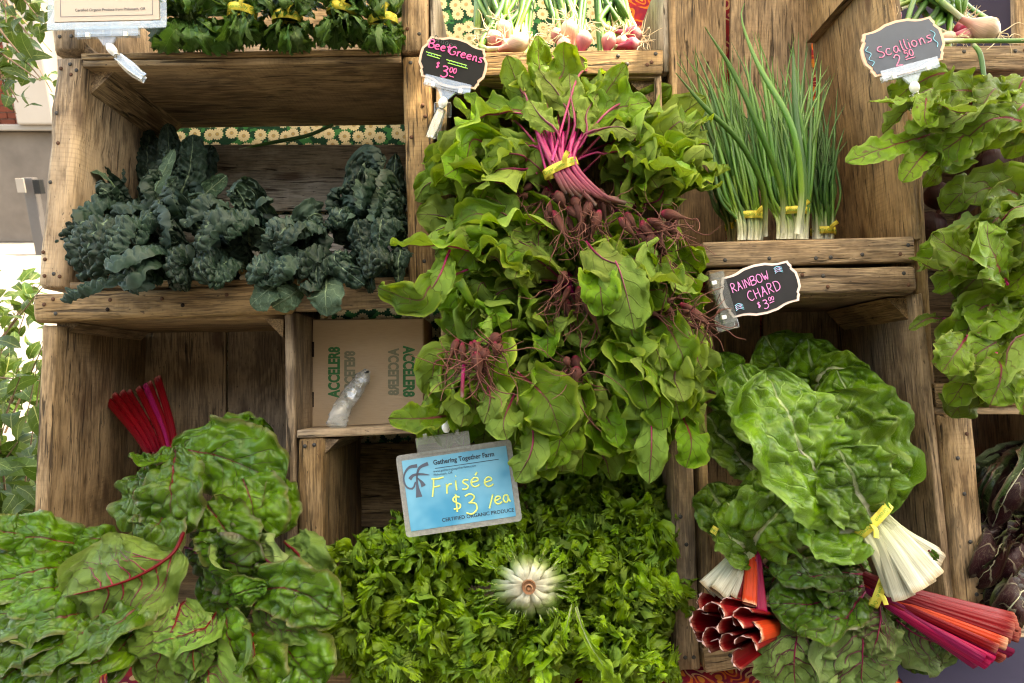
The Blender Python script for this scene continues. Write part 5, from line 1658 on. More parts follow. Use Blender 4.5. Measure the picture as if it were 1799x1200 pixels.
# ------------------------------------------------------------------ produce: roots
def root_part(parent, P, r, seed, hairs=5, hl=0.06, mat='beetroot'):
    """small tapering beet root with fine side roots; P runs from the crown to the tail"""
    rng = np.random.default_rng(seed)
    C, L = spline([np.asarray(p) for p in P], 16)
    tubes = [dict(P=C, r=[r * .45, r, r * 1.02, r * .7, r * .35, r * .2, r * .14, r * .09], nseg=9, n=16)]
    for h in range(hairs):
        k = rng.integers(3, 14)
        p = C[k]
        d = nrm(rng.normal(size=3) + nrm(C[-1] - C[0]) * 0.9 + np.array([0, -0.5, -0.2]))
        l = hl * (0.5 + rng.random())
        q = [p]
        for s in range(4):
            d = nrm(d + rng.normal(size=3) * 0.5 + np.array([0, 0, -0.1]))
            q.append(q[-1] + d * l / 4)
        tubes.append(dict(P=q, r=[0.0009, 0.0007, 0.0004], nseg=4, n=10, mi=1))
    return add_tubes('root', tubes, [MT[mat], MT['roothair']], parent)


def root_cluster(parent, at, rx, ry, Yj, n, seed, dirpx=(0, 60), L=55, r=6.5, hairs=6, hl=0.05):
    rng = np.random.default_rng(seed)
    for i in range(n):
        a = rng.random() * 6.28
        q = math.sqrt(rng.random())
        x, y = at[0] + q * math.cos(a) * rx, at[1] + q * math.sin(a) * ry
        Y = at[2] + rng.normal() * Yj - (1 - q) * Yj
        l = L * (0.6 + 0.7 * rng.random())
        dx, dy = dirpx[0] / 60 * l + rng.normal() * l * 0.35, dirpx[1] / 60 * l + rng.normal() * l * 0.35
        root_part(parent, [W(x, y, Y), W(x + dx * .4, y + dy * .4, Y - 0.006), W(x + dx, y + dy, Y + rng.normal() * 0.012)], r * PX * (0.55 + 0.7 * rng.random()), seed * 50 + i, hairs, hl)


# ------------------------------------------------------------------ the pile of beet greens
GB = 'bunches of beet greens piled in the centre'




b = bunch('beet_greens', 'topmost beet greens bunch fanning upward with magenta stalks and a yellow tie', 'beet greens', (985, 300, -0.08), GB)
tie = (982, 296, -0.10)
fan = [  # stalk way points and blade, from back to front; (points), width, flip, roll
    ([tie, (960, 250, -.02), (880, 180, .03), (850, 110, .02)], 80, 0, .2), ([tie, (1010, 230, -.02), (1050, 160, .03), (1040, 108, .03)], 85, 0, -.2),
    ([tie, (1000, 230, 0), (1000, 160, .03), (990, 96, .03)], 90, 1, .1), ([tie, (1040, 250, 0), (1130, 190, .02), (1180, 150, .0)], 90, 0, .4),
    ([tie, (940, 250, -.02), (850, 230, .0), (800, 170, -.01)], 85, 0, .5), ([tie, (1050, 260, -.03), (1150, 230, 0), (1240, 170, -.02)], 110, 1, .3),
    ([tie, (965, 220, -.06), (950, 140, -.02), (945, 62, -.03)], 78, 0, .25), ([tie, (945, 215, -.07), (915, 160, -.04), (890, 98, -.05)], 70, 1, -.3),
    ([tie, (950, 215, -.09), (880, 196, -.08), (818, 225, -.10), (795, 320, -.10)], 92, 0, 1.05), ([tie, (960, 225, -.09), (920, 195, -.07), (850, 190, -.06), (815, 165, -.07)], 88, 0, .3),
    ([tie, (1030, 225, -.09), (1050, 185, -.07), (1100, 112, -.06)], 58, 0, .6), ([tie, (1035, 235, -.09), (1070, 195, -.07), (1140, 178, -.06)], 115, 0, -.1),
    ([tie, (1000, 215, -.10), (985, 175, -.08), (945, 120, -.08)], 72, 1, .2), ([tie, (1010, 220, -.11), (1005, 180, -.09), (1000, 130, -.06)], 66, 1, -.4),
    ([tie, (1025, 250, -.11), (1030, 200, -.10), (1050, 165, -.08)], 60, 1, .5), ([tie, (980, 235, -.12), (950, 205, -.11), (930, 175, -.10)], 70, 1, 0),
    ([tie, (1020, 245, -.11), (1075, 225, -.11), (1120, 235, -.11)], 70, 1, -.5), ([tie, (935, 255, -.10), (890, 260, -.11), (860, 300, -.13)], 80, 0, .7),
    ([tie, (1040, 270, -.10), (1100, 265, -.11), (1160, 300, -.12)], 80, 0, -.5)]
spray(b, 'beet', tie, (1000, 165, 150, 70, 0), 22, -.02, .03, (45, 85), 115, .02, .35, .01, 91)
for P, w, fl, rl in fan:
    P = [(x + random.Random(w * 7 + i).uniform(-9, 9) * (i == 0), y, Y) for i, (x, y, Y) in enumerate(P)]
    leaf(b, 'beet', P, w * .9, (-1 if fl else 1) * (CAMV + np.array([0, 0, .4])), petiole=0.42, roll=rl, twist=.3)
for i in range(9):
    rng = random.Random(i + 40)
    x0, y0 = 968 + i * 5 + rng.uniform(-6, 6), 268 - abs(i - 4) * 2
    add_tubes('stalk', [dict(P=[W(x0 - 26 + i * 5, 238 - rng.uniform(0, 14), -.105), W(x0, 285, -.118), W(985 + i * 9, 325 + i * 2, -.12), W(995 + i * 13, 350 + rng.uniform(-12, 14), -.115)], r=[.0018, .0030, .0036, .0030], nseg=7, n=12)], MT['beetstem'], b)
band(b, W(984, 296, -.112), EZ * 0.9 - EX * 0.4, 0.024, 0.011, 0.55, 'Organically Grown', -1.2)
root_cluster(b, (1010, 358, -.105), 70, 30, .012, 18, 3, (25, 50), 56, 7.0, 4, .05)
root_cluster(b, (945, 345, -.08), 30, 26, .012, 6, 4, (-30, 40), 45, 6, 5, .05)

for (lab, tie_, regs, roots) in [
    ('beet greens bunch spreading left below the beet greens sign', (935, 335, -.03), [((825, 300, 105, 85, 0), 26, -.10, .0, 118)], (920, 340, -.05, 34, 20, 4, (10, 50))),
    ('beet greens bunch of pale turned leaves beside the scallions', (1105, 360, -.03), [((1170, 270, 100, 90, -15), 26, -.12, .0, 118)], (1125, 395, -.11, 60, 34, 14, (35, 50))),
    ('beet greens bunch with one long leaf reaching left over the kale crate rail', (985, 500, -.02), [((855, 420, 120, 80, 5), 30, -.13, -.02, 120)], (1000, 505, -.10, 34, 34, 8, (-10, 60))),
    ('beet greens bunch with drooping pale leaves left of the rainbow chard sign', (1030, 500, -.02), [((1140, 490, 120, 80, 15), 28, -.14, -.02, 125)], (1175, 552, -.11, 50, 24, 9, (50, 20))),
    ('beet greens bunch at the middle left beside the cardboard box', (860, 580, -.02), [((865, 545, 95, 65, 10), 20, -.12, -.02, 110)], (850, 605, -.13, 50, 32, 16, (-10, 45))),
    ('beet greens bunch at the centre between two root tangles', (1000, 640, .0), [((990, 590, 95, 50, 0), 18, -.12, -.04, 105)], (1005, 650, -.11, 32, 26, 7, (0, 55))),
    ('beet greens bunch at the lower right hanging beside the chard', (1090, 590, .0), [((1160, 670, 105, 100, 20), 34, -.15, -.04, 120)], None),
    ('beet greens bunch hanging over the blue frisee card', (870, 640, -.02), [((830, 710, 115, 70, -8), 26, -.13, -.04, 120)], None),
    ('beet greens bunch hanging lowest at the centre above the frisee', (1000, 690, -.02), [((960, 755, 95, 85, 0), 24, -.14, -.07, 125), ((1110, 770, 85, 62, -20), 16, -.11, -.05, 120)], None),
]:
    b = bunch('beet_greens', lab, 'beet greens', tie_, GB)
    sd = sum(map(ord, lab)) % 97
    for (reg, n, yc, ye, bl) in regs:
        spray(b, 'beet', tie_, reg, int(n * 1.3), yc, ye, (62, 98), bl, 0.03, 0.33, 0.022, sd)
    if roots:
        x, y, Y, rx, ry, n, dr = roots
        root_cluster(b, (x, y, Y), rx, ry, .012, n, sd + 5, dr, 55, 7.5, 6, .055)
    if sd % 2:
        add_tubes('stalk', [dict(P=[W(tie_[0], tie_[1], tie_[2] - .02), W(tie_[0] + 15, tie_[1] + 8, tie_[2] - .05)], r=.003, nseg=6, n=6)], MT['beetstem'], b)
    last = b
    if 'middle left' in lab:
        add_tubes('stalk', [dict(P=[W(815, 640, -.16), W(813, 665, -.16), W(812, 698, -.158)], r=.0024, nseg=6, n=6)], MT['beetstem'], b)
    if 'long leaf' in lab:
        leaf(b, 'beet', [(860, 440, -.10), (780, 432, -.14), (685, 428, -.13)], 82, CAMV + EZ * 1.4, roll=.5, petiole=.1)
        leaf(b, 'beet', [(830, 470, -.10), (760, 500, -.15), (735, 528, -.16), (663, 505, -.14)], 66, CAMV, roll=-.4, petiole=.1)
        leaf(b, 'beet', [(790, 440, -.12), (770, 490, -.15), (735, 540, -.15)], 64, -CAMV, roll=.2, petiole=.05)
    if 'drooping pale' in lab:
        leaf(b, 'beet', [(1060, 430, -.12), (1090, 480, -.17), (1115, 580, -.17)], 96, -CAMV - EZ * .3, roll=.1, petiole=.05)
        leaf(b, 'beet', [(1030, 425, -.11), (1060, 455, -.16), (1130, 478, -.16)], 84, -CAMV, roll=-.3, petiole=.05)
        leaf(b, 'beet', [(1050, 455, -.12), (1055, 510, -.17), (1060, 555, -.16)], 78, CAMV, roll=.3, petiole=.05)
    if 'lowest' in lab:
        leaf(b, 'beet', [(905, 650, -.10), (960, 700, -.165), (985, 765, -.17)], 110, CAMV, roll=-.1, petiole=.08, cup=.15)
        leaf(b, 'beet', [(935, 730, -.12), (935, 790, -.16), (905, 846, -.15)], 66, -CAMV, roll=.5, petiole=.05)
        leaf(b, 'beet', [(1140, 700, -.10), (1145, 770, -.14), (1140, 850, -.13)], 62, -CAMV, roll=.3, petiole=.05)
        leaf(b, 'beet', [(1200, 730, -.08), (1215, 780, -.12), (1205, 822, -.12)], 74, CAMV, roll=-.2, petiole=.05)
    if 'blue frisee' in lab:
        leaf(b, 'beet', [(790, 730, -.10), (740, 735, -.15), (682, 735, -.15)], 56, CAMV, roll=.4, petiole=.05)
        leaf(b, 'beet', [(850, 665, -.11), (862, 700, -.16), (850, 745, -.16)], 62, -CAMV, roll=.3, petiole=.05)
        leaf(b, 'beet', [(905, 690, -.11), (885, 740, -.165), (890, 772, -.165)], 72, -CAMV, roll=.2, petiole=.05)

# ------------------------------------------------------------------ right edge: bunched beets
GR = 'bunched beets in the right edge crate'
b = bunch('bunched_beets', 'bunch of beets with bitten leaves right below the scallions sign', 'beets', (1790, 200, .02), GR)
spray(b, 'beet_old', (1800, 198, .0), (1665, 215, 120, 85, 8), 20, -.12, -.02, (62, 95), 105, .03, .15, .03, 11)
leaf(b, 'beet_old', [(1640, 235, -.06), (1570, 255, -.10), (1486, 285, -.11)], 62, CAMV + EZ * .3, roll=.1, petiole=.05, cup=.2)
leaf(b, 'beet_old', [(1620, 170, -.06), (1570, 180, -.09), (1526, 178, -.09)], 52, CAMV + EZ, roll=.3, petiole=.05)
leaf(b, 'beet_old', [(1630, 165, -.08), (1625, 195, -.12), (1630, 228, -.12)], 62, CAMV, petiole=.04, cup=.1)
leaf(b, 'beet_old', [(1650, 180, -.10), (1680, 195, -.14), (1715, 195, -.14)], 56, CAMV, roll=-.3, petiole=.04)
leaf(b, 'beet_old', [(1640, 255, -.06), (1615, 280, -.10), (1585, 320, -.10)], 56, CAMV, roll=.5, petiole=.04)
for i in range(7):
    add_tubes('stalk', [dict(P=[W(1740, 190 + i * 4, -.06), W(1790, 192 + i * 4.5, -.075), W(1850, 196 + i * 4.5, -.06)], r=.0032, nseg=7, n=8)], MT['darkstem'], b)
band(b, W(1797, 206, -.068), EX, .021, .010, .6, 'Organically Grown', .4, False)
b2 = bunch('bunched_beets', 'bunch of beets with broad upright leaves in the middle of the right edge', 'beets', (1790, 400, .02), GR)
spray(b2, 'beet_old', (1800, 400, .03), (1735, 450, 120, 140, 0), 24, -.12, -.03, (75, 120), 130, .03, .12, .03, 12)
leaf(b2, 'beet_old', [(1770, 500, -.10), (1740, 430, -.15), (1735, 388, -.15)], 104, CAMV, roll=.1, petiole=.05, cup=.3)
leaf(b2, 'beet_old', [(1730, 470, -.09), (1680, 440, -.13), (1638, 410, -.13)], 92, CAMV, roll=.1, petiole=.05, cup=.2)
leaf(b2, 'beet_old', [(1680, 470, -.09), (1640, 470, -.12), (1597, 452, -.12)], 56, CAMV + EZ, roll=.4, petiole=.05)
leaf(b2, 'beet_old', [(1660, 560, -.06), (1630, 560, -.08), (1597, 580, -.08)], 26, CAMV, roll=.6, petiole=.05)
leaf(b2, 'beet_old', [(1760, 390, -.10), (1780, 370, -.14), (1810, 360, -.14)], 90, CAMV, roll=-.1, petiole=.05)
b3 = bunch('bunched_beets', 'bunch of beets with leaves hanging over the lower board at the right edge', 'beets', (1790, 560, .02), GR)
spray(b3, 'beet_old', (1800, 560, .03), (1730, 620, 95, 85, 0), 22, -.12, -.04, (75, 115), 125, .03, .15, .04, 13)
leaf(b3, 'beet_old', [(1700, 590, -.10), (1680, 620, -.13), (1655, 655, -.13)], 84, CAMV, roll=.1, petiole=.05, cup=.1)
leaf(b3, 'beet_old', [(1750, 620, -.11), (1760, 660, -.14), (1740, 712, -.14)], 84, CAMV, roll=.3, petiole=.05, cup=.1)
leaf(b3, 'beet_old', [(1790, 650, -.11), (1800, 690, -.14), (1800, 730, -.14)], 70, CAMV, roll=.0, petiole=.05)
for (x, y, Y, r, lab) in [(1690, 345, .05, 34, 'large dark beet root hanging above the broad beet leaves'), (1632, 400, .08, 30, 'dark beet root in the shadow beside the crate side'), (1650, 345, .12, 28, 'dark beet root deepest in the right edge crate'), (1745, 290, .07, 30, 'dark beet root half hidden behind the top bitten leaves')]:
    t = thing('beet', lab, 'beet', W(x, y, Y), 'loose big beet roots')
    rr = r * PX
    o = W(x, y, Y)
    add_tubes('bulb', [dict(P=[o + EZ * rr * 1.0, o, o - EZ * rr * 1.0], r=[rr * .25, rr * .75, rr * .98, rr, rr * .95, rr * .7, rr * .2], nseg=16, n=16)], MT['beetball'], t)
    add_tubes('tail', [dict(P=[o - EZ * rr * .95, o - EZ * rr * 1.6 - EX * rr * .4, o - EZ * rr * 2.2 - EX * rr * .3], r=[rr * .18, .002, .0008], nseg=6, n=8)], MT['roothair'], t)

# ------------------------------------------------------------------ dark kale
GK = 'bunches of dark kale in the upper left crate'
kale = {
    ('kale_bunch', 'kale bunch standing upright at the back left of its crate', (260, 420, .15)): [
        ([(250, 400, .16), (240, 330, .17), (215, 245, .18)], 62, 0), ([(265, 400, .15), (258, 320, .15), (262, 228, .17)], 56, 0),
        ([(280, 400, .14), (295, 310, .13), (295, 216, .14)], 58, .3), ([(290, 400, .13), (330, 310, .11), (340, 236, .12)], 70, .3),
        ([(300, 400, .16), (345, 320, .16), (372, 255, .17)], 60, .2), ([(220, 390, .13), (195, 310, .12), (165, 255, .12)], 64, -.5),
        ([(235, 400, .12), (210, 340, .10), (175, 300, .08), (130, 292, .06)], 52, -.9), ([(255, 410, .10), (280, 350, .07), (300, 262, .06)], 44, 1.2),
        ([(310, 390, .12), (355, 345, .10), (395, 310, .10)], 40, .9), ([(230, 400, .17), (232, 320, .185), (238, 222, .19)], 60, 0)],
    ('kale_bunch', 'kale bunch of tightly puckered leaves at the front left of its crate', (270, 430, .06)): [
        ([(240, 380, .06), (190, 350, .0), (142, 370, -.02), (135, 400, -.02)], 56, .3), ([(230, 400, .05), (160, 385, -.03), (122, 430, -.05), (140, 478, -.04)], 58, .4),
        ([(260, 400, .03), (195, 388, -.06), (155, 430, -.09), (165, 488, -.07)], 66, .2), ([(280, 410, .02), (235, 385, -.06), (205, 400, -.09), (190, 455, -.10)], 60, .1),
        ([(270, 380, .05), (235, 362, -.01), (200, 372, -.03)], 58, .3), ([(310, 400, .03), (275, 375, -.04), (245, 395, -.07), (240, 430, -.08)], 52, -.2),
        ([(300, 450, .0), (255, 440, -.08), (215, 450, -.11), (185, 470, -.11)], 66, .5), ([(300, 470, .0), (260, 465, -.08), (235, 480, -.10), (215, 500, -.09)], 60, .5),
        ([(280, 480, .0), (225, 485, -.06), (160, 500, -.08), (106, 526, -.07)], 40, .2), ([(290, 480, -.02), (255, 490, -.07), (225, 512, -.08)], 48, .2),
        ([(200, 440, .04), (170, 460, .0), (160, 490, .0)], 60, 0), ([(250, 430, .06), (220, 440, .02), (210, 490, .0)], 70, 0)],
    ('kale_bunch', 'kale bunch with grey green leaves arching over the middle of the crate', (370, 430, .06)): [
        ([(320, 400, .05), (285, 360, .0), (265, 330, -.01), (280, 300, .0)], 46, .7), ([(320, 420, .03), (300, 370, -.03), (290, 335, -.03), (310, 310, -.02)], 40, .8),
        ([(310, 470, .02), (290, 430, -.05), (285, 390, -.06), (270, 360, -.04)], 46, .4), ([(370, 400, .05), (355, 355, -.01), (330, 345, -.03)], 52, .3),
        ([(400, 410, .03), (390, 360, -.04), (350, 350, -.07), (325, 400, -.08)], 54, .1), ([(420, 420, .02), (400, 375, -.06), (370, 385, -.10), (345, 440, -.10)], 66, 0),
        ([(430, 400, .04), (430, 360, -.01), (415, 335, -.02), (400, 345, -.03)], 44, -.3), ([(440, 430, .02), (430, 380, -.05), (410, 385, -.08), (395, 420, -.09)], 62, -.3),
        ([(450, 380, .05), (450, 340, .0), (420, 322, -.01), (410, 330, -.02)], 42, -.3), ([(340, 450, .0), (310, 440, -.07), (300, 470, -.09), (330, 500, -.08)], 56, .2),
        ([(390, 460, .0), (365, 440, -.07), (350, 470, -.10), (370, 500, -.09)], 58, 0), ([(420, 470, .0), (400, 460, -.06), (380, 490, -.09), (385, 508, -.08)], 50, 0),
        ([(360, 430, .06), (340, 450, .02), (330, 490, .0)], 80, 0), ([(300, 490, -.01), (320, 495, -.06), (330, 512, -.06)], 40, 0)],
    ('kale_bunch', 'kale bunch with two flat veined undersides hanging over the rail', (520, 440, .06)): [
        ([(480, 430, .04), (470, 380, -.01), (455, 355, -.03), (480, 350, -.03)], 44, .3), ([(520, 440, .03), (505, 400, -.04), (480, 390, -.07), (462, 425, -.08)], 56, .1),
        ([(540, 440, .02), (525, 405, -.05), (500, 405, -.09), (480, 440, -.09)], 58, 0), ([(560, 440, .03), (555, 400, -.03), (535, 395, -.06), (520, 420, -.07)], 56, -.2),
        ([(500, 470, .0), (470, 450, -.07), (445, 470, -.10), (440, 500, -.09)], 62, .2), ([(540, 470, .0), (515, 450, -.07), (490, 470, -.10), (480, 505, -.09)], 58, .1),
        ([(560, 470, .0), (550, 440, -.06), (530, 455, -.09), (530, 490, -.09)], 54, 0), ([(590, 480, .01), (570, 455, -.05), (555, 475, -.08), (560, 508, -.08)], 52, -.1),
        ([(510, 490, -.02), (480, 490, -.07), (450, 500, -.09)], 44, .4), ([(560, 500, -.02), (550, 500, -.07), (525, 505, -.09)], 44, .2),
        ([(500, 430, .06), (490, 460, .02), (500, 500, .0)], 90, 0)],
    ('kale_bunch', 'tall kale bunch leaning on the right side of its crate', (660, 430, .08)): [
        ([(650, 420, .10), (640, 340, .09), (650, 262, .11)], 84, 0), ([(690, 420, .09), (690, 340, .08), (695, 270, .09)], 70, .2),
        ([(640, 420, .06), (622, 350, .03), (640, 285, .03), (670, 300, .01)], 72, .2), ([(670, 420, .05), (665, 350, .0), (655, 325, -.02), (640, 370, -.04)], 70, .1),
        ([(690, 430, .04), (690, 350, -.01), (680, 325, -.03), (660, 390, -.06)], 64, 0), ([(710, 430, .04), (700, 370, -.01), (690, 350, -.03), (680, 410, -.06)], 58, -.2),
        ([(640, 440, .05), (620, 390, .0), (600, 370, -.02), (592, 400, -.03)], 56, .3), ([(620, 440, .06), (600, 400, .03), (590, 350, .03), (605, 330, .02)], 40, .8),
        ([(700, 440, .02), (690, 390, -.04), (672, 390, -.07), (665, 440, -.08)], 60, 0), ([(660, 440, .02), (645, 395, -.04), (630, 400, -.06), (640, 445, -.07)], 60, 0),
        ([(680, 470, .0), (670, 440, -.06), (650, 450, -.10), (645, 490, -.09)], 72, .1), ([(630, 470, .0), (600, 445, -.05), (590, 460, -.07), (640, 500, -.08)], 54, .3),
        ([(700, 470, .0), (705, 440, -.04), (700, 460, -.06), (700, 500, -.06)], 44, 0), ([(620, 490, .0), (635, 480, -.05), (650, 500, -.07), (652, 515, -.06)], 36, .2),
        ([(660, 430, .08), (650, 450, .03), (640, 490, .0)], 96, 0)],
}
for (nm, lab, at), ls in kale.items():
    b = bunch(nm, lab, 'kale', at, GK)
    for i, (P, w, rl) in enumerate(ls):
        up = 'standing' in lab
        leaf(b, 'kale', P, w * (1.18 if not up else 1.05), CAMV + EZ * (0.9 if not up else 0.2), roll=rl, cup=(-1.7 if not up else -0.7), petiole=0.02)
    if 'standing' in lab:
        leaf(b, 'kale_back', [(250, 400, .06), (270, 340, .045), (306, 262, .04)], 34, -CAMV + EX * .6, roll=.4, petiole=.02)
        leaf(b, 'kale_back', [(320, 380, .10), (355, 345, .085), (398, 308, .09)], 44, CAMV, roll=.6, petiole=.02)
        leaf(b, 'kale_back', [(215, 350, .08), (180, 305, .05), (132, 292, .04)], 40, -CAMV - EZ, roll=.5, petiole=.02)
    if 'undersides' in lab:
        leaf(b, 'kale_back', [(575, 480, -.04), (572, 515, -.085), (574, 556, -.08)], 72, -CAMV, roll=.1, petiole=.05, cup=.2)
        leaf(b, 'kale_back', [(500, 495, -.04), (470, 510, -.08), (440, 536, -.075)], 66, -CAMV, roll=.3, petiole=.05, cup=.3)
        leaf(b, 'kale_back', [(530, 505, -.04), (510, 520, -.075), (478, 540, -.07)], 52, -CAMV, roll=-.4, petiole=.05, cup=.3)
        leaf(b, 'kale_back', [(610, 400, .05), (590, 395, .03), (555, 405, .04)], 44, CAMV, roll=.9, petiole=.05)
    fill = {'standing': ((255, 330, 80, 80, 0), 5, .10, .17), 'tightly': ((200, 430, 90, 75, 0), 9, -.04, .05), 'arching': ((355, 430, 85, 75, 0), 9, -.05, .05), 'undersides': ((515, 455, 85, 55, 0), 9, -.05, .05), 'leaning': ((655, 400, 55, 100, 0), 8, .0, .09)}
    for key, (reg, n, yc, ye) in fill.items():
        if key in lab:
            spray(b, 'kale', (at[0], at[1] + 15, at[2] + .04), reg, n, yc, ye, (52, 78), 150, .05, 0.0, .03, len(lab), .3, .2, hj=.3)
    for k in range(5):
        x, y, Y = at
        add_tubes('stalk', [dict(P=[W(x - 20 + k * 10, y + 30, Y + .02), W(x - 14 + k * 7, y - 5, Y + .03), W(x - 16 + k * 8, y - 60, Y + .07)], r=.003, nseg=6, n=7)], MT['kalestem'], b)
t = add_tubes('onion_leaf', [dict(P=[W(420, 262, .235), W(480, 250, .225), W(540, 238, .225), (W(585, 219, .235))], r=[.0012, .0034, .0036, .003], nseg=7, n=14)], MT['scallion_dark'], None)
tag(t, 'single green onion leaf lying on the grey board behind the kale', 'onion leaf')

# ------------------------------------------------------------------ shrubs at the left
LM = []
for k in range(8):
    V, F, uv, vein, mi = leaf_geo([np.array([0, 0, 0]), np.array([.5, 0, .06 + .02 * k]), np.array([1, 0, -.05 - .03 * k])], .5, dict(res=(7, 5), outline=o_oval, edge=.04, edgef=3, cup=.35, ruf=.03, ruff=2, veins=(4, .8), mid=.02, groove=.0, wob=.02, stem=0.0, mats=[]), 500 + k, np.array([0, 0, 1.0]))
    LM.append(mesh_np('leaf', V, F, uv, vein, mi))
    LM[-1].materials.append(MT['shrub'])


def shrub(name, lab, twigs, nl, size, seed, group=None):
    rng = np.random.default_rng(seed)
    t = thing(name, lab, 'shrub', twigs[0][0], group)
    tubes = []
    for P in twigs:
        r = .006 if len(P) > 3 else .004
        tubes.append(dict(P=P, r=[r, r * .7, r * .3], nseg=5, n=12))
    add_tubes('branches', tubes, MT['bark'], t)
    cs = [spline(P, 30)[0] for P in twigs]
    per = max(1, nl // len(cs))
    for C in cs:
        for i in range(per):
            k = rng.integers(6, 30)
            p = C[k] + rng.normal(size=3) * size * .45
            d = nrm(C[min(29, k + 1)] - C[k - 1] + rng.normal(size=3) * .9 + np.array([0, 0, -.15]))
            n = nrm(np.array([0, -.25, 1.0]) + rng.normal(size=3) * .55)
            y = nrm(np.cross(n, d))
            z = np.cross(d, y)
            s = size * rng.uniform(.6, 1.15)
            link('leaf', LM[rng.integers(8)], None, t, frame(d * s, y * s, z * s, p))
    return t


rng = np.random.default_rng(21)
tw = []
for i in range(16):     # high twigs coming in from the upper left
    D = rng.uniform(1.5, 2.3)
    x0, y0 = rng.uniform(-120, 40), rng.uniform(-160, 40)
    x1, y1 = rng.uniform(10, 95), rng.uniform(20, 230)
    f = lambda x, y, D: CAM + (Fw + EX * ((x - 899.5) / FPX) - Up * ((y - 600) / FPX)) * D
    tw.append([f(x0, y0, D), f((x0 + x1) / 2 - 12, (y0 + y1) / 2 - 6, D - .1), f(x1, y1, D - .15)])
shrub('shrub', 'tall thin twigged shrub with small light leaves at the upper left', tw, 260, .052, 31)
tw = []
for i in range(26):
    D = rng.uniform(1.5, 2.2)
    x0, y0 = rng.uniform(-160, 110), rng.uniform(980, 1150)
    x1, y1 = rng.uniform(-60, 100), rng.uniform(640, 930)
    tw.append([f(x0, y0, D + .1), f((x0 + x1) / 2, (y0 + y1) / 2, D), f(x1, y1, D - .1)])
shrub('shrub', 'dense green shrub low at the left edge behind the spilling chard', tw, 300, .088, 32)
tw = []
for i in range(22):
    D = rng.uniform(2.2, 3.4)
    x0, y0 = rng.uniform(-160, 20), rng.uniform(640, 800)
    x1, y1 = rng.uniform(-20, 100), rng.uniform(470, 690)
    tw.append([f(x0, y0, D), f((x0 + x1) / 2, (y0 + y1) / 2, D), f(x1, y1, D - .1)])
shrub('shrub', 'loose sunlit shrub in front of the white pavement', tw, 240, .085, 33)
tw = []
for i in range(30):
    D = rng.uniform(2.0, 3.0)
    x0, y0 = rng.uniform(-200, 110), rng.uniform(980, 1150)
    x1, y1 = rng.uniform(-80, 100), rng.uniform(720, 930)
    tw.append([f(x0, y0, D + .1), f((x0 + x1) / 2, (y0 + y1) / 2, D), f(x1, y1, D - .1)])
shrub('shrub', 'darker shrub deeper behind the dense one at the lower left', tw, 300, .085, 34)

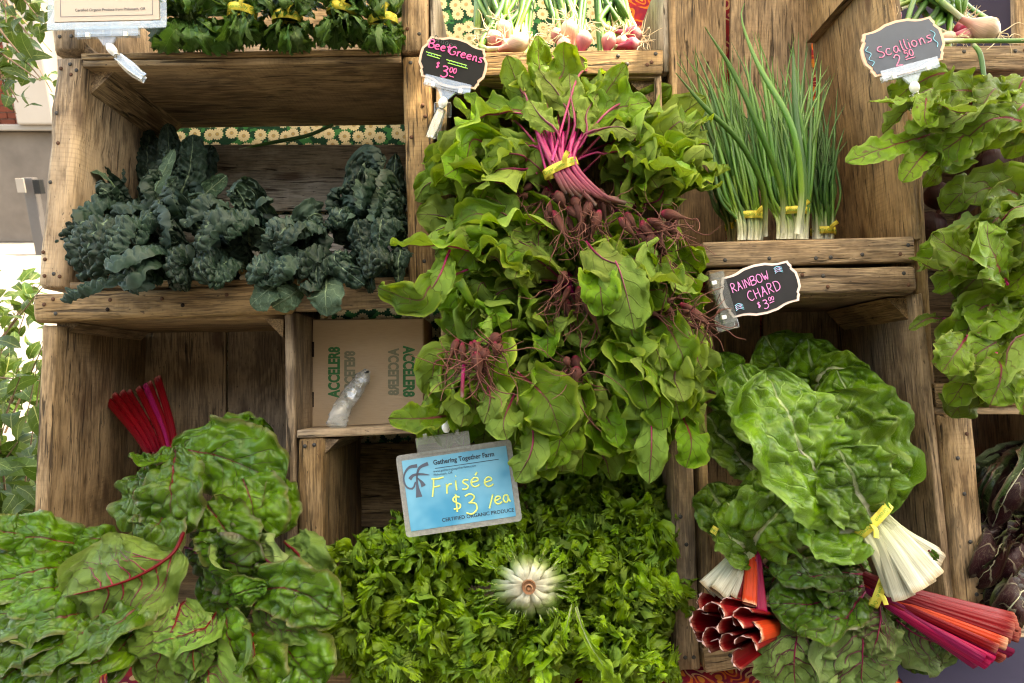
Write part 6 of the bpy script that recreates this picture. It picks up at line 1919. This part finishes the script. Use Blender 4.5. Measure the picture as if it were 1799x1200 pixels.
# ------------------------------------------------------------------ handwriting
GL = {  # strokes on a 0..1 box, baseline 0
    'B': [[(0, 0), (.02, .5), (.05, 1)], [(.0, .95), (.35, 1.02), (.55, .85), (.4, .6), (.1, .52)], [(.1, .52), (.5, .5), (.62, .25), (.4, .02), (0, 0)]],
    'e': [[(.05, .3), (.3, .34), (.5, .4), (.45, .55), (.25, .6), (.05, .42), (.03, .18), (.2, .0), (.42, .03), (.58, .12)]],
    't': [[(.25, .95), (.22, .4), (.25, .08), (.45, .02)], [(.02, .6), (.5, .66)]],
    'G': [[(.75, .88), (.5, 1.02), (.15, .8), (.0, .4), (.15, .05), (.5, .02), (.72, .2), (.72, .42), (.45, .42)]],
    'r': [[(.08, .6), (.1, .3), (.1, 0)], [(.1, .35), (.22, .55), (.42, .58)]],
    'n': [[(.05, .6), (.08, .3), (.08, 0)], [(.08, .35), (.25, .58), (.42, .5), (.45, .2), (.5, 0)]],
    's': [[(.45, .58), (.2, .62), (.08, .46), (.28, .32), (.42, .18), (.3, .02), (.02, .02)]],
    'S': [[(.55, .95), (.3, 1.02), (.06, .8), (.2, .58), (.45, .45), (.55, .2), (.35, .0), (.02, .08)]],
    'c': [[(.45, .52), (.25, .62), (.04, .4), (.08, .1), (.3, .0), (.5, .1)]],
    'a': [[(.45, .55), (.2, .6), (.03, .3), (.15, .02), (.38, .12), (.46, .5)], [(.46, .55), (.46, .2), (.56, .0)]],
    'l': [[(.12, 1.0), (.1, .5), (.14, .05), (.24, 0)]],
    'i': [[(.12, .6), (.12, .3), (.15, 0)], [(.12, .84), (.15, .88)]],
    'o': [[(.3, .6), (.08, .5), (.05, .18), (.25, .0), (.48, .15), (.48, .45), (.28, .6)]],
    '$': [[(.5, .82), (.25, .9), (.06, .72), (.25, .52), (.48, .38), (.4, .15), (.05, .15)], [(.28, 1.05), (.26, .5), (.24, -.05)]],
    '3': [[(.05, .92), (.35, 1.0), (.55, .8), (.3, .56), (.2, .54)], [(.2, .54), (.55, .46), (.6, .15), (.3, -.08), (.0, .02)]],
    '0': [[(.3, 1), (.06, .8), (.05, .25), (.28, .0), (.52, .25), (.52, .75), (.3, 1)]],
    '2': [[(.05, .8), (.25, 1.0), (.5, .85), (.4, .5), (.05, .05), (.3, .1), (.62, .04)]],
    '5': [[(.5, 1), (.12, .98), (.08, .6), (.35, .65), (.52, .4), (.35, .05), (.03, .05)]],
    'R': [[(.05, 0), (.08, .5), (.1, 1), (.4, 1.0), (.5, .8), (.35, .55), (.1, .5)], [(.2, .5), (.55, 0)]],
    'A': [[(.0, 0), (.2, .5), (.32, 1.0), (.42, .5), (.55, 0)], [(.1, .38), (.5, .4)]],
    'I': [[(.1, 1), (.1, .5), (.1, 0)]],
    'N': [[(.05, 0), (.06, .5), (.08, 1), (.3, .5), (.5, .02), (.52, .5), (.55, 1)]],
    'O': [[(.35, 1), (.08, .8), (.05, .25), (.3, .0), (.6, .2), (.62, .75), (.35, 1)]],
    'W': [[(.02, 1), (.1, .5), (.18, .02), (.32, .6), (.46, .02), (.6, .5), (.68, 1.05)]],
    'C': [[(.55, .88), (.35, 1), (.06, .7), (.05, .3), (.3, .0), (.58, .12)]],
    'H': [[(.05, 1), (.06, .5), (.06, 0)], [(.52, 1), (.5, .5), (.52, 0)], [(.06, .5), (.5, .54)]],
    'D': [[(.06, 1), (.06, .5), (.08, 0)], [(.0, .98), (.4, .95), (.62, .6), (.5, .15), (.06, .0)]],
    'F': [[(.12, 1), (.1, .5), (.04, -.02)], [(.0, 1), (.35, 1.0), (.7, 1.08)], [(.1, .52), (.3, .55), (.5, .6)]],
    "'": [[(.05, .8), (.2, .98)]],
    '/': [[(.0, 0), (.18, .45), (.38, .95)]],
    'g': [[(.45, .55), (.2, .6), (.03, .3), (.15, .02), (.38, .12), (.46, .55), (.45, -.2), (.2, -.38), (.02, -.25)]],
    'w': [[(.02, .6), (.12, .0), (.26, .45), (.4, .0), (.55, .6)]],
    '_': [[(.0, 0), (.5, .02)]],
}
WID = {'I': .22, 'l': .28, 'i': .26, 't': .5, 'r': .45, 'W': .78, 'G': .85, 'O': .72, "'": .0, ' ': .35, '/': .48}


def strokes_text(txt, size, adv=.66):
    out, x = [], 0
    for ch in txt:
        for st in GL.get(ch, []):
            out.append([(x + a * size, b * size) for a, b in st])
        x += (WID.get(ch, adv) + .06) * size
    return out, x


def ink(parent, strokes, wd, mat, name='lettering', y=-0.0016, h=0.0004, at=(0, 0), ang=0.0, mtx=None):
    """raised marker strokes on a card's face (local x,z)"""
    ca, sa = math.cos(ang), math.sin(ang)
    tubes = []
    for st in strokes:
        P = [(at[0] + ca * a - sa * b_, y, at[1] + sa * a + ca * b_) for a, b_ in st]
        L = sum(math.dist(P[i], P[i + 1]) for i in range(len(P) - 1))
        tubes.append(dict(P=P, r=wd / 2, nseg=6, n=max(5, min(26, int(L / .0016))), H=np.array([0, -1.0, 0]), flat=h / wd * 2))
    o = add_tubes(name, tubes, mat, parent)
    if mtx is not None:
        o.matrix_basis = mtx
    return o


def plaque(w, h, notch=.12, n=14):
    """outline of a bracket-shaped plaque: bowed sides and stepped corners"""
    pts = []
    a, b = w / 2, h / 2
    k = notch * h
    for sx, sy, rev in ((1, 1, 0), (-1, 1, 1), (-1, -1, 0), (1, -1, 1)):
        c = [(a * 1.0, 0.0), (a * .985, b * .30), (a - k * .75, b * .52), (a - k * .62, b * .60), (a - k * .9, b * .70), (a - k * 1.05, b * .82), (a * .60, b * .82), (a * .46, b * .86), (a * .28, b * .96), (0.0, b * 1.0)]
        c = [(x * sx, y * sy) for x, y in c]
        if rev:
            c = c[::-1]
        pts += c[:-1]
    return pts


def slab(name, pts, y0, y1, mat, parent, mtx=None):
    n = len(pts)
    V = [(x, y0, z) for x, z in pts] + [(x, y1, z) for x, z in pts] + [(sum(p[0] for p in pts) / n, y0, sum(p[1] for p in pts) / n), (sum(p[0] for p in pts) / n, y1, sum(p[1] for p in pts) / n)]
    j = np.arange(n)
    j2 = (j + 1) % n
    t = np.concatenate([np.stack([j, np.full(n, 2 * n), j2], -1), np.stack([n + j, n + j2, np.full(n, 2 * n + 1)], -1)])
    q = np.stack([j, j2, n + j2, n + j], -1)
    o = link(name, mesh_np(name, np.array(V), [q, t], smooth=False), mat, parent, mtx)
    return o


def sign_frame(px, py, Y, deg, yaw=0.0, pitch=0.0):
    a = math.radians(deg)
    R = EX * math.cos(a) + EZ * math.sin(a)
    U = -EX * math.sin(a) + EZ * math.cos(a)
    N = np.cross(U, R) * -1
    R2 = R * math.cos(yaw) + EY * math.sin(yaw)
    Yv = np.cross(U, R2)
    U2 = U * math.cos(pitch) + Yv * math.sin(pitch)
    Yv = np.cross(U2, R2)
    return frame(R2, Yv, U2, W(px, py, Y))


def sthing(name, label, cat, mtx, group=None):
    e = bpy.data.objects.new(name, None)
    COL.objects.link(e)
    e.matrix_basis = mtx
    e['label'] = label
    e['category'] = cat
    if group:
        e['group'] = group
    return e


def put_text(parent, body, size, x, z, mat, ang=0.0, offset=0.0, name='print', align='CENTER', y=-.0017, mirror=False, squash=1.0):
    me = text_mesh(body, size, offset, align)
    o = link(name, me, mat, parent)
    ca, sa = math.cos(ang), math.sin(ang)
    sx = -1 if mirror else 1
    o.matrix_basis = frame(np.array([ca * sx * squash, 0, sa * sx * squash]), np.array([-sa, 0, ca]), np.array([0, -1, 0]), np.array([x, y, z]))
    return o


p_ = PX
GSG = 'chalkboard price signs on clear clips'


def clip(parent, w, z, drop, ball=True, jaw=True, mat='clear', dz=0):
    """clear hinged sign holder under a card, local frame of the card"""
    boxes('clip_strip', [(0, -.0022, z + .002, w, .0012, .012), (0, .0036, z + .002, w, .0012, .012), (0, .0004, z - .006, w, .0060, .0028)], MT[mat], parent)
    boxes('clip_hinge', [(-w * .3, -.0012, z - .0045, .0055, .0056, .007), (w * .3, -.0012, z - .0045, .0055, .0056, .007)], MT['white'], parent, None, .0008)
    slab('clip_neck', [(-.013, z - .008), (.013, z - .008), (.005, z - .020), (-.005, z - .020)], -.002, .002, MT[mat], parent)
    if ball:
        add_tubes('ball_joint', [dict(P=[(0, 0, z - .018), (drop[0] * .12, 0, z - .0265), (drop[0] * .2, 0, z - .034)], r=[.003, .0062, .0066, .0058, .003], nseg=12, n=12)], MT['white'], parent)
    if jaw:
        x1, z1 = drop
        add_tubes('clip_jaw', [dict(P=[(x1 * .2, .002, z - .033), (x1 * .55, -.004, z - .033 + z1 * .45), (x1, -.012, z - .033 + z1)], r=[.006, .0075, .006], nseg=8, n=10, flat=.28, H=np.array([0, -1., 0])),
                               dict(P=[(x1 * .2, .006, z - .033), (x1 * .5, .010, z - .033 + z1 * .5), (x1 * .8, .016, z - .033 + z1 * .8)], r=[.006, .007, .005], nseg=8, n=8, flat=.28, H=np.array([0, -1., 0]))], MT[mat], parent)


# beet greens
s = sthing('price_sign', 'black chalkboard sign reading Beet Greens in pink with green underlines', 'price sign', sign_frame(796, 110, -.06, -13, .05), GSG)
w, h = 122 * p_ * .95, 92 * p_ * .95
slab('border', plaque(w, h), 0, .003, MT['rim'], s)
slab('board', plaque(w * .925, h * .90), -.0008, .0005, MT['slate'], s)
st, L = strokes_text('Beet', .0118)
ink(s, st, .0019, MT['pink'], at=(-.0385, .0125), ang=-.02)
st, L = strokes_text('Greens', .0118)
ink(s, st, .0019, MT['pink'], at=(-.0085, .0100), ang=-.03)
for (xa, xb, z) in ((-.040, -.018, .0050), (-.038, -.019, .0012), (-.010, .020, .0010), (-.007, .022, -.0030)):
    ink(s, [[(xa, z), (xb, z - .001)]], .0013, MT['lime'], 'underline')
ink(s, [[(xa, z), (xa + .0006, z)] for xa, z in ((-.036, .0031), (-.032, .0031), (-.028, .0030), (-.024, .0028), (-.005, -.0008), (.000, -.0010), (.006, -.0012), (.012, -.0014), (.018, -.0016))], .0013, MT['cyan'], 'dots')
st, L = strokes_text('$', .0085)
ink(s, st, .0016, MT['pink'], at=(-.022, -.0135))
st, L = strokes_text('3', .0150)
ink(s, st, .0021, MT['pink'], at=(-.013, -.0235))
st, L = strokes_text('00', .0075)
ink(s, st, .0016, MT['pink'], at=(-.002, -.0155))
ink(s, [[(-.001, -.0205), (.006, -.0212)]], .0014, MT['pink'], 'underline')
st, L = strokes_text('Dragon', .0085)
ink(s, st, .0008, MT['ghost'], 'wiped_writing', at=(-.034, .0235), ang=-.1, y=-.0011)
clip(s, .066, -.034, (-.006, -.050))
# scallions
s = sthing('price_sign', 'blue grey chalkboard sign reading Scallions 2.50 in pink', 'price sign', sign_frame(1586, 82, -.075, 14, -.05), GSG)
w, h = 148 * p_ * .93, 100 * p_ * .93
slab('border', plaque(w, h), 0, .003, MT['rim'], s)
slab('board', plaque(w * .925, h * .90), -.0008, .0005, MT['slate_blue'], s)
st, L = strokes_text('Scallions', .0150)
ink(s, st, .0015, MT['pinkpale'], at=(-.036, -.008), ang=.06)
st, L = strokes_text('2', .0170)
ink(s, st, .0016, MT['pinkpale'], at=(-.018, -.0265))
st, L = strokes_text('50', .0095)
ink(s, st, .0014, MT['pinkpale'], at=(-.002, -.0165))
ink(s, [[(-.002, -.0195), (.011, -.0190)]], .0012, MT['pinkpale'], 'underline')
ink(s, [[(-.046, .012), (-.051, .007), (-.045, .001), (-.050, -.006), (-.044, -.011), (-.048, -.016)], [(.041, .012), (.046, .006), (.042, -.001), (.046, -.008), (.044, -.013)]], .0010, MT['cyan'], 'squiggle')
clip(s, .080, -.034, (-.002, -.030), True, True)
# rainbow chard
s = sthing('price_sign', 'black chalkboard sign reading Rainbow Chard in lilac, clipped at its left end', 'price sign', sign_frame(1336, 508, -.085, 15, .05), GSG)
w, h = 146 * p_ * .92, 90 * p_ * .92
slab('border', plaque(w, h), 0, .003, MT['rim_pale'], s)
slab('board', plaque(w * .93, h * .90), -.0008, .0005, MT['slate_grey'], s)
st, L = strokes_text('RAINBOW', .0118)
ink(s, st, .0013, MT['lilac'], at=(-.039, .0045), ang=.10)
st, L = strokes_text('CHARD', .0135)
ink(s, st, .0013, MT['lilac'], at=(-.020, -.0125), ang=.10)
st, L = strokes_text('$', .0080)
ink(s, st, .0014, MT['lilac'], at=(-.011, -.0240))
st, L = strokes_text('3', .0110)
ink(s, st, .0013, MT['lilac'], at=(-.003, -.0265))
st, L = strokes_text('00', .0058)
ink(s, st, .0011, MT['lilac'], at=(.006, -.0190))
ink(s, [[(.006, -.0215), (.013, -.0205)]], .0010, MT['lilac'], 'underline')
for (cx_, cz_, q) in ((.030, .022, 1), (-.036, -.013, 1)):
    ink(s, [[(cx_ - .005, cz_ - k * .0022), (cx_, cz_ + .0018 - k * .0022), (cx_ + .006, cz_ - .001 - k * .0022)] for k in range(4)], .0009, MT['cyan'], 'doodle')
    ink(s, [[(cx_ - .004, cz_ - .001 - k * .0022), (cx_ + .004, cz_ - .0002 - k * .0022)] for k in range(3)], .0008, MT['lilac'], 'doodle')
r = frame(np.array([0, 0, 1.0]), np.array([0, 1.0, 0]), np.array([-1.0, 0, 0]), np.array([-.050, 0, 0]))
boxes('clip_strip', [(-.052, -.0022, .002, .018, .0012, .070), (-.050, .0030, .002, .016, .0012, .070), (-.062, .0004, .002, .0030, .0070, .070)], MT['clear'], s)
boxes('clip_hinge', [(-.060, -.0012, .024, .007, .0056, .0055), (-.060, -.0012, -.024, .007, .0056, .0055)], MT['white'], s, None, .0008)
boxes('clip_jaw', [(-.055, .006, -.030, .030, .004, .024), (-.055, .014, -.030, .026, .003, .020)], MT['clear'], s, None, .001)
# cream card
s = sthing('sign_card', 'cream card in a clear sleeve reading Certified Organic Produce at the top left', 'sign', sign_frame(187, -38, -.05, 3, .05))
boxes('sleeve', [(0, .0012, 0, .166, .0010, .150), (0, -.0010, -.070, .166, .0006, .010)], MT['clearfog'], s)
boxes('card', [(0, 0, .008, .146, .0010, .142)], MT['paper'], s)
boxes('rule', [(0, -.0009, -.056, .128, .0002, .0005), (-.064, -.0009, .0, .0005, .0002, .112), (.064, -.0009, .0, .0005, .0002, .112)], MT['inkgrey'], s)
put_text(s, 'Certified Organic Produce from Philomath, OR', .0058, .005, -.047, MT['ink'], 0, .00005, y=-.0010, squash=.88)
clip(s, .088, -.080, (.055, -.040))
# frisee card
s = sthing('sign_card', 'light blue laminated price card reading Frisee $3 each in yellow', 'sign', sign_frame(806, 858, -.10, 8.2, .0))
w, h = 203 * p_ * .90, 142 * p_ * .90


def rrect(w, h, r, n=5):
    pts = []
    for cx_, cz_, a0 in ((w / 2 - r, h / 2 - r, 0), (-w / 2 + r, h / 2 - r, 90), (-w / 2 + r, -h / 2 + r, 180), (w / 2 - r, -h / 2 + r, 270)):
        for k in range(n):
            a = math.radians(a0 + 90 * k / (n - 1))
            pts.append((cx_ + r * math.cos(a), cz_ + r * math.sin(a)))
    return pts


slab('sleeve', rrect(w, h, .005), 0, .0012, MT['laminate'], s)
slab('card', rrect(w * .905, h * .86, .0006), -.0007, .0003, MT['blue'], s)
put_text(s, 'Gathering Together Farm', .0086, -.0285, .0375, MT['ink'], 0, .00025, align='LEFT', squash=.90, y=-.0010)
boxes('rule', [(.015, -.0010, .0300, .084, .0002, .0007)], MT['ink'], s)
put_text(s, 'www.gatheringtogetherfarm.com', .0042, -.0300, .0262, MT['ink'], 0, 0, align='LEFT', y=-.0010)
put_text(s, 'Philomath, OR', .0042, -.0300, .0217, MT['ink'], 0, 0, align='LEFT', y=-.0010)
put_text(s, 'CERTIFIED ORGANIC PRODUCE', .0066, .020, -.0375, MT['ink'], 0, .0001, y=-.0010)


def blade(pts, mat, y=-.0012):
    """flat tapering stroke: list of (x, z, half width)"""
    P = np.array(pts)
    C, L = spline([(a, 0, b_) for a, b_, _ in pts], 18)
    wv = np.interp(np.linspace(0, 1, 18), np.linspace(0, 1, len(pts)), P[:, 2])
    T = tangents(C)
    Nn = np.stack([-T[:, 2], np.zeros(18), T[:, 0]], -1)
    V = np.concatenate([C + Nn * wv[:, None], C - Nn * wv[:, None]])
    V[:, 1] = y
    V2 = V.copy()
    V2[:, 1] = y + .0003
    j = np.arange(17)
    q = np.concatenate([np.stack([j, j + 1, 19 + j, 18 + j], -1), np.stack([36 + j, 36 + 18 + j, 36 + 19 + j, 36 + j + 1], -1)])
    return link('emblem', mesh_np('emblem', np.concatenate([V, V2]), [q], smooth=False), mat, s)


ex, ez = -.054, .020
for st in ([(ex + .008, ez + .019, .0030), (ex - .006, ez + .018, .0020), (ex - .016, ez + .006, .0012), (ex - .014, ez - .009, .0012), (ex - .004, ez - .013, .0016), (ex + .002, ez - .004, .0012)],
           [(ex + .026, ez + .020, .0030), (ex + .012, ez + .016, .0022), (ex + .006, ez + .006, .0012), (ex + .004, ez - .008, .0022), (ex + .0045, ez - .027, .0052)],
           [(ex - .007, ez + .001, .0030), (ex + .000, ez + .006, .0020), (ex + .012, ez + .006, .0018), (ex + .026, ez + .003, .0004)],
           [(ex + .004, ez + .003, .0006), (ex + .011, ez - .005, .0018), (ex + .014, ez - .012, .0040)]):
    st = [(ex + (x_ - ex) * .80 - .002, ez + (z_ - ez) * .88, w_ * .8) for x_, z_, w_ in st]
    blade(st, MT['inkgrey'])
for (tx, x, z, sz, ag) in (('F', -.0360, -.005, .0225, -.12), ('r', -.018, -.004, .0210, -.10), ('i', -.006, -.0015, .0210, -.08), ('s', .004, -.002, .0200, -.08), ('e', .0165, -.0005, .0195, -.05), ('e', .034, -.003, .0200, 0), ("'", .0225, -.003, .021, 0),
                           ('$', -.0110, -.0285, .0210, 0), ('3', .0055, -.0330, .0240, 0), ('/', .036, -.0310, .0180, 0), ('e', .0445, -.0275, .0165, .1), ('a', .0555, -.0270, .0160, .1)):
    st, L = strokes_text(tx, sz)
    ink(s, st, .0021, MT['yellow'], at=(x, z), ang=ag, y=-.0013)
boxes('clip_strip', [(-.012, -.0022, .060, .070, .0012, .020), (-.012, .0030, .060, .070, .0012, .018), (-.012, .0004, .071, .070, .0050, .0028)], MT['clear'], s)
boxes('clip_hinge', [(-.034, -.0012, .073, .0055, .0056, .007), (.008, -.0012, .073, .0055, .0056, .007)], MT['clearfog'], s, None, .0008)
add_tubes('ball_joint', [dict(P=[(-.006, 0, .074), (-.005, 0, .084), (-.004, .002, .093)], r=[.003, .0058, .0060, .0058, .003], nseg=12, n=12)], MT['white'], s)
add_tubes('clip_jaw', [dict(P=[(-.004, .003, .090), (-.012, .004, .094), (-.022, .006, .092)], r=[.006, .0075, .006], nseg=8, n=10, flat=.3)], MT['clear'], s)

# ------------------------------------------------------------------ cardboard box and plastic sleeve on the shelf
bx = sthing('cardboard_box', 'brown cardboard box printed ACCELER8 in green standing on the shelf', 'box', sign_frame(646.5, 655, .09, .6))
k = p_ * 1.09
wB, hB = 197 * k, 191 * k
boxes('body', [(0, .058, 0, wB, .112, hB)], MT['card'], bx, None, .0012)
boxes('front_flap', [(.0, -.0005, .0, wB - .003, .0030, hB - .003)], MT['card'], bx, None, .0008)
boxes('slot', [(-wB / 2 + .002, -.0021, hB * .22, .004, .0006, .024), (-wB / 2 + .002, -.0021, -hB * .24, .004, .0006, .024)], MT['stain'], bx)
ac = dict(size=.0200, mat=MT['boxgreen'], offset=.0006)
put_text(bx, 'ACCELER8', .0245, -.0525, .0015, MT['boxgreen'], math.pi / 2, .0011, y=-.0024, squash=.70)
put_text(bx, 'ACCELER8', .0225, -.0295, -.0020, MT['boxghost'], -math.pi / 2, .0011, y=-.0024, mirror=True, squash=.70)
put_text(bx, 'ACCELER8', .0225, .0420, .0010, MT['boxghost'], math.pi / 2, .0011, y=-.0024, mirror=True, squash=.70)
put_text(bx, 'ACCELER8', .0245, .0645, .0015, MT['boxgreen'], -math.pi / 2, .0011, y=-.0024, squash=.70)

pb = thing('plastic_sleeve', 'narrow crumpled clear plastic sleeve leaning on the cardboard box', 'plastic bag', W(592, 752, .02))
C, L = spline([W(590, 750, .02), W(602, 715, .045), W(628, 678, .065), W(646, 650, .075)], 30)
T, S_, N_ = frames(C, CAMV)
rng = np.random.default_rng(5)
V = []
for i in range(30):
    t = i / 29
    hw = np.interp(t, [0, .12, .5, .85, 1], [19, 17, 17, 15, 6]) * PX
    th = np.interp(t, [0, .3, .9, 1], [.3, .5, .5, .4]) * hw
    for j in range(12):
        a = j * 6.283 / 12
        V.append(C[i] + S_[i] * math.cos(a) * hw * (1 + .06 * rng.normal()) + N_[i] * math.sin(a) * th * (1 + .25 * rng.normal()))
link('film', mesh_np('film', np.array(V), [grid_faces(30, 12, 0, True)]), MT['film'], pb)
add_tubes('dark_tip', [dict(P=[W(640, 655, .071), W(648, 653, .071)], r=.0016, nseg=6, n=4)], MT['slate'], pb)

# clamp stick beside the beet greens sign
st_ = thing('sign_stick', 'thin wooden stick holding the clear clip of the beet greens sign', 'stick', W(778, 280, .0))
rail(st_, (779, 178), (775, 300), 12, 8, .005, 'wood', .12, name='stick')
boxes('clamp', [(0, 0, 0, .026, .012, .020)], MT['clear'], st_, frame(EX, EY, EZ, W(778, 193, -.003)), .002)
